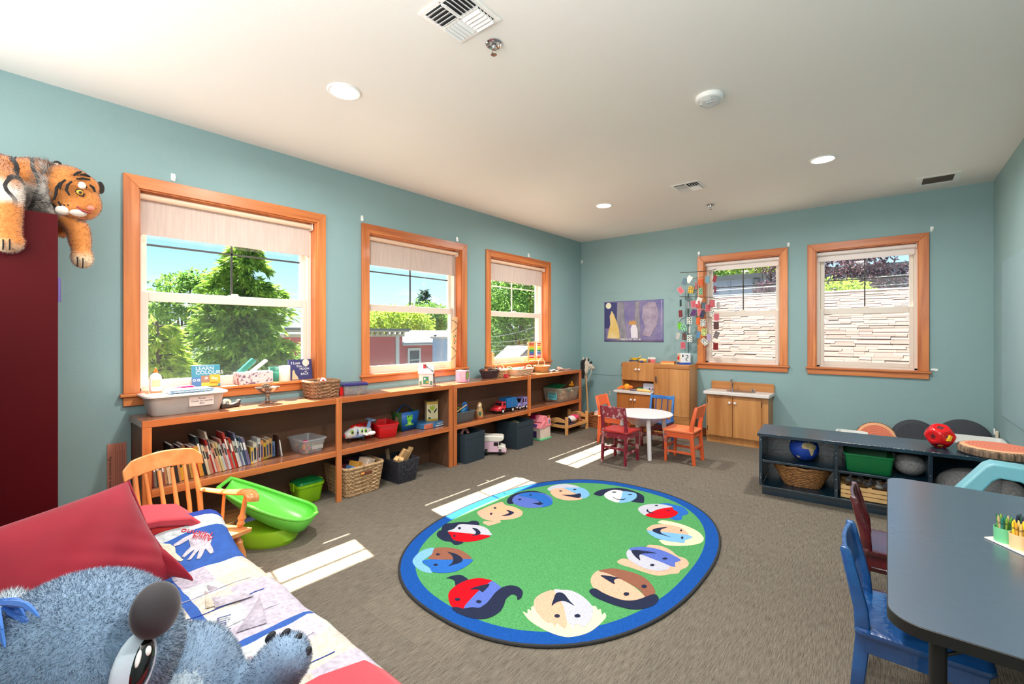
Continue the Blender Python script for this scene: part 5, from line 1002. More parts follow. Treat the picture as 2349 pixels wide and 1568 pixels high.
t = thing('red_bin', 'open bright red plastic bin on the bookcase shelf', 'bin', (.155, -3.70, S2), -12); obj('tub', tub(MB(), .27, .185, .122, .014, .003, .007, .012, .02), red_p, t)
solo('red_bin', 'second red bin corner showing behind the toy plane tail', 'bin', tub(MB(), .10, .10, .12, .01, .003, .006, .01, .015), M('bin_red_dark', (180, 18, 24), .35), loc=(.09, -3.845, S2), rot=(0, 0, R(-12)))
# frog basket
frog_b = M('frog_box_blue', (28, 104, 190), .4); t = thing('frog_basket', 'blue felt basket with a green frog and strap handle', 'basket', (.085, -3.415, S2))
bx = lambda w0, w1, z: [(-.07 - .02 * w1, -.08 - .03 * w1, z), (.07 + .012 * w1, -.08 - .012 * w1, z), (.07 + .012 * w1, .08 + .035 * w1, z), (-.07 - .02 * w1, .08 + .03 * w1, z)]
obj('front_panel', MB().add(bx(0, 0, 0)[1:3] + bx(0, 1, .175)[1:3][::-1], [(0, 1, 2, 3)]), frog_b, t, solid=.004); obj('side_panel', MB().add([bx(0, 0, 0)[0], bx(0, 0, 0)[1], bx(0, 1, .175)[1], bx(0, 1, .175)[0]], [(0, 1, 2, 3)]), M('frog_box_green', (52, 96, 40), .7), t, solid=.004); obj('side_panel', MB().add([bx(0, 0, 0)[3], bx(0, 0, 0)[2], bx(0, 1, .175)[2], bx(0, 1, .175)[3]], [(0, 1, 2, 3)]), M('frog_box_green', (52, 96, 40)), t, solid=.004); obj('back_panel', MB().add([bx(0, 0, 0)[0], bx(0, 0, 0)[3], bx(0, 1, .175)[3], bx(0, 1, .175)[0]], [(0, 1, 2, 3)]), frog_b, t, solid=.004); obj('bottom', MB().add(bx(0, 0, .002), [(0, 1, 2, 3)]), frog_b, t, solid=.002)
obj('handle', MB().tube(arc((.0, -.09, .165), (.0, .09, .165), .065, 14), .009, 8, flat=(1.3, .35)), frog_b, t)
fg = M('frog_green', (120, 214, 60), .5); F = lambda x, z: (.0755 + .0125 * z / .175, x, z)
fr = obj('frog', MB().ell(F(.0, .11), (.003, .034, .022), 16, 8).ell(F(-.02, .133), (.003, .014, .014), 12, 6).ell(F(.02, .133), (.003, .014, .014), 12, 6).ell(F(.0, .072), (.003, .024, .028), 14, 8).ell(F(-.03, .052), (.003, .02, .008), 10, 6).ell(F(.03, .052), (.003, .02, .008), 10, 6), fg, t)
obj('eye', MB().ell((F(-.02, .135)[0] + .003, -.018, .135), (.002, .005, .007), 8, 6).ell((F(.02, .135)[0] + .003, .018, .135), (.002, .005, .007), 8, 6), black_p, fr); obj('tummy', MB().ell((F(0, .066)[0] + .002, 0, .066), (.002, .014, .017), 12, 6), M('frog_tummy', (206, 226, 140), .5), fr)
obj('paper_tag', MB().box(-.005, .04, -.1, -.098, .085, .13, rot=(0, R(6), 0)), M('kraft_tag', (170, 130, 104), .8), t)
t = thing('flat_box', 'flat blue and orange puzzle box under the floral carton', 'box', (.150, -3.165, S2), 3); obj('carton', MB().box(-.10, .10, -.155, .155, 0, .048), M('puzzle_blue', (52, 96, 150), .4, c2=(70, 130, 176), vscale=14), t, bevel=.002); obj('front_picture', MB().box(.10, .1006, -.153, -.04, .002, .046), M('puzzle_orange', (214, 130, 100), .4, c2=(190, 90, 70), vscale=30), t)
text('lettering', 'PUZZLE', .024, (.1008, .06, .03), RX, whiteink, t); obj('print_strip', MB().box(.10, .1006, .0, .13, .006, .014), whiteink, t)
t = thing('floral_carton', 'cream carton with green sprig picture standing on the puzzle box', 'box', (.140, -3.125, S2 + .0485), -24); obj('carton', MB().box(-.038, .038, -.058, .058, 0, .19), M('carton_cream', (226, 210, 168), .5), t, bevel=.001); 
for s_, x in ((1, 0), (-1, 0)): pass
obj('top_flap', MB().box(-.036, .036, .058, .060, .17, .205, rot=(R(-12), 0, 0)).box(-.036, .036, -.060, -.058, .17, .2, rot=(R(10), 0, 0)), M('carton_gold', (200, 160, 60), .5), t, ang=0)
for y_, z_, m_, s_, tl_ in ((-.03, .10, 'sprig_dark', .026, .6), (.03, .10, 'sprig_dark', .026, -.6), (0, .13, 'sprig_lime', .03, 0), (-.015, .13, 'sprig_lime', .025, .3), (.016, .13, 'sprig_lime', .025, -.3), (-.03, .03, 'sprig_dark', .014, 1.2)): obj('leaf_print', MB().ell((0, 0, 0), (.0012, .009, s_), 10, 8).xf(Matrix.Translation((.038, y_, z_)) @ Euler((tl_, 0, 0)).to_matrix().to_4x4()), M(m_, (40, 66, 40) if 'dark' in m_ else (170, 190, 60), .5), t)
obj('gold_band', MB().box(.038, .0385, -.056, .056, 0, .02).box(.038, .0385, -.056, .056, .165, .19), M('carton_gold', (200, 160, 60)), t); obj('text_panel', MB().box(-.03, .03, .058, .0585, .04, .15), paper, t)
# grey bin
t = thing('grey_bin', 'dark grey open bin of wooden toys at the second bookcase left end', 'bin', (.215, -2.80, S2)); obj('tub', tub(MB(), .19, .27, .112, .018, .003, .006, .01, .015), M('bin_grey2', (92, 96, 98), .4), t)
solo('blue_paddle', 'bright blue rounded paddle sticking out of the grey bin', 'toy', MB().ell((0, 0, 0), (.008, .045, .07), 18, 12).cbox((0, 0, -.05), (.012, .05, .06)), blu_p, loc=(.22, -2.735, S2 + .13), rot=(R(6), 0, 0))
solo('green_stick', 'lime green stick leaning in the grey bin', 'stick', MB().cyl((0, -.13, .16), (0, .06, .13), .008, None, 8), M('stick_lime', (130, 160, 40), .5), loc=(.21, -2.83, S2))
solo('wooden_spoon', 'beige wooden spoon with red end in the grey bin', 'spoon', MB().cyl((0, -.09, .11), (0, .06, .17), .006, None, 8).ell((0, -.1, .105), (.012, .014, .012), 10, 6), wb, loc=(.26, -2.81, S2))
solo('teal_brush', 'teal toy brush lying in the grey bin', 'toy', MB().cbox((0, 0, 0), (.03, .07, .025), 0, (.5, 0, .2)), M('teal2', (40, 120, 170), .4), loc=(.27, -2.81, S2 + .12), bevel=.004)
# nesting doll
t = thing('nesting_doll', 'painted wooden nesting doll on the shelf beside the grey bin', 'doll', (.27, -2.565, S2)); nd = M('doll_gold', (196, 168, 110), .35, c2=(150, 96, 60), vscale=30, det=4)
obj('body', MB().lathe([(.001, 0), (.038, 0), (.039, .012), (.041, .03), (.04, .07), (.034, .1), (.027, .112), (.026, .125), (.027, .145), (.022, .165), (.01, .176), (.001, .178)], 26), nd, t); obj('face', MB().ell((.012, -.012, .142), (.016, .016, .02), 12, 8), M('doll_face', (240, 214, 190), .5), t); obj('base_band', MB().lathe([(.04, 0), (.0405, .02), (.0395, .024)], 26, cap0=False, cap1=False), M('doll_base', (170, 84, 40), .4), t); obj('flower_paint', MB().ell((.03, -.022, .06), (.014, .014, .022), 10, 6), M('doll_green', (40, 96, 70), .4), t)
# dump truck
def wheels(t, pts, r, w_, hub): 
    for x_, y_ in pts:
        k = obj('wheel', MB().lathe([(r * .5, -w_), (r * .95, -w_), (r, -w_ * .6), (r, w_ * .6), (r * .95, w_), (r * .5, w_)], 20, mat=Matrix.Translation((x_, y_, r)) @ Euler((0, R(90), 0)).to_matrix().to_4x4()), black_p, t); obj('hub', MB().lathe([(.001, -w_ * 1.05), (r * .55, -w_ * 1.05), (r * .55, w_ * 1.05), (.001, w_ * 1.05)], 14, mat=Matrix.Translation((x_, y_, r)) @ Euler((0, R(90), 0)).to_matrix().to_4x4()), hub, k)
tr_r = pl('truck_red', (206, 46, 56)); tr_b = pl('truck_blue', (24, 110, 172)); win = M('toy_window', (40, 24, 30), .3)
t = thing('toy_truck', 'toy truck with red cab and blue ribbed container', 'toy truck', (.205, -2.06, S2))
wheels(t, [(.055, -.115), (-.055, -.115), (.055, .06), (-.055, .06)], .027, .012, white_p)
obj('chassis', MB().box(-.05, .05, -.2, .14, .022, .04), black_p, t); obj('bonnet', MB().loft([[(x, y_, z) for x, z in ((-.06, .035), (.06, .035), (.06, zt * .8), (.045, zt), (-.045, zt), (-.06, zt * .8))] for y_, zt in ((-.205, .05), (-.19, .07), (-.13, .082), (-.10, .084))]), tr_r, t, bevel=.004)
obj('cab', MB().prism([(-.135, .05), (-.05, .05), (-.05, .125), (-.06, .13), (-.105, .13), (-.128, .085)], -.058, .058, mat=sm), tr_r, t, bevel=.004); obj('windscreen', MB().box(-.046, .046, -.1245, -.1225, .088, .12, rot=(R(-20), 0, 0)), win, t); obj('side_window', MB().box(.0575, .0592, -.105, -.064, .088, .118), win, t)
obj('container', MB().prism([(-.042, .05), (.13, .05), (.165, .09), (.13, .165), (-.042, .165)], -.064, .064, mat=sm), tr_b, t, bevel=.004)
for k in range(6): obj('rib', MB().box(.064, .067, -.035 + k * .026, -.028 + k * .026, .06, .158), tr_b, t)
obj('mudguard', MB().tube([(.058, -.115 + .034 * math.cos(a), .03 + .034 * math.sin(a)) for a in np.linspace(0, PI, 12)], .007, 8), tr_r, t)
lv = pl('jeep_lilac', (150, 144, 208)); t = thing('toy_jeep', 'lilac toy jeep with white wheels behind the truck', 'toy car', (.195, -1.78, S2), 0)
wheels(t, [(.05, -.065), (-.05, -.065), (.05, .065), (-.05, .065)], .024, .012, white_p)
obj('body', MB().prism([(-.105, .025), (.10, .025), (.105, .07), (-.02, .078), (-.10, .066)], -.055, .055, mat=sm), lv, t, bevel=.004); obj('cabin', MB().prism([(-.04, .07), (.10, .07), (.098, .142), (.01, .142), (-.012, .128)], -.052, .052, mat=sm), lv, t, bevel=.004)
for a, b in ((-.02, .02), (.03, .065), (.073, .092)): obj('side_window', MB().prism([(a + .012, .082), (b, .082), (b, .13), (a + .022, .13)], .0522, .0535, mat=sm), win, t)
obj('windscreen', MB().box(-.042, .042, -.032, -.030, .085, .128, rot=(R(-28), 0, 0)), win, t); obj('bumper', MB().box(-.056, .056, -.112, -.1, .02, .036).box(.053, .058, -.03, .03, .018, .034), white_p, t, bevel=.003)
# building-block bin
t = thing('block_bin', 'large clear bin with a teal paper label reading Building Blocks', 'bin', (.188, -.845, S2)); obj('tub', tub(MB(), .31, .49, .185, .025, .003, .012, .012, .03), clear('clear_bin_big', (236, 236, 232), gloss=.05, haze=.28, hazec=(214, 204, 190), rough=.15), t)
lb = obj('label_card', MB().prism([(-.06, .045), (-.045, .03), (.07, .03), (.085, .05), (.085, .135), (-.05, .14), (-.06, .13)], .2335, .2355, mat=Matrix(((1, 0, 0, 0), (0, 0, -1, 0), (0, 1, 0, 0), (0, 0, 0, 1)))), M('label_teal', (96, 186, 196), .7), t)
for k, b_ in enumerate(('Building', 'Blocks!!')): text('lettering', b_, .036, (.012, -.2362, .105 - .04 * k), (R(90), 0, 0), M('marker_dark', (30, 70, 86), .6), lb, extrude=.0003)
obj('white_tab', MB().box(.148, .151, .0, .04, .13, .14), whiteink, t)
mb = MB(); r = random.Random(9)
for k in range(40): mb.cbox((r.uniform(-.11, .11), r.uniform(-.2, .2), r.uniform(.03, .14)), (.06, .05, .04), r.choice([0, 0, 0, 1, 2]), (r.uniform(0, 3), r.uniform(0, 3), r.uniform(0, 3)))
obj('blocks_inside', mb, [M('block_wood', (220, 170, 120), .5), M('block_green', (60, 120, 80), .5), M('block_orange', (236, 140, 50), .5)], t, bevel=.003, kind='stuff')
solo('green_sheet', 'dark green board lying across the building block bin', 'board', MB().cbox((0, 0, 0), (.20, .26, .012), 0, (R(6), R(4), .2)), M('board_green', (20, 110, 70), .4), loc=(.15, -.93, S2 + .195), bevel=.002)
t = thing('orange_toy_piece', 'orange plastic toy piece on the rim of the block bin', 'toy', (.25, -.685, S2 + .185)); obj('block', MB().cbox((0, 0, .015), (.04, .07, .03)).ell((0, .01, .045), (.015, .02, .022), 10, 8), pl('orange2', (240, 160, 30)), t, bevel=.003)

# ---------------------------------------------------------------- bookcase, floor level
t = thing('green_tub', 'lime green tub with dark green clip lid on the floor', 'tub', (.125, -4.385, 0)); obj('tub', tub(MB(), .175, .205, .15, .016, .003, .008, .02, .03), lime_p, t); obj('lid', MB().loft([rrect(.165, .195, .03, .146), rrect(.175, .21, .03, .152), rrect(.165, .195, .03, .166), rrect(.12, .15, .03, .170), rrect(.115, .145, .03, .166)]), pl('lid_green', (20, 134, 66)), t, ang=50)
for s_ in (-1, 1): obj('clip', MB().box(-.03, .03, s_ * .112 - .006, s_ * .112 + .006, .10, .162), lime_p, t, bevel=.004)
rush = M('rush_natural', (206, 172, 130), .8, c2=(150, 112, 76), vscale=50); rush2 = M('rush_dark', (104, 72, 46), .9)
t = thing('rush_basket', 'large natural woven basket of cartons and blocks under the bookcase', 'basket', (.185, -4.01, 0)); obj('weave', basket(MB(), .37, .36, .235, .032, 8, 15, .0095, .006, 40, 0, 1, n=120, wave=.004), [rush, rush2], t)
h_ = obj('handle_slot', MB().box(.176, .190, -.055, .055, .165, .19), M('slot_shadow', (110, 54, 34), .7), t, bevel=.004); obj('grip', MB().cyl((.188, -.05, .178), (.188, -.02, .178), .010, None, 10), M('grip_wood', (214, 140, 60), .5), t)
solo('carton', 'cream carton with a round hole in the large basket', 'box', MB().box(-.05, .05, -.045, .045, 0, .13), M('carton_w', (226, 204, 184), .6), loc=(.25, -3.96, .14), rot=(R(-14), R(8), .3), bevel=.002)
solo('carton', 'yellow carton standing in the large basket', 'box', MB().box(-.045, .045, -.04, .04, 0, .13), M('carton_y', (226, 160, 60), .6), loc=(.25, -4.06, .13), rot=(R(-20), R(6), .5), bevel=.002)
solo('carton', 'small blue carton at the front of the large basket', 'box', MB().box(-.035, .035, -.035, .035, 0, .11), M('carton_b', (90, 140, 196), .6), loc=(.28, -4.12, .13), rot=(R(-25), R(5), .3), bevel=.002)
solo('carton', 'dark purple carton at the back of the large basket', 'box', MB().box(-.05, .05, -.05, .05, 0, .12), M('carton_p', (70, 34, 60), .6), loc=(.11, -4.04, .14), rot=(R(-10), 0, .2), bevel=.002)
solo('carton', 'navy carton in the back right of the large basket', 'box', MB().box(-.05, .05, -.05, .05, 0, .11), M('carton_n', (40, 48, 90), .6), loc=(.12, -3.92, .145), rot=(R(8), 0, .1), bevel=.002)
solo('carton', 'dark red carton behind the bookcase post in the large basket', 'box', MB().box(-.04, .04, -.045, .045, 0, .1), M('carton_r', (110, 34, 46), .6), loc=(.16, -4.135, .14), rot=(R(-6), 0, .1), bevel=.002)
# black strap basket: woven bands as a checker of raised cells
blackw = M('strap_charcoal', (50, 50, 58), .55, var=.12, vscale=8); t = thing('strap_basket', 'charcoal woven strap basket of wooden pieces', 'basket', (.245, -3.60, 0)); mb = MB(); bw, bd, bh, ins = .31, .235, .20, .026
def wallpt(side, u, z):
    f = 1 - z / bh; hx, hy = bw / 2 - ins * f, bd / 2 - ins * f; return {0: (hx, -hy + 2 * hy * u), 1: (hx - 2 * hx * u, hy), 2: (-hx, hy - 2 * hy * u), 3: (-hx + 2 * hx * u, -hy)}[side]
for side, nu_ in ((0, 7), (1, 9), (2, 7), (3, 9)):
    nx, ny = [(1, 0), (0, 1), (-1, 0), (0, -1)][side]
    for r_ in range(6):
        for c_ in range(nu_):
            o_ = .0035 if (r_ + c_) % 2 else .0005; z0, z1 = bh * r_ / 6 + .001, bh * (r_ + 1) / 6 - .001; q = [wallpt(side, (c_ + .04) / nu_, z0), wallpt(side, (c_ + .96) / nu_, z0), wallpt(side, (c_ + .96) / nu_, z1), wallpt(side, (c_ + .04) / nu_, z1)]; zz = (z0, z0, z1, z1)
            mb.add([(p[0] + nx * o_, p[1] + ny * o_, z) for p, z in zip(q, zz)] + [(p[0] - nx * .004, p[1] - ny * .004, z) for p, z in zip(q, zz)], [(0, 1, 2, 3), (7, 6, 5, 4), (0, 4, 5, 1), (1, 5, 6, 2), (2, 6, 7, 3), (3, 7, 4, 0)])
mb.box(-bw / 2 + ins, bw / 2 - ins, -bd / 2 + ins, bd / 2 - ins, 0, .006); obj('strap_weave', mb, blackw, t, ang=0, kind='stuff'); obj('rim', MB().tube([(bw / 2, -bd / 2, bh), (bw / 2, bd / 2, bh), (-bw / 2, bd / 2, bh), (-bw / 2, -bd / 2, bh)], .005, 6, closed=True), blackw, t)
obj('handle', MB().tube(arc((bw / 2 + .006, -.05, .13), (bw / 2 + .006, .05, .16), -.03, 8), .004, 6), blackw, t)
for k, (x_, y_, z_, d, rt, n_) in enumerate(((.29, -3.60, .20, (.03, .075, .17), (R(-28), R(20), 0), 'large tan plank'), (.27, -3.52, .20, (.02, .05, .17), (R(-20), R(15), 0), 'thin tan plank right of the large one'), (.30, -3.66, .19, (.04, .05, .07), (R(30), R(20), .5), 'tan triangular block at left'), (.32, -3.63, .185, (.04, .045, .05), (.3, .4, .8), 'small tan block in the middle'), (.17, -3.66, .21, (.025, .03, .14), (R(8), 0, .4), 'grey-tan post at the back'))): solo('wooden_piece', n_ + ' in the charcoal strap basket', 'block', MB().cbox((0, 0, 0), d), M('plank_tan', (226, 178, 122), .5, var=.08, vscale=10) if k != 4 else M('post_tan', (150, 130, 104), .6), loc=(x_, y_, z_), rot=rt, bevel=.003)
felt = M('felt_slate', (36, 50, 60), .85, var=.08, vscale=30, bump=.1, bscale=300)
def fbin(label, x, y_, dx, dy, h):
    t = thing('fabric_bin', label, 'bin', (x, y_, 0)); obj('walls', MB().loft([rrect(dx, dy, .012, 0), rrect(dx + .006, dy + .006, .012, h), rrect(dx - .004, dy - .004, .012, h), rrect(dx - .01, dy - .01, .01, .01)]), felt, t, ang=50)
    sm_ = obj('seam', MB().loft([rrect(dx + .009, dy + .009, .013, h - .055), rrect(dx + .009, dy + .009, .013, h - .001)], cap0=False, cap1=False), felt, t, ang=50); return t
fbin('dark slate fabric bin at left, under the grey toy bin', .235, -2.745, .30, .285, .30); fbin('dark slate fabric bin at right, under the toy truck', .275, -1.965, .32, .30, .305)
solo('fabric_toy', 'pink striped cloth toy peeking from the left fabric bin', 'toy', MB().tube(arc((0, -.05, 0), (0, .05, 0), .05, 10), .016, 8), M('cloth_pink', (226, 150, 140), .8), loc=(.24, -2.76, .27))
solo('fabric_toy', 'dark green cloth toy inside the right fabric bin', 'toy', MB().ell((0, 0, 0), (.08, .07, .05), 14, 8), M('cloth_moss', (84, 88, 64), .9), loc=(.27, -1.97, .245))
# camper van
cw = pl('camper_white', (232, 226, 214)); cpk = pl('camper_pink', (232, 190, 208)); t = thing('toy_camper', 'white and pink toy camper van between the fabric bins', 'toy car', (.335, -2.40, 0), 38)
wheels(t, [(.07, -.062), (.07, .062), (-.08, -.062), (-.08, .062)], .034, .014, M('hub_grey', (110, 106, 106), .5))
L_ = Matrix(((1, 0, 0, 0), (0, 0, 1, 0), (0, 1, 0, 0), (0, 0, 0, 1)))
obj('lower_body', MB().prism([(-.14, .03), (.125, .03), (.128, .07), (-.14, .075)], -.068, .068, mat=L_), cpk, t, bevel=.006); obj('bonnet', MB().prism([(.05, .065), (.127, .065), (.122, .088), (.075, .105), (.05, .11)], -.066, .066, mat=L_), cw, t, bevel=.006)
obj('living_box', MB().prism([(-.14, .07), (.045, .07), (.045, .15), (-.14, .15)], -.068, .068, mat=L_), cpk, t, bevel=.004); obj('roof', MB().prism([(-.145, .148), (.07, .148), (.105, .165), (.108, .19), (.09, .205), (-.13, .21), (-.145, .19)], -.074, .074, mat=L_), cw, t, bevel=.008)
obj('windscreen', MB().box(.058, .062, -.056, .056, .105, .15, rot=(0, R(-22), 0)), win, t); obj('door_window', MB().box(.0, .05, -.0695, -.0665, .10, .14).box(-.0, .05, .0665, .0695, .10, .14), win, t)
obj('roof_window', MB().box(.1, .109, -.045, .045, .168, .192), M('tinted', (176, 170, 160), .3), t); obj('door_post', MB().box(.048, .056, -.068, -.06, .09, .155).box(.048, .056, .06, .068, .09, .155), cw, t); obj('bumper', MB().box(.12, .135, -.07, .07, .03, .05), cpk, t, bevel=.004)
# pink doll's house
dpk = pl('dollhouse_pink', (236, 140, 150)); dcr = pl('dollhouse_cream', (236, 218, 204)); dmag = pl('dollhouse_magenta', (176, 30, 90)); dgr = pl('dollhouse_green', (120, 206, 150)); t = thing('dolls_house', "pink and cream plastic doll's house with green base", 'toy house', (.30, -1.505, 0), 0)
obj('base', MB().box(-.10, .105, -.115, .11, 0, .025), dgr, t, bevel=.005); obj('lower_storey', MB().box(-.09, .09, -.105, .0, .025, .16).box(-.09, .095, .0, .10, .025, .20), dcr, t, bevel=.004)
for k in range(5): obj('siding_line', MB().box(.0948, .0962, .005, .095, .045 + k * .03, .047 + k * .03), pl('siding', (222, 196, 186)), t)
obj('lower_roof', MB().prism([(-.12, .15), (.01, .15), (.01, .235), (-.03, .235), (-.08, .20)], -.1, .1, mat=sm), dpk, t, bevel=.005); obj('upper_storey', MB().box(-.08, .07, .0, .095, .2, .24), dcr, t, bevel=.004); obj('upper_roof', MB().prism([(-.075, .22), (.065, .22), (.04, .29), (-.03, .30)], -.095, .085, mat=sm), dpk, t, bevel=.006)
g = obj('gable', MB().prism([(.02, .17), (.105, .17), (.105, .24), (.085, .268), (.04, .268), (.02, .24)], .09, .10, mat=sm), dpk, t, bevel=.003); w_ = obj('window', MB().prism([(.045, .195), (.082, .195), (.082, .245), (.064, .256), (.045, .245)], .10, .1035, mat=sm), white_p, g); obj('pane', MB().box(.1035, .1045, .049, .062, .2, .218).box(.1035, .1045, .066, .079, .2, .218).box(.1035, .1045, .049, .062, .222, .243).box(.1035, .1045, .066, .079, .222, .243), pur_p, w_)
obj('trim_ledge', MB().box(-.09, .105, .0, .108, .165, .18), dpk, t, bevel=.003); obj('side_door', MB().box(-.03, .03, -.108, -.104, .03, .11), M('dollhouse_violet', (80, 60, 120), .4), t); obj('side_window', MB().box(-.02, .04, -.118, -.112, .165, .20, rot=(R(-25), 0, 0)), M('dollhouse_violet', (80, 60, 120)), t); obj('back_wing', MB().box(-.11, -.02, -.06, .05, .23, .30), dmag, t, bevel=.004)
# doll bed
bw_ = M('bed_pine', (220, 164, 100), .45, var=.1, vscale=8); t = thing('doll_bed', 'small pine doll bed with arched ends at the bookcase end', 'bed', (.32, -.885, 0))
for x_, y_, h in ((.145, -.255, .235), (-.145, -.255, .235), (.145, .255, .25), (-.145, .255, .25)): obj('leg', MB().box(x_ - .019, x_ + .019, y_ - .014, y_ + .014, 0, h), bw_, t, bevel=.004)
for y_, z0, z1 in ((-.255, .155, .215), (.255, .165, .235)): obj('headboard' if y_ > 0 else 'footboard', MB().prism([(-.13, z0)] + [(.13, z0)] + [(.13 - .26 * i / 10, z1 - .035 + .035 * math.sin(PI * i / 10)) for i in range(11)], y_ - .007, y_ + .007, mat=L_), bw_, t, bevel=.002); obj('end_rail', MB().box(-.13, .13, y_ - .008, y_ + .008, .085, .125), bw_, t, bevel=.002)
for x_ in (.148, -.148): obj('side_rail', MB().box(x_ - .008, x_ + .008, -.245, .245, .085, .118), bw_, t, bevel=.002)
obj('slats', MB().box(-.14, .14, -.24, .24, .085, .092), bw_, t)
t = thing('rag_doll', 'doll in pink and white lying in the pine doll bed', 'doll', (.33, -.80, .095)); obj('trousers', MB().tube([(0, -.28, .03), (0, -.16, .035), (0, -.08, .04)], [.03, .036, .042], 12), M('doll_jeans', (40, 36, 56), .8), t); obj('body', MB().ell((0, .0, .055), (.06, .10, .045), 16, 10), M('doll_top', (232, 224, 220), .8), t); obj('jacket', MB().ell((.0, .055, .075), (.07, .07, .035), 16, 10), M('doll_pink', (222, 60, 100), .8), t); obj('head', MB().ell((.0, .16, .07), .05, 16, 12), M('doll_brown_skin', (150, 94, 66), .6), t); obj('hair', MB().ell((-.01, .185, .08), (.052, .04, .05), 14, 10), M('doll_hair', (40, 24, 20), .8), t); obj('arm', MB().tube([(.06, .06, .06), (.10, .10, .03)], [.018, .013], 8), M('doll_brown_skin', (150, 94, 66)), t)
solo('doll_blanket', 'dark violet blanket spread in the doll bed', 'blanket', MB().grid(lambda u, v: (-.12 + .24 * u, -.24 + .3 * v, .006 + .010 * math.sin(9 * u) * math.cos(11 * v) + .01), 12, 14), M('blanket_violet', (56, 34, 54), .9), loc=(.32, -.885, .092), solid=.003)
# basket of dolls, stick horse, broom
redw = M('wicker_red', (156, 92, 48), .7, var=.25, vscale=60); t = thing('doll_hamper', 'reddish wicker hamper of dolls beyond the doll bed', 'basket', (.50, -.36, 0)); obj('weave', basket(MB(), .27, .30, .17, .012, 8, 12, .0078, .005, 36, n=108), redw, t)
for k, (x_, y_, m_, n_) in enumerate(((.53, -.44, skin, 'pink rag doll'), (.46, -.30, M('cloth_lilac', (206, 186, 200), .9), 'lilac rag doll'), (.55, -.29, M('cloth_peach', (226, 176, 160), .9), 'peach rag doll'))): solo('rag_doll', n_ + ' on top of the wicker hamper', 'doll', MB().ell((0, 0, .02), (.055, .07, .03), 14, 8).ell((.02, .06, .035), .028, 12, 8), m_, loc=(x_, y_, .165))
fur_w = M('horse_plush', (216, 200, 182), .9, sheen=.4, bump=.2, bscale=200); fur_k = M('horse_mane', (26, 24, 26), .9, sheen=.3)
t = thing('stick_horse', 'hobby horse with cream plush head, black mane and wooden pole', 'hobby horse', (.27, -.33, 0))
obj('pole', MB().cyl((.05, -.0, 0), (.0, .0, .78), .0125, None, 12), M('pole_pine', (206, 160, 108), .5), t); obj('wheel', MB().lathe([(.004, -.01), (.03, -.01), (.03, .01), (.004, .01)], 16, mat=Matrix.Translation((.05, .0, .03)) @ Euler((0, R(90), 0)).to_matrix().to_4x4()), red_p, t)
hd = MB().ell((0, -.005, .80), (.04, .055, .09), 16, 12).ell((.0, .0, .885), (.045, .065, .055), 16, 12).ell((.02, .055, .855), (.04, .06, .04), 16, 12).ell((.03, .115, .82), (.036, .045, .034), 14, 10)
obj('head', hd, fur_w, t, remesh=.009, smoothmod=8); obj('muzzle', MB().ell((.034, .135, .812), (.034, .034, .03), 14, 10), M('horse_muzzle', (226, 190, 178), .9), t)
mb = MB(); r = random.Random(2)
for k in range(60): f = k / 60; mb.tube(bez([(r.uniform(-.02, .02), -.03 - .03 * math.sin(PI * f), .95 - .2 * f), (r.uniform(-.03, .03), -.075 - .02 * r.random(), .93 - .22 * f), (r.uniform(-.035, .035), -.085, .88 - .22 * f)], 3), .006, 5)
obj('mane', mb, fur_k, t, kind='stuff'); obj('forelock', MB().ell((.02, .03, .935), (.022, .03, .022), 10, 8).ell((.05, .075, .895), (.012, .03, .02), 10, 8), fur_k, t)
for s_ in (-1, 1): obj('ear', MB().loft([[(s_ * .03 + a, -.015 + b, z) for a, b in ((-.012 * f, 0), (0, .014 * f), (.012 * f, 0), (0, -.01 * f))] for z, f in ((.925, 1), (.955, .9), (.985, .1))]), fur_w, t)
obj('eye', MB().ell((.047, .03, .888), .007, 10, 8), black_p, t); obj('bridle', MB().tube([(.045, .02, .80), (.055, .05, .83), (.06, .085, .86), (.045, .09, .875)], .006, 6).tube(bez([(.045, .08, .82), (.06, .05, .74), (.03, .02, .66), (.0, .01, .60)], 6), .004, 6), M('bridle_tan', (206, 196, 180), .7), t)
t = thing('toy_broom', 'red toy broom leaning behind the end of the bookcase', 'broom', (.22, -.50, 0)); obj('bristles', MB().loft([sup(.06, .16, 3, 20, 0), sup(.05, .10, 3, 20, .2), sup(.03, .04, 2, 20, .26)]), red_p, t); obj('handle', MB().cyl((0, 0, .26), (-.04, .02, .78), .010, None, 10), red_p, t)
t = thing('wall_sign', 'pinkish printed sheet fixed to the wall behind the rocking chair', 'sign', (.004, -5.51, .30)); obj('sheet', MB().box(-.002, .002, -.046, .044, -.05, .345), M('sheet_pink', (196, 130, 110), .7), t)
text('lettering', 'Agreements at moments', .024, (.0026, -.032, .15), (R(90), R(90), R(90)), ink, t, extrude=.0002)
for k in range(6): obj('text_line', MB().box(.002, .0026, -.008 + .008 * k, -.0055 + .008 * k, .02 + .02 * (k % 3), .33 - .03 * (k % 2)), M('sheet_ink', (150, 90, 76), .7), t, ang=0)
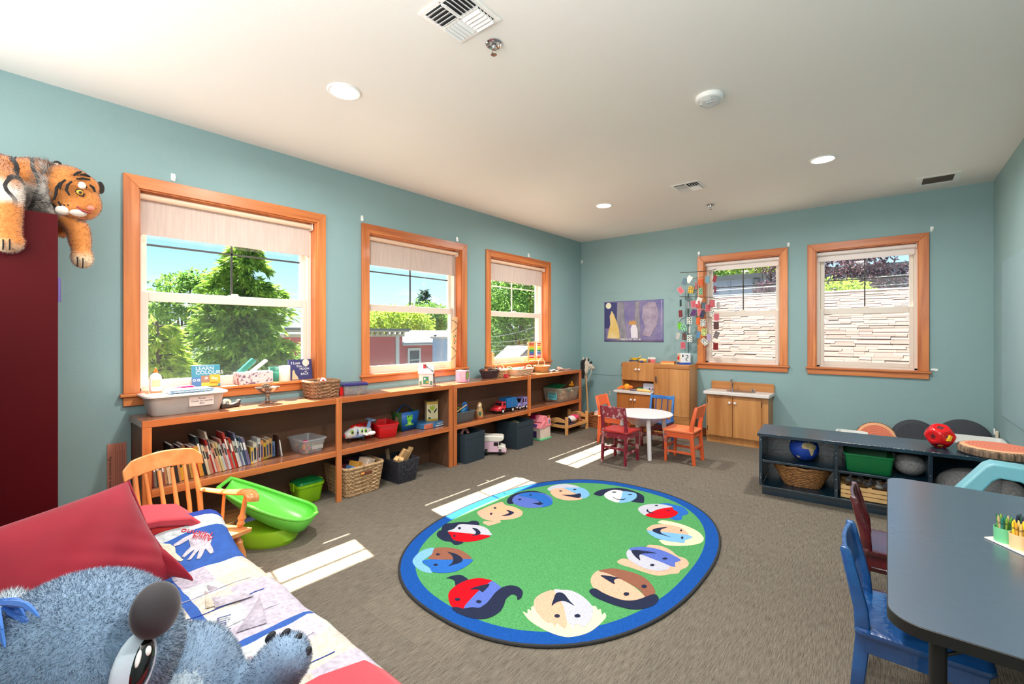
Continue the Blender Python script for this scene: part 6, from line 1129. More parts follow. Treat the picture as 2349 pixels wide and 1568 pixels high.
# blocks on the floor behind the rocking chair
for k, (x_, y_, d, rt, n_) in enumerate(((.16, -5.0, (.10, .16, .05), .3, 'long tan plank'), (.12, -4.92, (.09, .12, .07), -.2, 'thick tan block'), (.20, -4.95, (.06, .10, .04), .6, 'short tan block'), (.08, -5.08, (.10, .13, .09), .1, 'tall brown-tan block'))): solo('wooden_block', n_ + ' on the floor behind the rocking chair', 'block', MB().cbox((0, 0, d[2] / 2), d), M('block_pine%d' % (k % 2), ((206, 156, 96), (180, 130, 80))[k % 2], .5, var=.1, vscale=10), loc=(x_, y_, 0), rot=(0, 0, rt), bevel=.003)
t = thing('doll_chair', 'tiny red doll chair on yellow pegs under the bookcase', 'toy', (.17, -4.82, 0), 20); obj('seat', MB().prism([(-.05, .12), (-.02, .12), (0, .07), (.02, .12), (.05, .12), (.03, .05), (-.03, .05)], -.02, .02, mat=sw_yz), red_p, t, bevel=.003)
for s_ in (-1, 1): obj('leg', MB().cyl((s_ * .02, 0, .05), (s_ * .028, 0, .0), .004, None, 8), yel_p, t)
solo('blue_box', 'small blue-grey box lying near the doll chair', 'box', MB().box(-.04, .04, -.05, .05, 0, .035), M('box_slate', (70, 84, 120), .5), loc=(.26, -4.87, 0), rot=(0, 0, .3), bevel=.003)
# ================================================================ poster and card mobile on the back wall
t = thing('wall_poster', 'glossy purple poster with moon and pale hill shapes on the back wall', 'poster', (.855, -.0075, 1.497))
MW = Matrix(((1, 0, 0, 0), (0, 0, -1, 0), (0, 1, 0, 0), (0, 0, 0, 1)))
pm = M('poster_purple', (96, 92, 150), .22, c2=(140, 132, 164), vscale=3.2, det=4)
obj('sheet', MB().grid(lambda u, v: (-.452 + .904 * u, -.001 - .003 * (math.sin(7 * u) * math.sin(5 * v)) ** 2, -.296 + .592 * v), 20, 14), pm, t, solid=.0012)
def pr(poly, m, d, nm): return obj(nm, MB().prism(poly, d, d + .0007, mat=MW), m, t, ang=0)
dk_ = M('poster_night', (52, 54, 110), .25); gy_ = M('poster_grey', (118, 116, 128), .25, c2=(150, 146, 156), vscale=8); lc_ = M('poster_lilac', (170, 158, 176), .25, c2=(140, 128, 150), vscale=10); ye_ = M('poster_gold', (214, 178, 88), .25, c2=(226, 204, 150), vscale=6)
pr([(-.44, -.1), (-.25, -.1), (-.22, .28), (-.44, .28)], dk_, .005, 'night_patch'); pr([(-.25, -.28), (-.08, -.28), (-.12, .0), (-.14, .28), (-.24, .28)], gy_, .0054, 'tree_trunk'); pr([(.02, -.25), (.12, -.25), (.1, .28), (.04, .28)], gy_, .0054, 'tree_trunk')
pr([(-.38 + .045 * math.cos(a), .235 + .045 * math.sin(a)) for a in np.linspace(0, 2 * PI, 22, endpoint=False)], M('poster_moon', (232, 228, 196), .3), .0062, 'moon')
pr([(-.40, -.25), (-.2, -.25), (-.21, -.12), (-.25, .0), (-.29, .1), (-.33, .16), (-.36, .08), (-.35, -.04), (-.38, -.14)], ye_, .0062, 'gold_hill'); pr([(.14, -.2), (.26, -.22), (.36, -.05), (.38, .12), (.34, .26), (.24, .27), (.16, .2), (.14, .05), (.19, -.08)], lc_, .0062, 'lilac_hill'); pr([(-.02, -.24), (.08, -.24), (.075, -.12), (.045, -.04), (.0, -.03), (-.03, -.11)], M('poster_white', (220, 216, 226), .3), .0062, 'pale_hill')
pr([(-.06, -.05), (.06, -.05), (.05, .02), (.03, -.01), (.01, .03), (-.01, -.01), (-.04, .02)], M('poster_tan', (190, 140, 80), .3), .0066, 'tan_shape')
text('lettering', 'WHERE THE WILD THINGS ARE', .036, (-.03, -.0072, -.262), (R(90), 0, 0), whiteink, t, sx=.62)

CARDS = [(1.705, 2.019, 45, -35, 'w'), (1.652, 1.993, 42, -25, 'slate'), (1.599, 1.882, 45, 35, 'pinkback'), (1.711, 1.885, 40, -10, 'yellow'), (1.781, 1.932, 26, -4, 'pinkback'), (1.846, 1.97, 36, 6, 'orange'), (1.849, 1.853, 36, 4, 'mint'), (1.933, 1.998, 26, -3, 'sky'), (2.021, 2.001, 34, -24, 'redback'), (2.018, 1.868, 9, 0, 'redback'),
         (1.593, 1.719, 28, 3, 'dark'), (1.595, 1.58, 18, 5, 'redback'), (1.697, 1.684, 22, 0, 'palepink'), (1.757, 1.697, 38, 5, 'pinkback'), (1.813, 1.691, 36, 0, 'crimson'), (1.822, 1.736, 36, -20, 'w'), (1.868, 1.671, 40, -4, 'slate'), (1.988, 1.694, 36, 0, 'crimson'), (2.049, 1.664, 34, 6, 'greyw'), (1.936, 1.64, 30, 4, 'pinkback'), (1.752, 1.589, 44, -18, 'purple'), (1.827, 1.593, 42, 6, 'pinkback'), (1.868, 1.566, 40, -25, 'navy'), (2.039, 1.525, 38, 0, 'pinkback'), (1.987, 1.574, 36, -20, 'w_dots'),
         (1.698, 1.489, 34, 0, 'w_dots'), (1.571, 1.419, 40, 6, 'lime'), (1.636, 1.397, 42, 20, 'mint'), (1.809, 1.478, 36, -8, 'orange'), (1.879, 1.456, 34, 0, 'w_dots'), (1.704, 1.368, 26, -6, 'w'), (2.034, 1.416, 36, 0, 'brown'), (1.953, 1.403, 18, 0, 'palepink'), (1.56, 1.289, 16, -14, 'w'), (1.637, 1.281, 38, 0, 'brown'), (1.699, 1.257, 38, 0, 'w_dots'), (1.816, 1.306, 38, -14, 'bluec'), (1.883, 1.339, 42, 0, 'limew'), (2.037, 1.304, 42, -22, 'greyback'), (1.945, 1.274, 24, 8, 'lilac'), (1.885, 1.218, 44, 42, 'w_dots'), (1.628, 1.169, 32, 3, 'pinkback'), (2.028, 1.162, 42, 0, 'darkred')]
CC = dict(w=(232, 232, 224), slate=(84, 112, 128), pinkback=(222, 134, 142), yellow=(226, 180, 40), orange=(226, 100, 44), mint=(130, 190, 150), sky=(146, 188, 204), redback=(150, 52, 60), dark=(40, 56, 60), palepink=(206, 180, 190), crimson=(180, 40, 62), greyw=(190, 186, 188), purple=(82, 34, 96), navy=(40, 42, 76), w_dots=(222, 226, 218), lime=(110, 196, 50), brown=(96, 62, 62), bluec=(92, 140, 176), limew=(200, 214, 120), greyback=(112, 104, 104), lilac=(200, 180, 214), darkred=(120, 28, 28))
t = thing('card_mobile', 'mobile of hanging playing cards on twigs beside the sink window', 'mobile', (1.80, -.16, 1.6)); X = lambda x: x - 1.80; Zm = lambda z: z - 1.6
twig = M('twig_bark', (72, 56, 44), .8, bump=.3, bscale=60); thread = M('thread', (214, 214, 206), .6)
for pts, r in (([(1.586, 2.12), (1.70, 2.112), (1.813, 2.109), (1.953, 2.109), (2.028, 2.124)], .005), ([(1.578, 1.803), (1.70, 1.797), (1.813, 1.789), (1.953, 1.776), (2.058, 1.755)], .0045), ([(1.561, 1.461), (1.595, 1.497), (1.636, 1.522), (1.733, 1.553)], .0035), ([(1.875, 1.525), (1.953, 1.523), (2.062, 1.465)], .0025)):
    obj('twig', MB().tube([(p.x, 0, p.z) for p in bez([(X(a), 0, Zm(b)) for a, b in pts], 5)], [r * (1 - .35 * i / (len(pts) * 5)) for i in range((len(pts) - 1) * 5 + 1)], 7), twig, t)
obj('hanging_cord', MB().tube([(X(1.771), .155, Zm(2.36)), (X(1.80), .06, Zm(2.26)), (X(1.85), .0, Zm(2.16)), (X(1.82), 0, Zm(2.11))], .002, 5).tube([(X(1.815), 0, Zm(2.11)), (X(1.815), 0, Zm(1.79))], .002, 5).tube([(X(1.815), 0, Zm(1.79)), (X(1.70), .0, Zm(1.545))], .0012, 5).tube([(X(1.815), 0, Zm(1.79)), (X(1.93), .0, Zm(1.525))], .0012, 5), thread, t)
rc = random.Random(8); th_ = MB()
cardmesh = {}
for i, (x, z, w_, rt, c) in enumerate(CARDS):
    yaw = math.acos(min(1, w_ / 43.0)) * (1 if i % 2 else -1); m = M('card_' + c, CC[c], .35)
    mb = MB().loft([rrect(.063, .088, .004, -.0004, 2), rrect(.063, .088, .004, .0004, 2)])
    if c not in cardmesh:
        o = obj('card', mb, m, t, ang=0); cardmesh[c] = o.data
    else: o = bpy.data.objects.new('card', cardmesh[c]); COL.objects.link(o); o.parent = t
    dy = rc.uniform(-.03, .03); o.location = (X(x), dy, Zm(z)); o.rotation_euler = (Matrix.Rotation(yaw, 3, 'Z') @ Matrix.Rotation(R(90), 3, 'X') @ Matrix.Rotation(R(rt), 3, 'Z')).to_euler()
    if 'dots' in c or c in ('yellow', 'mint', 'limew', 'pinkback', 'crimson'):
        pat = MB(); dark = {'pinkback': 'card_redprint', 'crimson': 'card_redprint'}.get(c, 'card_print')
        if c in ('pinkback', 'crimson'):
            pat.box(-.025, .025, -.037, .037, .0004, .0007)
        else:
            for px_, py_ in ((-.016, .028), (.016, .028), (-.016, 0), (.016, 0), (-.016, -.028), (.016, -.028), (0, .012)): pat.ell((px_, py_, .0005), (.007, .008, .0004), 8, 4)
        obj('card_print', pat, M(dark, (200, 96, 106) if 'red' in dark else (44, 52, 48), .4), o, ang=0)
    th_.tube([(X(x), dy, Zm(z) + .042), (X(x) + rc.uniform(-.004, .004), 0, Zm(z) + .11)], .0007, 4)
obj('threads', th_, thread, t, kind='stuff')
solo('wall_cable', 'dark vertical cable cover running down the back wall behind the mobile', 'cable', MB().box(1.633, 1.641, -.018, 0, 1.0, 1.905), M('cable_grey', (92, 116, 120), .5))

# ================================================================ on the play kitchen
t = thing('toy_boat', 'yellow and navy toy boat on top of the play hutch', 'toy', (.955, -.16, .922), 20); obj('hull', MB().loft([sup(.12, .06, 2, 18, 0), sup(.15, .075, 2, 18, .012)]), M('cream_toy', (226, 196, 130), .4), t); obj('deck', MB().loft([sup(.15, .07, 2, 18, .012), sup(.155, .075, 2, 18, .028)]), M('navy_toy', (40, 60, 110), .4), t); obj('top', MB().loft([sup(.06, .05, 2, 18, .028), sup(.16, .07, 2, 18, .06)]), yel_p, t); obj('mast', MB().tube([(.05, 0, .05), (.085, 0, .09)], .006, 8), yel_p, t)
solo('toy_boat_part', 'plump yellow toy with blue tip lying beside the yellow boat', 'toy', MB().ell((0, 0, .03), (.055, .03, .028), 16, 10, 0).ell((-.02, -.035, .016), (.022, .018, .016), 12, 8, 1), [M('yellow_soft', (232, 186, 84), .5), M('blue_tip', (60, 70, 160), .4)], loc=(1.08, -.17, .922), rot=(0, 0, .5))
t = thing('toy_carton', 'small red and white toy grocery carton on the play hutch', 'box', (1.195, -.15, .922), -35); obj('carton', MB().box(-.035, .035, -.035, .035, 0, .075), M('carton_red', (226, 120, 120), .5), t, bevel=.002); obj('lid_band', MB().box(-.036, .036, -.036, .036, .05, .076), whiteink, t); obj('front_picture', MB().box(-.028, .028, -.0362, -.0355, .008, .046), M('pic_brown', (150, 80, 70), .5), t)
t = thing('flat_orange_box', 'flat orange and yellow box on top of the play fridge', 'box', (1.43, -.16, .922), 6); obj('lower', MB().box(-.085, .085, -.06, .06, 0, .016), M('box_yellow', (236, 196, 120), .5), t); obj('upper', MB().box(-.085, .088, -.06, .06, .016, .030), M('box_orange', (226, 124, 70), .5), t, bevel=.002)
t = thing('activity_cube', 'white and cream activity cube with blue base on the play fridge', 'toy', (1.64, -.175, .922), 38); obj('base', MB().box(-.068, .068, -.068, .068, 0, .025), M('cube_blue', (40, 84, 170), .4), t, bevel=.003); obj('cube', MB().box(-.062, .062, -.062, .062, .025, .145), M('cube_white', (226, 230, 236), .4), t, bevel=.004); obj('cream_face', MB().box(-.066, -.062, -.058, .058, .03, .14), M('cube_cream', (236, 216, 180), .5), t)
obj('red_shape', MB().lathe([(.001, 0), (.016, .004), (.02, .02), (.012, .04), (.012, .052), (.001, .054)], 14, (-.068, .0, .06)), red_p, t); obj('black_number', MB().tube(bez([(.0, -.064, .115), (.02, -.064, .12), (.03, -.064, .10), (.012, -.064, .085), (.0, -.064, .07), (.02, -.064, .05)], 5), .004, 6).box(-.045, -.03, -.066, -.062, .10, .128), ink, t)
t = thing('orange_squirter', 'orange and yellow toy watering gun at the left of the hutch counter', 'toy', (.86, -.27, .542), 8); obj('barrel', MB().tube([(-.10, -.02, .012), (-.06, 0, .03), (.0, 0, .036)], [.01, .018, .022], 12), org_p, t); obj('tank', MB().ell((.03, 0, .045), (.045, .035, .04), 16, 10), M('toy_amber', (240, 160, 30), .35), t); obj('nose', MB().tube([(.06, 0, .04), (.10, 0, .04), (.115, 0, .038)], [.03, .02, .006], 12), org_p, t)
solo('toy_pot', 'small green toy pot at the back of the hutch counter', 'pot', MB().lathe([(.001, 0), (.04, 0), (.045, .03), (.048, .032), (.042, .032), (.038, .006), (.001, .006)], 22), M('pot_green', (40, 140, 110), .4), loc=(1.035, -.14, .542))
t = thing('toy_toaster', 'pale blue-grey toy toaster with round buttons in the hutch nook', 'toy', (1.175, -.15, .542), 0); obj('body', MB().box(-.085, .085, -.045, .045, 0, .10), M('toaster_grey', (196, 204, 220), .35), t, bevel=.012, seg=3)
for x_, m_ in ((.01, black_p), (.035, pink_p), (.055, ink)): obj('button', MB().lathe([(.010, 0), (.009, .006), (.001, .007)], 12, mat=Matrix.Translation((x_, -.045, .028)) @ Euler((R(90), 0, 0)).to_matrix().to_4x4()), m_, t)
solo('rolling_pin', 'pale yellow toy corn cob lying at the front of the hutch counter', 'toy', MB().tube([(-.10, 0, .02), (-.085, 0, .02), (.02, 0, .02), (.06, 0, .016), (.10, 0, .018)], [.012, .02, .02, .015, .012], 12), M('corn_yellow', (240, 200, 120), .5), loc=(1.16, -.33, .542), rot=(0, 0, -.08))
solo('toy_utensils', 'little dark toy utensils in the middle of the hutch counter', 'toy', MB().cbox((0, 0, .004), (.08, .03, .006), 0, (0, 0, .3)).cbox((-.03, .03, .004), (.06, .02, .006), 0, (0, 0, -.4)).cyl((.02, -.02, .006), (.05, .03, .01), .006, None, 8), M('utensil_grey', (96, 88, 110), .5), loc=(1.0, -.32, .542))

# ================================================================ the low navy shelf and what is behind it
SA = R(4.5)
def SL_(x, y, z): return (2.85 + x * math.cos(SA) - y * math.sin(SA), -1.925 + x * math.sin(SA) + y * math.cos(SA), z)
gb = M('globe_blue', (24, 74, 180), .6, c2=(16, 56, 150), vscale=4); t = thing('globe_cushion', 'blue earth globe ball in the top left bay of the navy shelf', 'ball', SL_(.305, .165, .286 + .103)); RG = .103
obj('sphere', MB().ell((0, 0, 0), RG, 40, 24), gb, t)
vdir = (Vector(cam_o.location) - Vector(t.location)).normalized(); gr_ = Vector((0, 0, 1)).cross(vdir).normalized(); gu = vdir.cross(gr_).normalized()
def land(name, outline, m):
    def mp_(x, y, k): d = gr_ * x + gu * y; d = d + vdir * math.sqrt(max(.02, 1 - d.length_squared)); return d.normalized() * RG * k
    cx__ = sum(p[0] for p in outline) / len(outline); cy__ = sum(p[1] for p in outline) / len(outline); mb = MB(); rings = []
    for f in (1, .75, .5, .25, .02): rings.append([mp_(cx__ + (x - cx__) * f, cy__ + (y - cy__) * f, 1.006) for x, y in outline])
    mb.loft(rings, 0, False, True); obj(name, mb, m, t, ang=180)
land('land', [(-.16, .1), (-.1, .32), (.05, .42), (.3, .5), (.42, .42), (.55, .42), (.68, .3), (.78, .2), (.74, .0), (.62, -.15), (.6, -.4), (.5, -.55), (.42, -.5), (.36, -.25), (.3, -.06), (.1, -.06), (-.08, -.05)], M('land_tan', (206, 178, 146), .7, c2=(150, 140, 90), vscale=22))
land('land', [(-.1, .5), (.1, .6), (.3, .62), (.1, .74), (-.2, .66)], M('land_green', (120, 130, 84), .7)); land('land', [(-.7, .3), (-.55, .6), (-.8, .5)], M('land_green', (120, 130, 84))); land('land', [(-.5, -.62), (-.3, -.66), (-.2, -.78), (-.42, -.76)], M('land_tan', (206, 178, 146)))
wil = M('willow', (176, 124, 72), .65, c2=(120, 78, 42), vscale=40); t = thing('willow_basket', 'oval willow basket of dark toys in the bottom left bay', 'basket', SL_(.29, .18, .076), 4.5); mb = MB()
obj('weave', basket(mb, .41, .30, .165, .085, 2.2, 15, .006, .003, 44, n=110, ns=5), wil, t); obj('braided_rim', MB().tube([(p[0], p[1], p[2] + .004 * math.sin(i * .9)) for i, p in enumerate(sup(.415, .305, 2.2, 80, .168))], .011, 7, closed=True), wil, t); r = random.Random(6); mb = MB()
for k in range(26): mb.cbox((r.uniform(-.14, .14), r.uniform(-.09, .09), r.uniform(.11, .17)), (.07, .03, .03), r.randrange(3), (r.uniform(0, 3), r.uniform(0, 3), r.uniform(0, 3)))
tag(obj('dark_toys', mb, [M('toy_dark', (44, 40, 44), .4), M('toy_grey', (96, 92, 92), .4), M('toy_brown', (70, 50, 40), .5)], loc=SL_(.29, .18, .07), bevel=.004, kind='stuff'), 'jumble of small dark toys filling the willow basket', 'toys')
solo('green_bin', 'dark green plastic bin in the middle bay of the navy shelf', 'bin', tub(MB(), .285, .30, .135, .012, .003, .006, .014, .02), M('bin_green', (10, 108, 58), .4), loc=SL_(.712, .17, .287), rot=(0, 0, SA))
stone = M('stone_cloth', (138, 136, 136), .95, c2=(104, 104, 106), vscale=90, det=4, bump=.15, bscale=200)
solo('stone_cushion', 'small grey pebble cushion beside the green bin', 'cushion', MB().ell((0, 0, 0), (.095, .11, .078), 28, 18), stone, loc=SL_(.955, .17, .287 + .076)); solo('stone_cushion', 'large grey pebble cushion filling the right bay of the navy shelf', 'cushion', MB().ell((0, 0, 0), (.20, .15, .155), 32, 20), stone, loc=SL_(1.285, .17, .077 + .153), rot=(0, .1, SA)); solo('stone_cushion', 'grey pebble cushion at the far right end of the navy shelf', 'cushion', MB().ell((0, 0, 0), (.10, .13, .12), 28, 18), stone, loc=SL_(1.45, .15, .22), rot=(0, .1, SA))
cratew = M('crate_pine', (222, 180, 122), .55, var=.08, vscale=12); t = thing('slatted_crate', 'pale slatted wooden crate of grey toy pieces in the lower middle bay', 'crate', SL_(.77, .17, .076), 4.5)
for y_ in (-.13, .13):
    for z_ in (.004, .036, .068): obj('slat', MB().box(-.225, .225, y_ - .005, y_ + .005, z_, z_ + .026), cratew, t, bevel=.001)
for x_ in (-.22, .22):
    for z_ in (.004, .036, .068): obj('slat', MB().box(x_ - .005, x_ + .005, -.125, .125, z_, z_ + .026), cratew, t, bevel=.001)
for x_ in (-.205, -.05, .1, .205): obj('corner_post', MB().box(x_ - .012, x_ + .012, -.124, -.114, .004, .1), cratew, t)
obj('crate_floor', MB().box(-.22, .22, -.125, .125, 0, .005), cratew, t); r = random.Random(12)
for k in range(12):
    x_, y_, z_ = -.17 + .03 * k, r.uniform(-.07, .07), r.uniform(.09, .12); solo('grey_toy', ['grey toy animal', 'pale grey toy horn', 'dark grey toy beast', 'grey-brown toy piece'][k % 4] + ', %s from the left in the slatted crate' % ordn(k + 1), 'toy', MB().ell((0, 0, 0), (.03, .022, .02), 10, 8).tube([(0, 0, 0), (.02, .0, .03), (.035, 0, .045)], [.014, .01, .004], 8), M('greytoy%d' % (k % 3), ((150, 146, 142), (92, 90, 92), (120, 110, 104))[k % 3], .6), loc=SL_(.77 + x_, .17 + y_, .076 + z_), rot=(r.uniform(-.5, .5), r.uniform(-.5, .5), r.uniform(0, 6)))
# shape sorter ball
t = thing('shape_ball', 'red shape-sorter ball with yellow pieces on the navy shelf', 'ball', SL_(1.125, .215, .505 + .082)); rb_ = M('sorter_red', (214, 18, 24), .25); bm_ = bmesh.new(); bmesh.ops.create_icosphere(bm_, subdivisions=1, radius=.084); bmesh.ops.bevel(bm_, geom=list(bm_.verts), offset=.018, affect='VERTICES', segments=1) if False else None
dirs = []; me_ = bpy.data.meshes.new('shell'); 
phi = (1 + 5 ** .5) / 2; dirs = [Vector(v).normalized() for v in ((0, 1, phi), (0, -1, phi), (0, 1, -phi), (0, -1, -phi), (1, phi, 0), (-1, phi, 0), (1, -phi, 0), (-1, -phi, 0), (phi, 0, 1), (phi, 0, -1), (-phi, 0, 1), (-phi, 0, -1))]; bm_.free()
mb = MB()
def shell(p):                                                    # sphere flattened to twelve round facets
    m_ = max(p.dot(d) for d in dirs); return p * min(.086, .0745 / m_)
mb.grid(lambda u, v: shell(Vector((math.sin(PI * v) * math.cos(2 * PI * u), math.sin(PI * v) * math.sin(2 * PI * u), math.cos(PI * v))) if 0 < v < 1 else Vector((0, 0, 1 if v <= 0 else -1))), 64, 40)
obj('shell', mb, rb_, t, ang=25)
rot_q = Euler((.25, .1, .5)).to_matrix(); vd = (Vector(cam_o.location) - Vector(t.location)).normalized(); facing = sorted(dirs, key=lambda d: -d.dot(vd))[:7]
for k, d in enumerate(facing):
    q = d.to_track_quat('Z', 'Y').to_matrix().to_4x4(); b_ = Matrix.Translation(d * .0735) @ q
    obj('ring', MB().tube([(b_ @ Vector((.034 * math.cos(a), .034 * math.sin(a), 0))) for a in np.linspace(0, 2 * PI, 26, endpoint=False)], .003, 6, closed=True), rb_, t)
    n_ = (5, 3, 4, 6, 3, 4, 5)[k]; star = n_ == 5; pts = [((.024 if not star or i % 2 == 0 else .011) * math.cos(2 * PI * i / (n_ * (2 if star else 1)) + .3), (.024 if not star or i % 2 == 0 else .011) * math.sin(2 * PI * i / (n_ * (2 if star else 1)) + .3)) for i in range(n_ * (2 if star else 1))]
    obj('opening', MB().prism(pts, .0010, .0014, mat=b_), M('sorter_blue', (40, 40, 130), .3) if k % 2 else M('sorter_dark', (90, 6, 14), .5), t, ang=0)
d = facing[1]; b_ = Matrix.Translation(d * .078) @ d.to_track_quat('Z', 'Y').to_matrix().to_4x4(); obj('yellow_piece', MB().prism([(-.018, -.02), (.006, -.022), (.018, .012), (.002, .022)], -.008, .012, mat=b_), yel_p, t, bevel=.002); d = facing[3]; b_ = Matrix.Translation(d * .074) @ d.to_track_quat('Z', 'Y').to_matrix().to_4x4(); obj('yellow_piece', MB().prism([(-.016, -.012), (.014, -.014), (.016, .012), (-.012, .012)], -.004, .005, mat=b_), M('sorter_amber', (226, 150, 30), .4), t, bevel=.002)
# tree-slice cushions
def slice_mat(name):
    m, nt, b = _new(name); tc = nt.nodes.new('ShaderNodeTexCoord'); wv = nt.nodes.new('ShaderNodeTexWave'); wv.wave_type = 'RINGS'; wv.rings_direction = 'Z'; wv.inputs['Scale'].default_value = 16; wv.inputs['Distortion'].default_value = 4; wv.inputs['Detail Scale'].default_value = .8; wv.inputs['Detail'].default_value = 1
    nt.links.new(tc.outputs['Object'], wv.inputs[0]); rp = nt.nodes.new('ShaderNodeValToRGB'); nt.links.new(wv.outputs[0], rp.inputs[0]); rp.color_ramp.elements[0].color = rgb(206, 108, 82); rp.color_ramp.elements[1].color = rgb(224, 134, 106); nt.links.new(rp.outputs[0], b.inputs['Base Color']); b.inputs['Roughness'].default_value = .9; return m
slm = slice_mat('slice_rings'); slr = M('slice_sapwood', (232, 170, 128), .9); brk = M('slice_bark', (150, 126, 104), .9, c2=(84, 66, 54), vscale=60, stretch=(1, 1, .15), det=3)
def tree_slice(label, loc, rot, r, h):
    t = thing('slice_cushion', label, 'cushion', loc, rot=rot)
    obj('core', MB().lathe([(.001, h - .001), (r * .8, h), (r * .8, h - .01)], 44, cap0=False), slm, t); obj('sapwood', MB().lathe([(r * .8, h - .0005), (r * .93, h - .004), (r * .97, h - .012)], 44, cap0=False, cap1=False), slr, t)
    n_ = 72; rings = []
    for z_, f in ((0, .93), (.008, .985), (h * .5, 1.0), (h - .014, .985), (h - .006, .955)): rings.append([((r * f + (.004 if k % 2 else -.003) * (1 if 0 < z_ < h - .01 else .3)) * math.cos(2 * PI * k / n_), (r * f + (.004 if k % 2 else -.003)) * math.sin(2 * PI * k / n_), z_) for k in range(n_)])
    obj('bark_edge', MB().loft(rings, 0, True, False), brk, t); return t
tree_slice('tree-slice cushion lying on top of the navy shelf', SL_(1.40, .145, .505), (0, 0, .3), .195, .06); tree_slice('tree-slice cushion standing against the back wall behind the navy shelf', (3.575, -.15, .235), (R(76), 0, 0), .175, .06)
t = tree_slice('second tree-slice cushion tipped low beside the upright one', (3.70, -.36, .17), (R(70), R(8), 0), .15, .06)
dgr_ = M('charcoal_cloth', (62, 64, 70), .95, bump=.15, bscale=260, var=.05, vscale=20)
def round_seat(label, x, y_, r, zt):
    t = thing('round_floor_seat', label, 'seat', (x, y_, 0)); c_ = Vector((0, 0, zt - r)); mt = Euler((R(-14), 0, 0)).to_matrix(); pr_ = [(.001, -.06), (r * .8, -.06), (r * .96, -.035), (r, 0), (r * .96, .035), (r * .8, .06), (.001, .064)]
    obj('back_pad', MB().lathe(pr_, 40, mat=Matrix.Translation(c_) @ Euler((R(80), 0, 0)).to_matrix().to_4x4()), dgr_, t); obj('seat_pad', MB().lathe([(.001, 0), (r * .95, 0), (r, .03), (r * .95, .07), (.001, .075)], 40, (0, -r * .95, 0)), dgr_, t)
round_seat('charcoal round floor seat behind the navy shelf, next to the tree slice', 3.87, -.13, .185, .470); round_seat('charcoal round floor seat in the corner behind the red ball', 4.215, -.13, .20, .515)
tubw = M('tub_white', (226, 226, 222), .4); solo('white_tub', 'white plastic tub edge showing behind the left part of the navy shelf', 'tub', tub(MB(), .22, .30, .38, .02, .003, .012, .014, .03), tubw, loc=(3.40, -.75, 0)); solo('white_tub', 'long white plastic tub edge showing behind the tree slice on the shelf', 'tub', tub(MB(), .36, .34, .44, .02, .003, .012, .014, .03), tubw, loc=(4.215, -.72, 0))
t = thing('night_light', 'small white night light plugged in low on the right wall', 'lamp', (RW - .006, -.28, .43)); obj('plug', MB().box(-.02, 0, -.022, .022, -.03, .03), ivory, t, bevel=.004); obj('shade', MB().box(-.03, -.02, -.018, .018, -.005, .05), white_p, t, bevel=.004)
# toddler step stool beyond the table
aq = pl('aqua', (126, 190, 204), rough=.35); t = thing('toddler_step', 'pale aqua plastic toddler step frame beyond the grey table', 'step', (4.19, -2.60, 0)); AW = Matrix(((1, 0, 0, 0), (0, 0, 1, 0), (0, 1, 0, 0), (0, 0, 0, 1)))
obj('frame', MB().prism([(-.36, 0), (-.26, 0), (-.26, .28), (-.10, .545), (-.075, .565), (-.0, .56), (.03, .54), (.10, .44), (.10, 0), (.20, 0), (.20, .47), (.06, .62), (.02, .635), (-.10, .64), (-.13, .62), (-.30, .37), (-.36, .26)], -.06, .06, mat=AW), aq, t, bevel=.010, seg=3)
obj('tread', MB().prism([(-.13, .40), (-.08, .455), (-.05, .475), (.10, .475), (.10, .36), (-.13, .36)], -.19, -.065, mat=AW), aq, t, bevel=.010, seg=3)
# crayon caddy on the grey table
TZ = .5717; U = Vector((.60, -.80, 0)); V_ = Vector((.80, .60, 0)); P0 = Vector((3.985, -3.715, TZ))
t = thing('crayon_caddy', 'tiered crayon caddy with coloured cups on the grey table', 'caddy', tuple(P0)); cup_m = [M('cup_green', (120, 206, 150), .45), M('cup_cream', (240, 214, 160), .45), M('cup_peach', (244, 176, 140), .45), M('cup_coral', (240, 140, 120), .45)]
pl_ = [tuple((U * a + V_ * b)[:2]) for a, b in ((-.036, -.034), (.26, -.034), (.27, .06), (.26, .17), (-.02, .17), (-.042, .0))]; obj('base_tray', MB().prism(pl_, 0, .005), M('tray_white', (236, 230, 222), .4), t, bevel=.002)
def cup(k, b, h, z0, m, r=.0265): c_ = U * (.053 * k) + V_ * b; return obj('cup', MB().lathe([(r * .96, z0), (r, z0 + h), (r - .002, z0 + h), (r - .003, z0 + .004), (.001, z0 + .004)], 24, (c_.x, c_.y, 0)), m, t)
for k in range(4): cup(k, 0, .05, .005, cup_m[k])
for k in range(4): cup(k + .3, .055, .062, .005, M('cup_white', (232, 228, 220), .45))
for k in range(3): cup(k + .9, .112, .09, .005, M('cup_yellow', (244, 190, 50), .4))
clb = obj('clear_cup', MB().loft([rrect(.075, .075, .01, .03, 3, *tuple((U * .15 + V_ * .155)[:2])), rrect(.10, .10, .012, .20, 3, *tuple((U * .15 + V_ * .155)[:2])), rrect(.112, .112, .014, .205, 3, *tuple((U * .15 + V_ * .155)[:2]))], cap1=False), clearbin, t)
CR = [[('green', (80, 150, 50)), ('tan', (206, 176, 130)), ('teal green', (30, 120, 100)), ('lime', (130, 170, 60)), ('dark green', (20, 80, 60))], [('yellow', (240, 200, 40)), ('golden', (236, 170, 50)), ('cream yellow', (240, 204, 110)), ('bright yellow', (246, 214, 30)), ('mustard', (214, 160, 40))], [('orange', (236, 100, 40)), ('red-orange', (226, 70, 40)), ('amber', (244, 150, 40)), ('vermilion', (214, 60, 36)), ('coral', (236, 120, 80))], [('red', (206, 40, 40)), ('brick', (170, 50, 40)), ('crimson', (190, 30, 50)), ('rose', (214, 80, 90)), ('maroon', (130, 30, 40))]]
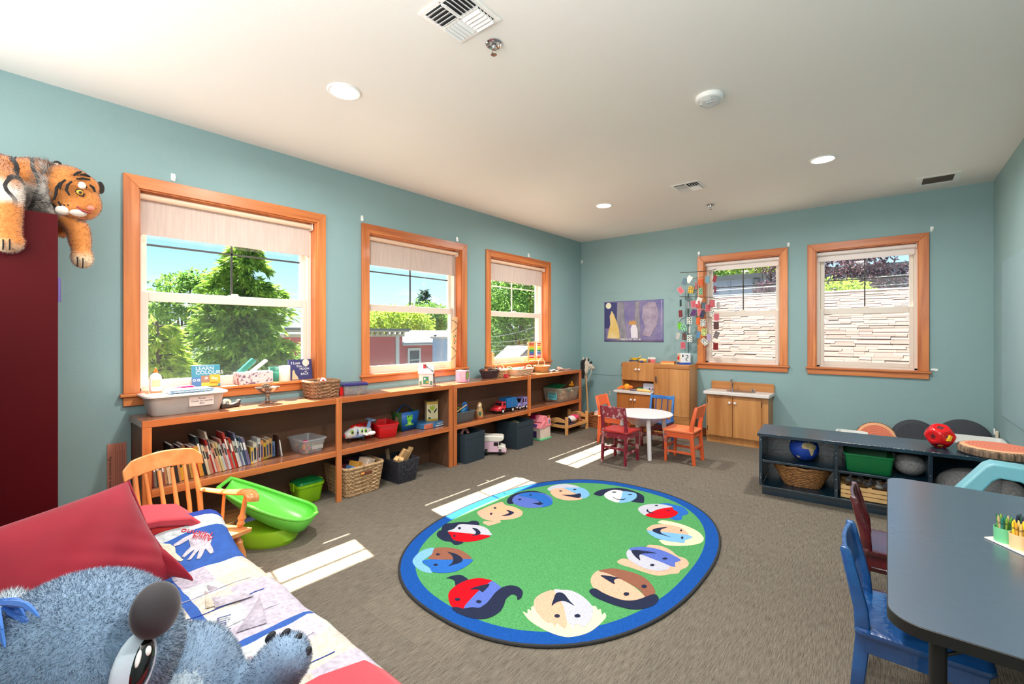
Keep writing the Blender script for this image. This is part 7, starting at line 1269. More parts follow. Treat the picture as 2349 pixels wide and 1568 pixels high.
tip = {}; rcx = random.Random(15)
def crayon(label, pos, c, lean, az, grp, L=.088, r=.0041):
    key = tuple(c); 
    if key not in tip:
        m1 = M('crayon_%d_%d_%d' % c, c, .5); m2 = M('crayonwrap_%d_%d_%d' % c, tuple(min(255, int(v * .9 + 24)) for v in c), .6)
        tip[key] = (obj('tmpcrayon', MB().lathe([(.001, 0), (r, .0), (r, .006)], 10, mi=0, cap1=False).lathe([(r * 1.04, .006), (r * 1.04, L * .80)], 10, mi=1, cap0=False, cap1=False).lathe([(r, L * .80), (r, L * .86), (r * .45, L * .98), (.0008, L)], 10, mi=0, cap0=False).lathe([(r * 1.08, L * .70), (r * 1.08, L * .72)], 10, mi=2, cap0=False, cap1=False).lathe([(r * 1.08, L * .74), (r * 1.08, L * .755)], 10, mi=2, cap0=False, cap1=False), [m1, m2, black_p]))
        o = tip[key]; o.name = 'crayon'
    else: o = tip[key].copy(); COL.objects.link(o)
    o.location = pos; o.rotation_euler = Euler((0, lean, az)); tag(o, label, 'crayon', grp)
for k in range(4):
    cn = ['green', 'cream', 'peach', 'coral'][k]; c_ = P0 + U * (.053 * k)
    for j in range(10):
        nm, c = CR[k][j % 5]; a = 2 * PI * j / 10 + .3 * k; rr_ = .013 if j % 2 else .006
        crayon('%s crayon in the %s front cup, %s' % (nm, cn, 'outer ring' if j % 2 else 'inner ring'), tuple(c_ + Vector((math.cos(a) * rr_, math.sin(a) * rr_, .010))), c, rcx.uniform(.02, .16), a, '%s crayons in the %s cup' % (nm, cn), )
for k in range(4):
    c_ = P0 + U * (.053 * (k + .3)) + V_ * .055
    for j in range(10):
        c = ((36, 40, 70), (50, 50, 90), (30, 34, 50), (44, 60, 110))[k] if k or j % 2 else ((40, 90, 70)); a = 2 * PI * j / 10; rr_ = .015 if j % 2 else .007
        crayon('dark crayon, %s of the ring in the %s white back cup of the caddy' % (ordn(j + 1), ordn(k + 1)), tuple(c_ + Vector((math.cos(a) * rr_, math.sin(a) * rr_, .016))), c, rcx.uniform(.02, .14), a, 'dark crayons in the %s white cup' % ordn(k + 1))
gp = P0 + U * .045 + V_ * .055 + Vector((0, 0, .03)); crayon('tall grey crayon standing above the others in the caddy', tuple(gp), (120, 122, 130), .03, .5, None, .115, .0050)
for k, (nm, c) in enumerate((('yellow', (246, 176, 50)), ('red', (214, 24, 40)), ('white', (226, 226, 226)), ('purple', (110, 40, 150)), ('hot pink', (230, 40, 140)), ('orange', (240, 120, 40)))):
    c_ = P0 + U * (.053 * (.78 + .24 * k)) + V_ * (.105 + .012 * (k % 2)); m = M('marker_' + nm.replace(' ', '_'), c, .35); tk = thing('marker_pen', nm + ' thick marker in the yellow cup of the caddy', 'marker', tuple(c_ + Vector((0, 0, .02)))); tk.rotation_euler = (0, .12 - .05 * k, .6 * k); obj('barrel', MB().lathe([(.001, 0), (.009, 0), (.009, .07)], 14, cap1=False), white_p if k != 2 else M('marker_grey', (200, 200, 200), .4), tk); obj('cap', MB().lathe([(.0095, .06), (.0098, .062), (.0095, .128), (.008, .132), (.001, .132)], 14, cap0=False), m, tk)

# ================================================================ the rug with faces
def ov(sx_, sy_, n=96, z=0.0):
    pts = []
    for k in range(n):
        a = 2 * PI * k / n; c_, s_ = math.cos(a), math.sin(a); e = 2.35; pts.append((sx_ * math.copysign(abs(c_) ** (2 / e), c_), sy_ * math.copysign(abs(s_) ** (2 / e), s_), z))
    return pts
def pile(name, c, v=.22):
    m, nt, b = _new(name); tc = nt.nodes.new('ShaderNodeTexCoord'); n1 = nt.nodes.new('ShaderNodeTexNoise'); n1.inputs['Scale'].default_value = 150; n1.inputs['Detail'].default_value = 3; nt.links.new(tc.outputs['Object'], n1.inputs['Vector'])
    rp = nt.nodes.new('ShaderNodeValToRGB'); rp.color_ramp.elements[0].position = .3; rp.color_ramp.elements[1].position = .7; col = rgb(*c); rp.color_ramp.elements[0].color = tuple(x * (1 - v) for x in col[:3]) + (1,); rp.color_ramp.elements[1].color = tuple(min(1, x * (1 + v)) for x in col[:3]) + (1,)
    nt.links.new(n1.outputs[0], rp.inputs[0]); nt.links.new(rp.outputs[0], b.inputs['Base Color']); b.inputs['Roughness'].default_value = .95; b.inputs['Specular IOR Level'].default_value = .1; bp = nt.nodes.new('ShaderNodeBump'); bp.inputs['Strength'].default_value = .6; bp.inputs['Distance'].default_value = .006; nt.links.new(n1.outputs[0], bp.inputs['Height']); nt.links.new(bp.outputs[0], b.inputs['Normal']); return m
PC = dict(navy=(38, 44, 68), grey=(190, 190, 202), red=(206, 14, 30), peach=(232, 174, 146), blue=(44, 104, 186), lightblue=(122, 176, 224), periwinkle=(88, 110, 190), white=(228, 224, 222), cream=(238, 226, 180), brown=(142, 92, 74), sand=(222, 178, 140))
PM = {k: pile('pile_' + k, v) for k, v in PC.items()}
RC = (2.054, -3.563); t = thing('play_rug', 'green oval rug with blue border and ring of cartoon faces', 'rug', (RC[0], RC[1], 0))
obj('binding', MB().tube(ov(.852, 1.135, 96, .007), .008, 8, closed=True), M('rug_binding', (40, 40, 42), .8), t)
obj('border', MB().loft([ov(.850, 1.133, 96, .001), ov(.850, 1.133, 96, .0115), ov(.770, 1.050, 96, .0117)], cap0=True, cap1=False), pile('pile_border', (26, 80, 158)), t); obj('field', MB().loft([ov(.772, 1.052, 96, .0116), ov(.3, .4, 96, .0118)], cap0=False), pile('pile_green', (82, 152, 92), .26), t)
FN = dict(face_with_wavy_navy_hair='face with wavy navy hair, half grey half red', bald_baby_face='bald peach baby face with two hands', blue_face_with_curly_hair='blue face with curly navy hair', face_with_grey_cap='peach and light blue face with grey cap of hair', face_with_navy_bob='white and light blue face with navy bob', grey_and_red_face_with_blue_hair='grey and red face with blue hair', face_with_cream_hair='peach and light blue face with cream hair', face_with_peach_hair='periwinkle and grey face with peach hair', brown_and_peach_face='brown and peach face with navy hair', face_with_spiky_cream_hair='peach and grey face with spiky cream hair', red_face_with_navy_pigtails='red and periwinkle face with navy pigtails', brown_and_blue_face='brown and blue face with light blue hair')
RUG_FACES=[
('face_with_wavy_navy_hair',[('navy',[(1.395,-4.137),(1.374,-4.100),(1.374,-4.078),(1.339,-4.039),(1.322,-3.995),(1.345,-3.964),(1.373,-3.917),(1.421,-3.877),(1.428,-3.841),(1.461,-3.825),(1.502,-3.845),(1.515,-3.869),(1.480,-3.893),(1.426,-3.920),(1.419,-3.961),(1.428,-3.999),(1.420,-4.062),(1.453,-4.078),(1.515,-4.110),(1.555,-4.128),(1.615,-4.108),(1.621,-4.142),(1.599,-4.169),(1.556,-4.157),(1.512,-4.174),(1.467,-4.171),(1.430,-4.160)]),('grey',[(1.423,-4.065),(1.429,-4.021),(1.414,-3.977),(1.403,-3.945),(1.425,-3.919),(1.477,-3.890),(1.536,-3.864),(1.598,-3.869),(1.655,-3.899),(1.682,-3.925),(1.574,-3.988),(1.495,-4.032)]),('red',[(1.432,-4.068),(1.495,-4.032),(1.577,-3.991),(1.683,-3.934),(1.688,-3.976),(1.671,-4.036),(1.631,-4.094),(1.582,-4.120),(1.535,-4.124),(1.483,-4.095)]),('navy',[(1.513,-3.929),(1.543,-3.915),(1.590,-3.931),(1.615,-3.954),(1.616,-3.984),(1.592,-4.015),(1.594,-3.982),(1.568,-3.950)]),('navy',[(1.459,-3.979),(1.465,-3.988),(1.466,-3.995),(1.461,-3.999),(1.452,-3.998),(1.443,-3.992),(1.437,-3.984),(1.437,-3.976),(1.441,-3.972),(1.450,-3.973)]),('navy',[(1.517,-4.083),(1.523,-4.090),(1.524,-4.096),(1.521,-4.099),(1.514,-4.098),(1.506,-4.092),(1.500,-4.085),(1.498,-4.078),(1.502,-4.075),(1.509,-4.077)]),]),
('bald_baby_face',[('peach',[(1.348,-3.708),(1.339,-3.633),(1.338,-3.570),(1.343,-3.500),(1.360,-3.441),(1.414,-3.471),(1.494,-3.461),(1.564,-3.474),(1.611,-3.503),(1.637,-3.546),(1.638,-3.604),(1.611,-3.664),(1.572,-3.709),(1.598,-3.730),(1.591,-3.765),(1.574,-3.826),(1.541,-3.824),(1.515,-3.822),(1.500,-3.792),(1.557,-3.757),(1.478,-3.768),(1.410,-3.749)]),('sand',[(1.353,-3.636),(1.376,-3.524),(1.428,-3.481),(1.494,-3.461),(1.564,-3.474),(1.606,-3.500),(1.540,-3.548),(1.451,-3.609),(1.414,-3.653)]),('navy',[(1.488,-3.544),(1.530,-3.536),(1.565,-3.547),(1.572,-3.587),(1.561,-3.623),(1.530,-3.649),(1.541,-3.600),(1.534,-3.567)]),('navy',[(1.407,-3.562),(1.412,-3.571),(1.412,-3.579),(1.407,-3.583),(1.399,-3.582),(1.391,-3.576),(1.386,-3.567),(1.386,-3.560),(1.391,-3.556),(1.399,-3.557)]),('navy',[(1.458,-3.663),(1.463,-3.672),(1.464,-3.680),(1.460,-3.684),(1.452,-3.682),(1.444,-3.675),(1.438,-3.666),(1.437,-3.658),(1.441,-3.654),(1.449,-3.657)]),]),
('blue_face_with_curly_hair',[('navy',[(1.366,-3.393),(1.332,-3.317),(1.316,-3.242),(1.337,-3.170),(1.386,-3.093),(1.464,-3.074),(1.542,-3.099),(1.469,-3.202),(1.450,-3.404),(1.419,-3.438)]),('periwinkle',[(1.638,-3.158),(1.665,-3.218),(1.669,-3.282),(1.651,-3.341),(1.613,-3.388),(1.561,-3.416),(1.502,-3.421),(1.443,-3.403),(1.394,-3.362),(1.362,-3.303),(1.352,-3.236),(1.369,-3.171),(1.410,-3.119),(1.467,-3.090),(1.531,-3.088),(1.592,-3.112)]),('blue',[(1.361,-3.249),(1.398,-3.129),(1.513,-3.100),(1.648,-3.179),(1.688,-3.256),(1.658,-3.339),(1.631,-3.273),(1.508,-3.234)]),('navy',[(1.556,-3.316),(1.594,-3.272),(1.558,-3.242),(1.633,-3.271),(1.623,-3.311)]),('navy',[(1.450,-3.175),(1.453,-3.183),(1.451,-3.191),(1.444,-3.196),(1.436,-3.196),(1.430,-3.192),(1.427,-3.184),(1.429,-3.176),(1.435,-3.170),(1.443,-3.170)]),('navy',[(1.444,-3.308),(1.446,-3.315),(1.444,-3.323),(1.438,-3.328),(1.430,-3.329),(1.424,-3.324),(1.421,-3.317),(1.423,-3.309),(1.429,-3.304),(1.437,-3.304)]),]),
('face_with_grey_cap',[('grey',[(1.458,-2.975),(1.447,-2.902),(1.467,-2.821),(1.523,-2.765),(1.594,-2.752),(1.657,-2.773),(1.599,-2.849),(1.526,-2.909),(1.505,-2.997)]),('peach',[(1.518,-3.020),(1.498,-2.950),(1.530,-2.897),(1.581,-2.872),(1.656,-2.905),(1.709,-2.921),(1.743,-2.917),(1.799,-2.967),(1.798,-3.015),(1.747,-3.081),(1.683,-3.103),(1.605,-3.089)]),('lightblue',[(1.555,-2.867),(1.609,-2.813),(1.660,-2.770),(1.725,-2.788),(1.788,-2.847),(1.815,-2.906),(1.813,-2.972),(1.779,-2.968),(1.709,-2.921),(1.628,-2.895)]),('navy',[(1.632,-3.018),(1.688,-2.972),(1.712,-2.926),(1.730,-2.895),(1.762,-2.934),(1.776,-2.979),(1.748,-3.002),(1.691,-3.010)]),('navy',[(1.586,-2.940),(1.588,-2.948),(1.586,-2.957),(1.579,-2.962),(1.571,-2.962),(1.565,-2.958),(1.562,-2.949),(1.565,-2.941),(1.572,-2.935),(1.580,-2.935)]),('navy',[(1.659,-2.836),(1.661,-2.844),(1.658,-2.853),(1.650,-2.859),(1.642,-2.860),(1.636,-2.855),(1.634,-2.846),(1.637,-2.837),(1.644,-2.831),(1.652,-2.831)]),]),
('face_with_navy_bob',[('navy',[(1.821,-2.836),(1.810,-2.743),(1.837,-2.659),(1.899,-2.577),(1.962,-2.550),(2.057,-2.563),(2.130,-2.595),(2.169,-2.643),(2.207,-2.736),(2.205,-2.768),(2.124,-2.790),(2.129,-2.709),(2.104,-2.633),(2.059,-2.587),(1.973,-2.616),(1.907,-2.645),(1.889,-2.728),(1.893,-2.792),(1.884,-2.841)]),('white',[(1.896,-2.798),(1.883,-2.725),(1.900,-2.642),(1.976,-2.622),(2.024,-2.749),(2.064,-2.870),(2.017,-2.879),(1.952,-2.856)]),('lightblue',[(1.979,-2.628),(2.025,-2.599),(2.074,-2.600),(2.106,-2.639),(2.127,-2.726),(2.123,-2.798),(2.092,-2.859),(2.064,-2.870),(2.024,-2.749)]),('navy',[(1.972,-2.792),(2.012,-2.814),(2.048,-2.799),(2.070,-2.755),(2.064,-2.802),(2.027,-2.824),(1.993,-2.814)]),('navy',[(1.944,-2.678),(1.945,-2.686),(1.939,-2.696),(1.931,-2.703),(1.922,-2.705),(1.916,-2.701),(1.915,-2.693),(1.920,-2.683),(1.929,-2.676),(1.938,-2.674)]),('navy',[(2.070,-2.648),(2.070,-2.657),(2.065,-2.666),(2.056,-2.674),(2.048,-2.675),(2.042,-2.671),(2.042,-2.663),(2.047,-2.653),(2.056,-2.646),(2.064,-2.644)]),]),
('grey_and_red_face_with_blue_hair',[('blue',[(2.315,-2.693),(2.362,-2.642),(2.396,-2.643),(2.463,-2.640),(2.503,-2.669),(2.542,-2.724),(2.548,-2.766),(2.533,-2.815),(2.548,-2.884),(2.529,-2.919),(2.500,-2.924),(2.479,-2.911),(2.493,-2.818),(2.483,-2.773),(2.428,-2.731),(2.415,-2.697)]),('grey',[(2.228,-2.887),(2.227,-2.830),(2.246,-2.774),(2.288,-2.722),(2.345,-2.691),(2.414,-2.692),(2.376,-2.769),(2.343,-2.857),(2.334,-2.918),(2.322,-2.976),(2.284,-2.960),(2.248,-2.925)]),('red',[(2.322,-2.976),(2.331,-2.910),(2.347,-2.826),(2.374,-2.765),(2.416,-2.707),(2.440,-2.743),(2.484,-2.772),(2.491,-2.840),(2.476,-2.904),(2.433,-2.959),(2.379,-2.985)]),('navy',[(2.289,-2.858),(2.313,-2.892),(2.348,-2.902),(2.389,-2.888),(2.334,-2.918),(2.307,-2.909),(2.293,-2.888)]),('navy',[(2.322,-2.740),(2.323,-2.747),(2.319,-2.755),(2.313,-2.760),(2.307,-2.761),(2.302,-2.756),(2.302,-2.748),(2.305,-2.741),(2.311,-2.735),(2.318,-2.735)]),('navy',[(2.424,-2.778),(2.425,-2.784),(2.423,-2.790),(2.419,-2.793),(2.415,-2.793),(2.412,-2.789),(2.411,-2.783),(2.413,-2.777),(2.417,-2.774),(2.421,-2.774)]),]),
('face_with_cream_hair',[('cream',[(2.448,-3.045),(2.441,-3.002),(2.456,-2.978),(2.513,-2.962),(2.591,-2.964),(2.656,-2.983),(2.711,-3.017),(2.751,-3.068),(2.765,-3.105),(2.766,-3.161),(2.744,-3.210),(2.697,-3.272),(2.632,-3.322),(2.594,-3.331),(2.566,-3.311),(2.553,-3.290),(2.604,-3.207),(2.543,-3.041)]),('peach',[(2.428,-3.200),(2.422,-3.142),(2.437,-3.087),(2.481,-3.041),(2.535,-3.020),(2.589,-3.020),(2.636,-3.053),(2.668,-3.096),(2.605,-3.131),(2.528,-3.161),(2.477,-3.185)]),('lightblue',[(2.436,-3.211),(2.477,-3.185),(2.528,-3.161),(2.604,-3.128),(2.664,-3.103),(2.700,-3.119),(2.685,-3.173),(2.678,-3.194),(2.685,-3.232),(2.624,-3.263),(2.554,-3.281),(2.506,-3.272),(2.466,-3.247)]),('navy',[(2.461,-3.190),(2.463,-3.152),(2.484,-3.112),(2.521,-3.073),(2.503,-3.128),(2.506,-3.161),(2.531,-3.193),(2.598,-3.208),(2.546,-3.209),(2.501,-3.209)]),('navy',[(2.615,-3.061),(2.617,-3.071),(2.616,-3.079),(2.613,-3.082),(2.608,-3.079),(2.604,-3.071),(2.602,-3.061),(2.603,-3.053),(2.606,-3.050),(2.611,-3.053)]),('navy',[(2.659,-3.166),(2.661,-3.177),(2.660,-3.186),(2.657,-3.189),(2.651,-3.185),(2.647,-3.176),(2.644,-3.164),(2.645,-3.155),(2.649,-3.152),(2.654,-3.156)]),]),
('face_with_peach_hair',[('peach',[(2.472,-3.716),(2.470,-3.684),(2.483,-3.653),(2.522,-3.641),(2.561,-3.575),(2.524,-3.417),(2.548,-3.380),(2.594,-3.363),(2.651,-3.376),(2.714,-3.422),(2.754,-3.423),(2.790,-3.460),(2.798,-3.517),(2.782,-3.569),(2.785,-3.612),(2.753,-3.650),(2.724,-3.693),(2.687,-3.716),(2.626,-3.722),(2.560,-3.723),(2.506,-3.728)]),('periwinkle',[(2.456,-3.529),(2.469,-3.486),(2.505,-3.447),(2.565,-3.420),(2.632,-3.415),(2.707,-3.437),(2.747,-3.463),(2.730,-3.510),(2.746,-3.560),(2.688,-3.561),(2.619,-3.552),(2.547,-3.543),(2.489,-3.547)]),('grey',[(2.466,-3.585),(2.458,-3.533),(2.489,-3.547),(2.549,-3.547),(2.619,-3.552),(2.705,-3.563),(2.728,-3.591),(2.716,-3.632),(2.682,-3.668),(2.625,-3.684),(2.564,-3.672),(2.507,-3.645)]),('navy',[(2.477,-3.535),(2.498,-3.511),(2.542,-3.490),(2.609,-3.470),(2.553,-3.517),(2.537,-3.560),(2.567,-3.616),(2.528,-3.594),(2.493,-3.562)]),('navy',[(2.680,-3.495),(2.680,-3.504),(2.676,-3.512),(2.669,-3.518),(2.662,-3.519),(2.657,-3.514),(2.657,-3.505),(2.661,-3.496),(2.668,-3.490),(2.675,-3.490)]),('navy',[(2.651,-3.614),(2.652,-3.623),(2.649,-3.631),(2.643,-3.636),(2.636,-3.636),(2.632,-3.630),(2.631,-3.622),(2.634,-3.613),(2.640,-3.608),(2.646,-3.609)]),]),
('brown_and_peach_face',[('peach',[(2.450,-3.978),(2.434,-3.934),(2.431,-3.888),(2.448,-3.862),(2.565,-3.868),(2.654,-3.891),(2.715,-3.925),(2.737,-3.944),(2.715,-3.992),(2.675,-4.032),(2.622,-4.045),(2.561,-4.046),(2.500,-4.033),(2.471,-4.009)]),('brown',[(2.439,-3.870),(2.460,-3.826),(2.493,-3.791),(2.551,-3.773),(2.612,-3.764),(2.677,-3.782),(2.734,-3.831),(2.763,-3.878),(2.751,-3.914),(2.735,-3.939),(2.702,-3.910),(2.652,-3.886),(2.565,-3.868),(2.495,-3.861)]),('navy',[(2.499,-4.079),(2.496,-4.049),(2.514,-4.034),(2.560,-4.044),(2.622,-4.045),(2.675,-4.032),(2.715,-3.992),(2.744,-3.926),(2.763,-3.888),(2.788,-3.901),(2.799,-3.929),(2.797,-3.984),(2.767,-4.046),(2.728,-4.081),(2.665,-4.100),(2.593,-4.106),(2.539,-4.102)]),('navy',[(2.470,-3.908),(2.485,-3.892),(2.562,-3.863),(2.549,-3.882),(2.550,-3.909),(2.569,-3.935),(2.538,-3.930),(2.491,-3.916)]),('navy',[(2.705,-3.848),(2.707,-3.859),(2.704,-3.868),(2.698,-3.874),(2.690,-3.873),(2.684,-3.866),(2.682,-3.856),(2.685,-3.846),(2.692,-3.840),(2.700,-3.841)]),('navy',[(2.665,-3.970),(2.667,-3.980),(2.664,-3.989),(2.657,-3.995),(2.650,-3.995),(2.644,-3.988),(2.642,-3.979),(2.645,-3.969),(2.652,-3.964),(2.660,-3.964)]),]),
('face_with_spiky_cream_hair',[('cream',[(2.343,-4.423),(2.367,-4.420),(2.347,-4.392),(2.369,-4.391),(2.353,-4.357),(2.457,-4.271),(2.575,-4.172),(2.586,-4.166),(2.608,-4.185),(2.614,-4.170),(2.640,-4.205),(2.642,-4.184),(2.660,-4.201),(2.666,-4.235),(2.664,-4.316),(2.648,-4.375),(2.613,-4.429),(2.577,-4.452),(2.514,-4.464),(2.439,-4.461),(2.387,-4.448)]),('peach',[(2.342,-4.338),(2.323,-4.296),(2.325,-4.242),(2.354,-4.183),(2.432,-4.234),(2.486,-4.287),(2.541,-4.351),(2.562,-4.392),(2.550,-4.401),(2.515,-4.391),(2.522,-4.422),(2.499,-4.405),(2.474,-4.417),(2.428,-4.401),(2.379,-4.376)]),('grey',[(2.354,-4.183),(2.381,-4.157),(2.425,-4.131),(2.486,-4.134),(2.547,-4.160),(2.585,-4.191),(2.611,-4.242),(2.624,-4.294),(2.621,-4.336),(2.583,-4.341),(2.593,-4.381),(2.567,-4.361),(2.538,-4.347),(2.486,-4.287),(2.444,-4.246)]),('navy',[(2.421,-4.300),(2.395,-4.243),(2.380,-4.204),(2.389,-4.181),(2.417,-4.181),(2.468,-4.212),(2.505,-4.230),(2.459,-4.227),(2.435,-4.239),(2.423,-4.267)]),('navy',[(2.496,-4.340),(2.498,-4.348),(2.496,-4.356),(2.489,-4.361),(2.482,-4.361),(2.476,-4.357),(2.474,-4.349),(2.476,-4.341),(2.482,-4.336),(2.490,-4.336)]),('navy',[(2.569,-4.279),(2.571,-4.287),(2.568,-4.296),(2.561,-4.301),(2.553,-4.302),(2.547,-4.297),(2.546,-4.289),(2.549,-4.281),(2.555,-4.275),(2.563,-4.275)]),]),
('red_face_with_navy_pigtails',[('navy',[(1.846,-4.461),(1.848,-4.434),(1.862,-4.405),(1.884,-4.385),(1.915,-4.386),(1.952,-4.397),(1.950,-4.448),(1.939,-4.477),(1.909,-4.454),(1.884,-4.447),(1.860,-4.452)]),('red',[(1.973,-4.559),(1.951,-4.527),(1.939,-4.477),(1.942,-4.420),(1.958,-4.374),(1.988,-4.341),(2.026,-4.325),(2.055,-4.322),(2.057,-4.372),(2.064,-4.433),(2.079,-4.496),(2.113,-4.586),(2.087,-4.598),(2.060,-4.612),(2.019,-4.594)]),('periwinkle',[(2.055,-4.322),(2.095,-4.327),(2.135,-4.341),(2.149,-4.400),(2.169,-4.463),(2.166,-4.507),(2.163,-4.535),(2.111,-4.584),(2.079,-4.496),(2.064,-4.433),(2.057,-4.372)]),('navy',[(2.063,-4.615),(2.082,-4.597),(2.111,-4.588),(2.135,-4.553),(2.165,-4.534),(2.167,-4.489),(2.154,-4.439),(2.139,-4.389),(2.136,-4.333),(2.155,-4.294),(2.194,-4.278),(2.234,-4.291),(2.256,-4.317),(2.270,-4.349),(2.263,-4.367),(2.243,-4.347),(2.219,-4.345),(2.212,-4.366),(2.219,-4.404),(2.246,-4.452),(2.261,-4.501),(2.254,-4.556),(2.229,-4.593),(2.181,-4.617),(2.129,-4.627),(2.089,-4.628)]),('navy',[(2.020,-4.453),(2.030,-4.414),(2.059,-4.357),(2.072,-4.366),(2.082,-4.398),(2.086,-4.431),(2.055,-4.427)]),('navy',[(2.046,-4.547),(2.049,-4.553),(2.047,-4.560),(2.041,-4.565),(2.033,-4.566),(2.026,-4.563),(2.022,-4.557),(2.024,-4.550),(2.031,-4.545),(2.039,-4.543)]),('navy',[(2.140,-4.493),(2.143,-4.500),(2.141,-4.507),(2.134,-4.512),(2.126,-4.513),(2.120,-4.510),(2.117,-4.504),(2.119,-4.496),(2.125,-4.491),(2.133,-4.490)]),]),
('brown_and_blue_face',[('lightblue',[(1.563,-4.462),(1.534,-4.427),(1.506,-4.363),(1.509,-4.306),(1.537,-4.277),(1.583,-4.334),(1.610,-4.431),(1.688,-4.446),(1.744,-4.469),(1.720,-4.489),(1.666,-4.495),(1.606,-4.483)]),('brown',[(1.540,-4.280),(1.564,-4.243),(1.605,-4.212),(1.660,-4.194),(1.726,-4.197),(1.804,-4.228),(1.714,-4.311),(1.615,-4.385),(1.583,-4.334)]),('blue',[(1.610,-4.431),(1.615,-4.394),(1.717,-4.313),(1.809,-4.228),(1.833,-4.262),(1.843,-4.325),(1.833,-4.387),(1.800,-4.430),(1.744,-4.465),(1.690,-4.444)]),('navy',[(1.635,-4.259),(1.680,-4.245),(1.725,-4.246),(1.768,-4.262),(1.787,-4.292),(1.778,-4.327),(1.763,-4.368),(1.752,-4.329),(1.719,-4.290),(1.675,-4.267)]),('navy',[(1.624,-4.309),(1.627,-4.315),(1.626,-4.322),(1.621,-4.326),(1.613,-4.327),(1.606,-4.324),(1.602,-4.318),(1.603,-4.311),(1.609,-4.307),(1.617,-4.306)]),('navy',[(1.707,-4.396),(1.710,-4.402),(1.708,-4.409),(1.702,-4.414),(1.695,-4.415),(1.688,-4.413),(1.684,-4.407),(1.686,-4.400),(1.692,-4.395),(1.700,-4.394)]),]),
]

for nm, layers in RUG_FACES:
    mb = MB(); cols = []
    for li, (c, pts) in enumerate(layers):
        if c not in cols: cols.append(c)
        P3 = [(x - RC[0], y - RC[1], 0) for x, y in pts]; sm_ = []
        if len(P3) > 6:
            cl = P3[-1:] + P3 + P3[:2]
            for i in range(1, len(P3) + 1):
                p0, p1, p2, p3 = [Vector(q) for q in cl[i - 1:i + 3]]
                for k_ in range(3): tt = k_ / 3; sm_.append(tuple((0.5 * ((2 * p1) + (-p0 + p2) * tt + (2 * p0 - 5 * p1 + 4 * p2 - p3) * tt * tt + (-p0 + 3 * p1 - 3 * p2 + p3) * tt ** 3))[:2]))
        else: sm_ = [p[:2] for p in P3]
        z_ = .0120 + .0005 * li; bmx = bmesh.new(); vs = [bmx.verts.new((x, y, z_)) for x, y in sm_]; f_ = bmx.faces.new(vs); bmesh.ops.triangulate(bmx, faces=[f_]); bmx.verts.index_update(); mb.add([v.co[:] for v in bmx.verts], [tuple(v.index for v in f.verts) for f in bmx.faces], cols.index(c)); bmx.free()
    o = obj('face_motif', mb, [PM[c] for c in cols], t, ang=0, label=FN[nm]); 
# ================================================================ quilt on the sofa
def qz(x):                                                       # height of the quilt above the seat, rising onto the left arm
    if x > 1.62: return .418 + .004 * math.sin(14 * x)
    f = (1.62 - x) / .27; return .418 + .012 * f + .078 * f ** 2.0
QF = -5.405
def quilt_pt(s_, q):
    """s_ = x along the sofa, q = distance from the back edge; folds down over the front"""
    x = s_; y = -6.06 + q; z = qz(x) + .003 * math.sin(23 * x + 3 * y) * math.sin(19 * y) + .0022 * math.sin(61 * x) * math.sin(55 * y)
    over = y - QF
    if over > 0:
        r = .05
        if over < r * PI / 2: a = over / r; y = QF + r * math.sin(a); z -= r * (1 - math.cos(a))
        else: y = QF + r + .012 * math.sin(18 * x); z -= r + (over - r * PI / 2)
    return (x, y, max(z, .05))
XS = [1.345, 1.362, 1.385, 1.41, 1.44, 1.47, 1.50, 1.53, 1.56, 1.59, 1.612, 1.632] + [1.66, 1.70, 1.735] + [1.735 + .0238 * k for k in range(1, 20)] + [2.205, 2.235] + [2.235 + .0245 * k for k in range(1, 19)]
YS = sorted(set([round(.022 * k, 4) for k in range(0, 47)] + [.415, .445]))
QC = [(214, 202, 190), (204, 194, 206), (202, 206, 210), (222, 210, 190), (196, 186, 202), (210, 212, 204)]
QM = [M('quilt_print_%d' % i, c, .9, c2=tuple(int(v * .84) for v in c), vscale=70, det=4, bump=.25, bscale=120) for i, c in enumerate(QC)]
q_blue = M('quilt_blue', (40, 82, 158), .9, var=.12, vscale=30, bump=.15, bscale=120); q_bind = M('quilt_binding', (34, 62, 150), .9); q_mats = QM + [q_blue, q_bind]
rq = random.Random(4); qcell = {}
def qmat(x, q):
    y = -6.06 + q
    if x < 1.365: return 7
    if x < 1.405: return 2
    if x < 1.622: return 6
    if x < 1.634: return 7
    if .415 <= q <= .445 or 2.205 <= x <= 2.235: return 6
    k = (int((x - 1.63) / .12), int(q / .11)); return qcell.setdefault(k, rq.randrange(6))
mb = MB(); nx, ny = len(XS), len(YS)
wav = lambda x, q: (x + (.022 * math.sin(q * 16 + 1.2) - .012) * max(0, (1.5 - x) / .15) if x < 1.5 else x)
for q in YS:
    for x in XS: mb.v.append(quilt_pt(wav(x, q), q))
for j in range(ny - 1):
    for i in range(nx - 1): mb.f.append((j * nx + i, j * nx + i + 1, (j + 1) * nx + i + 1, (j + 1) * nx + i)); mb.m.append(qmat((XS[i] + XS[i + 1]) / 2, (YS[j] + YS[j + 1]) / 2))
t = thing('patchwork_quilt', 'pale patchwork quilt with blue sashing and hand shapes over the red sofa', 'quilt', (2.0, -5.7, .42)); off = Vector((-2.0, 5.7, -.42)); mb.xf(Matrix.Translation(off))
obj('patchwork', mb, q_mats, t, solid=.009, ang=180)
def onq(x, y, k=.007): p = quilt_pt(x, y + 6.06); return Vector(p) + Vector((0, 0, k)) + off
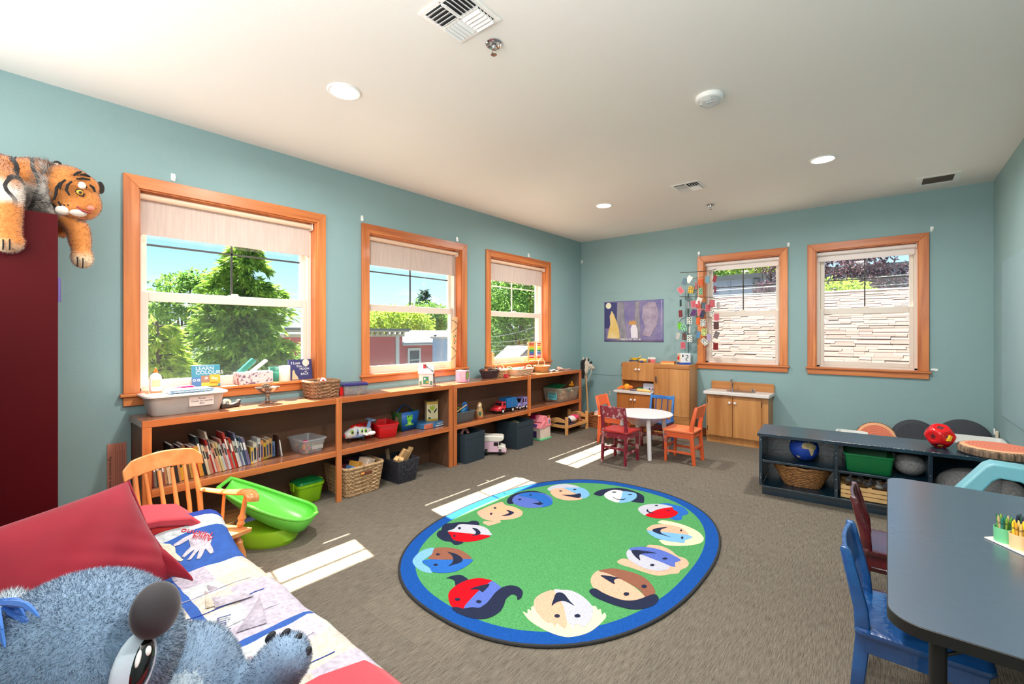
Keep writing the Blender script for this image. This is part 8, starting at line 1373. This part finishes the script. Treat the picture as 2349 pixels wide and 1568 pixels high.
HAND = [(-.045, -.03), (-.05, .0), (-.04, .03), (-.01, .05), (.03, .05), (.06, .066), (.10, .078), (.112, .066), (.075, .045), (.06, .034), (.10, .034), (.138, .030), (.142, .016), (.10, .012), (.065, .012), (.105, .002), (.142, -.008), (.142, -.022), (.105, -.014), (.06, -.008), (.09, -.024), (.118, -.04), (.11, -.052), (.075, -.044), (.04, -.032), (.0, -.05), (.03, -.078), (.045, -.1), (.03, -.105), (-.005, -.075)]
def handshape(cx, cy, ang, sc, m, label):
    c_, s_ = math.cos(ang), math.sin(ang); bmx = bmesh.new(); vs = [bmx.verts.new((*((cx + sc * (a * c_ - b * s_)), (cy + sc * (a * s_ + b * c_))), 0)) for a, b in HAND]; f_ = bmx.faces.new(vs); r_ = bmesh.ops.triangulate(bmx, faces=[f_]); bmesh.ops.subdivide_edges(bmx, edges=bmx.edges[:], cuts=2, use_grid_fill=True); bmx.verts.index_update()
    m2 = MB().add([onq(v.co.x, v.co.y) for v in bmx.verts], [tuple(v.index for v in f.verts) for f in bmx.faces]); bmx.free(); return obj('hand_applique', m2, m, t, solid=.002, label=label, ang=180)
h1 = handshape(1.455, -5.475, R(-28), .82, QM[1], 'lilac printed hand shape with red lettering'); handshape(1.455, -5.60, R(-10), .75, QM[3], 'tan and grey printed hand shape')
qred = M('quilt_red_ink', (190, 36, 60), .8); nrm = Vector((-.45, 0, .9)).normalized()
def qtext(b_, x, y, sz, ang, m): 
    p0, p1 = onq(x, y, .012), onq(x + .02, y, .012); ex = (p1 - p0).normalized(); ey = Vector((0, 1, 0)); n_ = ex.cross(ey).normalized(); mt = Matrix((ex, ey, n_)).transposed() @ Matrix.Rotation(ang, 3, 'Z'); text('lettering', b_, sz, p0, mt.to_euler(), m, t)
qtext('Mikhno', 1.418, -5.478, .040, R(232), qred); qtext('Alicia', 1.455, -5.468, .036, R(232), qred); qtext('Lindsay', 2.115, -5.60, .055, R(-18), M('quilt_ink', (84, 92, 130), .8))
for (x0, y0), (x1, y1), (x2, y2), k in (((1.80, -5.55), (2.0, -5.47), (1.98, -5.58), 1), ((1.84, -5.57), (1.96, -5.60), (1.98, -5.52), 3), ((2.30, -5.60), (2.42, -5.50), (2.42, -5.60), 4), ((2.02, -5.46), (2.18, -5.50), (2.16, -5.58), 4)): obj('triangle_patch', MB().add([onq(x0, y0, .009), onq(x1, y1, .009), onq(x2, y2, .009)], [(0, 1, 2)]), QM[k], t, solid=.001)
for x in (1.86, 1.98, 2.10, 2.34, 2.46, 2.58): obj('seam', MB().tube([onq(x + .004 * math.sin(j), -6.0 + .03 * j, .006) for j in range(20)], .0016, 4), q_bind if x in (1.98, 2.46) else QM[4], t)

# ================================================================ big red cushion
vel = M('velvet_crimson', (142, 6, 36), .8, var=.12, vscale=5, sheen=.25, bump=.1, bscale=14)
P1, P2 = Vector((1.44, -5.705, .762)), Vector((1.66, -5.60, .44)); A_ = Vector((.17, -.55, -.055)); n_ = A_.cross(P2 - P1).normalized()
if n_.dot(Vector(cam_o.location) - P1) < 0: n_ = -n_
mb = MB()
for sd in (1, -1):
    def pf(u, v, sd=sd):
        a, b = 2 * u - 1, 2 * v - 1; bul = ((1 - abs(a) ** 2.6) * (1 - abs(b) ** 2.6)) ** .55 * (.115 if sd > 0 else .07); pin = 1 - .07 * (1 - b * b) * abs(a) ** 3; pin2 = 1 - .06 * (1 - a * a) * abs(b) ** 3
        a2, b2 = a * pin, b * pin2; p = P1 + A_ * ((a2 + 1) / 2) + (P2 - P1) * ((b2 + 1) / 2) + n_ * sd * bul
        wr = .006 * math.sin(16 * (a + b) + 4 * b * b) * max(0, (b + .2)) * max(0, -a + .5) + .004 * math.sin(9 * a - 7 * b); return tuple(p + n_ * wr * (1 - a ** 4) * (1 - b ** 4))
    mb.grid(pf, 44, 34)
t = thing('throw_cushion', 'large crimson cushion leaning on the sofa arm', 'cushion', tuple((P1 + P2 + A_) / 2)); o_ = -Vector(t.location)
obj('cover', mb.xf(Matrix.Translation(o_)), vel, t, ang=180, fixn=True)
tail = MB(); base = P2 + A_ * .06
tail.loft([[Vector(base) + (P1 - P2) * k * .5 * wd + n_ * (.03 * wd * math.sin(PI * k) + ht) + Vector((.55, .42, -.05)) * L for k in np.linspace(0, 1, 9)] + [Vector(base) + (P1 - P2) * k * .5 * wd + n_ * (ht - .008) + Vector((.55, .42, -.05)) * L for k in np.linspace(1, 0, 9)] for L, wd, ht in ((-.12, .9, .04), (-.04, .75, .035), (.04, .55, .03), (.09, .32, .022), (.125, .12, .012))])
obj('corner_fold', tail.xf(Matrix.Translation(o_)), vel, t, ang=180)
obj('piping', MB().tube([Vector(P1) + o_, Vector(P1).lerp(P2, .5) + A_ * .03 + o_, Vector(P2) + o_], .004, 6), vel, t)

# ================================================================ plush animals
def fur(name, src, parent, mat, n, ln, wd, seed=1, comb=(0, 0, -.6), keep=None, label=None):
    """short pile as thin blades over a finished surface"""
    dg = bpy.context.evaluated_depsgraph_get(); ev = src.evaluated_get(dg); me = ev.to_mesh(); rng = np.random.default_rng(seed)
    V = np.array([v.co[:] for v in me.vertices]); N = np.array([v.normal[:] for v in me.vertices]); me.calc_loop_triangles(); T = np.array([t_.vertices[:] for t_ in me.loop_triangles]); ev.to_mesh_clear()
    a = np.linalg.norm(np.cross(V[T[:, 1]] - V[T[:, 0]], V[T[:, 2]] - V[T[:, 0]]), axis=1); k = rng.choice(len(T), n, p=a / a.sum()); w_ = rng.dirichlet((1, 1, 1), n)[:, :, None]
    P = (V[T[k]] * w_).sum(1); Nn = (N[T[k]] * w_).sum(1); Nn /= np.linalg.norm(Nn, axis=1, keepdims=True)
    if keep is not None: m_ = keep(P); P, Nn = P[m_], Nn[m_]
    d = Nn * .6 + np.array(comb) + rng.normal(size=P.shape) * .32; d -= Nn * np.minimum(0, (d * Nn).sum(1, keepdims=True)) * 1.3; d /= np.linalg.norm(d, axis=1, keepdims=True); s_ = np.cross(d, Nn + rng.normal(size=P.shape) * .4); s_ /= np.linalg.norm(s_, axis=1, keepdims=True)
    L = (ln * rng.uniform(.6, 1.2, len(P)))[:, None]; tipv = P + d * L + Nn * L * .25; VV = np.stack([P - s_ * wd - Nn * .001, P + s_ * wd - Nn * .001, tipv], 1).reshape(-1, 3); F = np.arange(len(P) * 3).reshape(-1, 3)
    m2 = bpy.data.meshes.new(name); m2.from_pydata(VV.tolist(), [], F.tolist()); m2.materials.append(mat); m2.update(); o = bpy.data.objects.new(name, m2); COL.objects.link(o); o.parent = parent; o['kind'] = 'stuff'
    m2.normals_split_custom_set_from_vertices(np.repeat(Nn, 3, 0).tolist()) if hasattr(m2, 'normals_split_custom_set_from_vertices') else None
    if label: o['label'] = label
    return o
pf_m = M('plush_blue_grey', (132, 156, 184), .95, var=.14, vscale=14, sheen=.5); pf_f = M('plush_pile', (146, 170, 196), .95, var=.12, vscale=9, sheen=.4); pale = M('plush_pale', (196, 210, 222), .95, sheen=.5, var=.06, vscale=20); palef = M('plush_pale_pile', (200, 214, 226), .95, sheen=.4, var=.08, vscale=20)
nose_m = M('plush_nose', (56, 50, 54), .8, sheen=.3, bump=.06, bscale=300); eye_m = M('plush_eye', (22, 18, 18), .08, coat=.6); claw_m = M('plush_claw', (20, 20, 28), .6); tuft_m = M('plush_tuft', (64, 116, 196), .9, sheen=.4)
t = thing('plush_animal', 'large blue-grey plush animal with dark nose sprawled on the quilt', 'plush toy', (2.45, -5.88, .42)); O = Vector(t.location); L = lambda *p: tuple(Vector(p) - O)
hd = MB().ell(L(2.43, -5.955, .670), (.178, .172, .165), 26, 18).ell(L(2.52, -5.90, .69), (.085, .085, .08), 20, 14).ell(L(2.37, -6.02, .62), (.14, .13, .12), 20, 14)
head = obj('head', hd, pf_m, t, remesh=.011, smoothmod=14)
bd = MB().ell(L(2.45, -5.80, .535), (.135, .13, .125), 22, 16).tube([L(2.40, -5.9, .56), L(2.46, -5.76, .50), L(2.52, -5.70, .47), L(2.555, -5.668, .49), L(2.585, -5.635, .555), L(2.60, -5.612, .60)], [.13, .11, .072, .062, .058, .044], 14).ell(L(2.603, -5.622, .578), (.058, .05, .05), 16, 12).tube([L(2.36, -5.82, .50), L(2.29, -5.73, .465), L(2.245, -5.715, .475)], [.09, .06, .05], 14).tube([L(2.52, -5.90, .55), L(2.62, -5.80, .50), L(2.66, -5.72, .47)], [.06, .05, .045], 12)
body = obj('body', bd, pf_m, t, remesh=.011, smoothmod=10)
bel = obj('belly', MB().ell(L(2.478, -5.805, .545), (.105, .098, .10), 22, 16), pale, t)
vd = (Vector(cam_o.location) - Vector((2.59, -5.865, .80))).normalized()
obj('nose', MB().ell((0, 0, 0), (.031, .047, .050), 22, 16).xf(Matrix.Translation(L(2.583, -5.862, .793)) @ Euler((.25, -.15, .6)).to_matrix().to_4x4()), nose_m, t)
eb = Vector((2.600, -5.975, .748)); en = (Vector((2.62, -5.99, .80)) - Vector((2.43, -5.955, .670))).normalized()
def surf(u, v):
    d = None; from_ = Vector(cam_o.location); f_ = 1033.91; fw_ = Vector((-math.sin(.6942), math.cos(.6942), 0)); rt_ = Vector((math.cos(.6942), math.sin(.6942), 0)); d = (fw_ + rt_ * ((u - 1174.5) / f_) - Vector((0, 0, 1)) * ((v - 764.2) / f_)).normalized(); c_ = Vector((2.43, -5.955, .670)); b_ = (from_ - c_).dot(d); q_ = (from_ - c_).length_squared - .178 ** 2; return from_ + d * (-b_ - math.sqrt(max(0, b_ * b_ - q_))), c_
def eyepart(nm_, u, v, r3, m, rot_z, par=None, lift=0):
    p, c_ = surf(u, v); n3 = (p - c_).normalized(); up_ = (Vector((0, 0, 1)) - n3 * n3.z).normalized(); sd_ = up_.cross(n3); b3 = Matrix((sd_, up_, n3)).transposed().to_4x4() @ Matrix.Rotation(rot_z, 4, 'Z'); return obj(nm_, MB().ell((0, 0, 0), r3, 20, 12).xf(Matrix.Translation(p + n3 * lift - O) @ b3), m, t if par is None else par)
eyepart('eye_patch', 303, 1530, (.036, .060, .016), pale, R(-24), None, .004); ey = eyepart('eye', 312, 1524, (.020, .043, .014), eye_m, R(-24), None, .014)
eyepart('eye_highlight', 318, 1496, (.0055, .009, .005), whiteink, R(-20), ey, .025); eyepart('eye_highlight', 299, 1512, (.004, .014, .004), whiteink, R(-24), ey, .024)
er = obj('ear', MB().ell((0, 0, 0), (.05, .035, .08), 16, 12).xf(Matrix.Translation(L(2.245, -6.02, .695)) @ Euler((.3, -.7, 0)).to_matrix().to_4x4()), pf_m, t)
mbt = MB(); r = random.Random(3)
for k in range(26): a = Vector((r.uniform(-.02, .02), r.uniform(-.02, .02), r.uniform(-.02, .02))); mbt.tube(bez([Vector(L(2.42, -6.06, .815)) + a, Vector(L(2.45, -6.055, .80)) + a * 2, Vector(L(2.475, -6.05, .775)) + a * 2.6], 3), [.006, .006, .006, .005, .004, .003, .001], 5)
obj('tuft', mbt, tuft_m, t, kind='stuff')
for x_, y_, z_ in ((2.552, -5.640, .612), (2.584, -5.620, .622), (2.612, -5.606, .615), (2.640, -5.597, .592)): obj('claw', MB().ell((0, 0, 0), (.0085, .010, .014), 12, 8).xf(Matrix.Translation(L(x_, y_, z_)) @ Euler((-.7, .25, 0)).to_matrix().to_4x4()), claw_m, t)
for x_, y_, z_ in ((2.222, -5.70, .505), (2.235, -5.685, .50)): obj('claw', MB().ell(L(x_, y_, z_), (.009, .008, .011), 12, 8), claw_m, t)
fur('head_fur', head, t, pf_f, 90000, .008, .0007, 1, (.25, -.1, -.35)); fur('body_fur', body, t, pf_f, 60000, .007, .0007, 2, (0, .1, .2)); fur('belly_fur', bel, t, palef, 20000, .006, .0007, 3, (.1, .1, 0)); fur('ear_fur', er, t, palef, 9000, .014, .0008, 5, (-.2, 0, .5))

# tiger on the red cabinet
def tiger_mat(name, white_bias):
    m, nt, b = _new(name); Lk = nt.links.new; tc = nt.nodes.new('ShaderNodeTexCoord'); sp = nt.nodes.new('ShaderNodeSeparateXYZ'); Lk(tc.outputs['Object'], sp.inputs[0])
    n1 = nt.nodes.new('ShaderNodeTexNoise'); n1.inputs['Scale'].default_value = 7; n1.inputs['Detail'].default_value = 2; Lk(tc.outputs['Object'], n1.inputs['Vector'])
    wv = nt.nodes.new('ShaderNodeTexWave'); wv.bands_direction = 'Y'; wv.inputs['Scale'].default_value = 4.2; wv.inputs['Distortion'].default_value = 5.0; wv.inputs['Detail'].default_value = 1.5; wv.inputs['Detail Scale'].default_value = 1.6; Lk(tc.outputs['Object'], wv.inputs[0])
    st = nt.nodes.new('ShaderNodeValToRGB'); st.color_ramp.elements[0].position = .80; st.color_ramp.elements[0].color = (0, 0, 0, 1); st.color_ramp.elements[1].position = .88; st.color_ramp.elements[1].color = (1, 1, 1, 1); Lk(wv.outputs[0], st.inputs[0])
    wz = nt.nodes.new('ShaderNodeMath'); wz.operation = 'MULTIPLY_ADD'; wz.inputs[1].default_value = .10; Lk(n1.outputs[0], wz.inputs[0]); Lk(sp.outputs['Z'], wz.inputs[2])
    ms = nt.nodes.new('ShaderNodeMapRange'); ms.inputs[1].default_value = -.25; ms.inputs[2].default_value = .35; Lk(wz.outputs[0], ms.inputs[0])
    wr = nt.nodes.new('ShaderNodeValToRGB'); e_ = wr.color_ramp.elements; e_[0].position = .14; e_[0].color = rgb(226, 200, 166); e_[1].position = .24; e_[1].color = rgb(206, 130, 62)
    for p_, c_ in ((.48, (206, 130, 62)), (.54, (216, 206, 196)), (.66, (216, 206, 196)), (.74, (200, 124, 60))): q_ = e_.new(p_); q_.color = rgb(*c_)
    Lk(ms.outputs[0], wr.inputs[0]); sm2 = nt.nodes.new('ShaderNodeMapRange'); sm2.inputs[1].default_value = -.02; sm2.inputs[2].default_value = .05; Lk(sp.outputs['Z'], sm2.inputs[0]); ml = nt.nodes.new('ShaderNodeMath'); ml.operation = 'MULTIPLY'; Lk(sm2.outputs[0], ml.inputs[0]); Lk(st.outputs[0], ml.inputs[1])
    mx = nt.nodes.new('ShaderNodeMixRGB'); mx.inputs[2].default_value = rgb(26, 22, 22); Lk(ml.outputs[0], mx.inputs[0]); Lk(wr.outputs[0], mx.inputs[1]); Lk(mx.outputs[0], b.inputs['Base Color']); b.inputs['Roughness'].default_value = .9; b.inputs['Sheen Weight'].default_value = .4; return m
tm_body = tiger_mat('tiger_coat', .155); tm_head = tiger_mat('tiger_head_coat', .0); org_f = M('tiger_orange', (200, 126, 62), .9, sheen=.4, var=.1, vscale=20); wht_f = M('tiger_white', (224, 214, 202), .9, sheen=.4); blk_f = M('tiger_black', (26, 23, 23), .9)
t = thing('plush_tiger', 'plush tiger draped over the top of the tall red cabinet', 'plush toy', (.27, -6.0, 1.916)); O = Vector(t.location); L = lambda *p: tuple(Vector(p) - O)
bd = MB().ell(L(.27, -6.02, 2.065), (.155, .27, .145), 24, 16).ell(L(.29, -5.87, 2.08), (.14, .15, .14), 20, 14)
bd.tube([L(.36, -6.02, 2.08), L(.47, -5.995, 2.01), L(.525, -5.985, 1.93), L(.528, -5.985, 1.80), L(.528, -5.982, 1.76)], [.09, .075, .058, .052, .05], 14).ell(L(.532, -5.98, 1.75), (.05, .058, .055), 16, 12)
bd.tube([L(.33, -5.86, 2.0), L(.36, -5.77, 1.95), L(.365, -5.725, 1.87), L(.37, -5.715, 1.78)], [.075, .06, .05, .045], 14).ell(L(.385, -5.712, 1.725), (.05, .048, .06), 16, 12).tube([L(.22, -5.86, 1.98), L(.24, -5.775, 1.90), L(.25, -5.765, 1.85)], [.06, .045, .045], 12)
body = obj('body', bd, tm_body, t, remesh=.012, smoothmod=10)
hd = MB().ell(L(.345, -5.765, 2.075), (.125, .125, .128), 22, 16).ell(L(.41, -5.705, 2.01), (.07, .068, .088), 18, 12).ell(L(.41, -5.745, 1.968), (.065, .065, .05), 16, 10).ell(L(.40, -5.70, 2.10), (.055, .055, .06), 14, 10)
head = obj('head', hd, org_f, t, remesh=.009, smoothmod=8)
for x_, y_, z_, e in ((.33, -5.632, 2.125, (0, .9, -.5)), (.30, -5.80, 2.20, (0, 0, .5))): er = obj('ear', MB().ell((0, 0, 0), (.035, .014, .032), 14, 10).xf(Matrix.Translation(L(x_, y_, z_)) @ Euler(e).to_matrix().to_4x4()), blk_f, t); obj('inner_ear', MB().ell((.006, -.004, -.002), (.026, .013, .022), 12, 8).xf(Matrix.Translation(L(x_, y_, z_)) @ Euler(e).to_matrix().to_4x4()), wht_f, er)
tcam = Vector(cam_o.location)
def onhead(u, v, c_=Vector((.36, -5.752, 2.055)), rad=.136):
    fw_ = Vector((-math.sin(.6942), math.cos(.6942), 0)); rt_ = Vector((math.cos(.6942), math.sin(.6942), 0)); d = (fw_ + rt_ * ((u - 1174.5) / 1033.91) - Vector((0, 0, 1)) * ((v - 764.2) / 1033.91)).normalized(); b_ = (tcam - c_).dot(d); q_ = (tcam - c_).length_squared - rad ** 2; k = -b_ - math.sqrt(max(0, b_ * b_ - q_)); return tcam + d * k - O
ob = [(0, 0)]
def stroke(pts, r_, m, nm='stripe', k=1.0, par=None): return obj(nm, MB().tube([onhead(*p) for p in pts], [r_ * (.35 + .65 * math.sin(PI * (i + .5) / len(pts))) for i in range(len(pts))], 6), m, t if par is None else par)
ey = obj('eye', MB().ell(onhead(183, 441), (.014, .014, .013), 14, 10), M('tiger_eye', (200, 160, 60), .15), t); p_ = onhead(184, 441); vv = (tcam - O - p_).normalized(); obj('pupil', MB().ell(p_ + vv * .011, (.007, .007, .007), 12, 8), black_p, ey); stroke([(173, 436), (179, 433), (187, 436), (193, 446), (190, 452)], .004, blk_f, 'eyelid'); stroke([(172, 437), (176, 444), (184, 449), (192, 450)], .003, blk_f, 'eyelid')
for p in (((179, 420), (190, 424), (200, 430)), ((176, 410), (190, 409), (206, 412)), ((185, 400), (195, 400), (206, 405)), ((138, 418), (130, 430), (128, 445), (124, 458)), ((150, 412), (140, 420), (137, 434)), ((165, 416), (155, 424), (152, 436), (160, 448)), ((134, 462), (142, 478), (156, 490)), ((206, 424), (214, 430), (218, 440)), ((170, 402), (178, 396), (186, 394))): stroke(p, .0065, blk_f)
for p in ((147, 470), (153, 476), (158, 482), (149, 480), (156, 470)): obj('whisker_spot', MB().ell(onhead(*p), .0035, 8, 6), blk_f, t)
obj('brow_patch', MB().ell(onhead(188, 425), (.016, .016, .018), 12, 8), wht_f, t); obj('cheek_patch', MB().ell(onhead(145, 482), (.03, .03, .024), 14, 10), wht_f, t); obj('chin', MB().ell(L(.45, -5.735, 1.945), (.035, .035, .018), 14, 8), wht_f, t); obj('nose', MB().ell(L(.478, -5.69, 1.975), (.014, .016, .014), 12, 8), M('tiger_nose', (206, 120, 100), .6), t); obj('mouth', MB().tube([L(.478, -5.742, 1.972), L(.482, -5.72, 1.953), L(.475, -5.685, 1.95)], .005, 6), M('tiger_mouth', (150, 50, 46), .6), t)
ruffo = obj('ruff', MB().ell(L(.335, -5.845, 2.06), (.10, .05, .125), 20, 14), wht_f, t); fur('ruff_fur', ruffo, t, M('ruff_pile', (214, 206, 198), .9, c2=(96, 90, 88), vscale=26), 9000, .042, .0011, 7, (.2, -.5, .25)); fur('coat_fur', body, t, tm_body, 34000, .008, .0010, 8, (.1, .2, -.2)); fur('face_fur', head, t, org_f, 12000, .006, .0009, 9, (.1, .2, -.3))
for x_, y_, z_ in ((.572, -5.995, 1.735), (.575, -5.975, 1.735), (.432, -5.735, 1.70), (.437, -5.715, 1.695)): obj('toe_line', MB().tube([(x_ - .27, y_ + 6.0, z_ + .02 - 1.916), (x_ - .262, y_ + 6.0, z_ - 1.916), (x_ - .275, y_ + 6.0, z_ - .03 - 1.916)], .0028, 5), blk_f, t)

# ================================================================ green scoop rocker on the floor
sg = pl('scoop_green', (104, 206, 74), rough=.3); sg2 = pl('scoop_lime', (150, 204, 40), rough=.35)
t = thing('scoop_seat', 'bright green plastic scoop seat with a tall back beside the rocking chair', 'seat', (.62, -4.88, 0), 52); t.scale = (.9, .9, .9)
# local x runs from the tall back to the low lip
def scoop(f, a):
    x = -.27 + .60 * f; zc = .055 + .33 * max(0, 1 - f * 1.12) ** 1.7; hw = .185 * (1 - .35 * (2 * abs(f - .55)) ** 2.2); rimz = .17 + .26 * (1 - f) ** 1.35
    if f > .8: q = (f - .8) / .2; hw *= math.sqrt(max(.0, 1 - q ** 2.4)) * .98 + .02; zc = zc + (rimz - zc) * q ** 2
    s_ = 2 * a - 1; y = hw * math.sin(s_ * PI / 2); k = 1 - math.cos(s_ * PI / 2); return (x, y, zc + (rimz - zc) * k)
obj('scoop', MB().grid(lambda u, v: scoop(u, v), 30, 22), sg, t, solid=.010, ang=180)
rimp = [scoop(f, 0) for f in np.linspace(0, 1, 22)] + [scoop(f, 1) for f in np.linspace(1, 0, 22)]
obj('rolled_rim', MB().tube(rimp, .013, 8, closed=True), sg, t, ang=180)
obj('base', MB().loft([sup(.34, .26, 2.4, 36, 0, .02), sup(.37, .29, 2.4, 36, .03, .02), sup(.36, .28, 2.4, 36, .11, .0)], cap1=True), sg2, t)
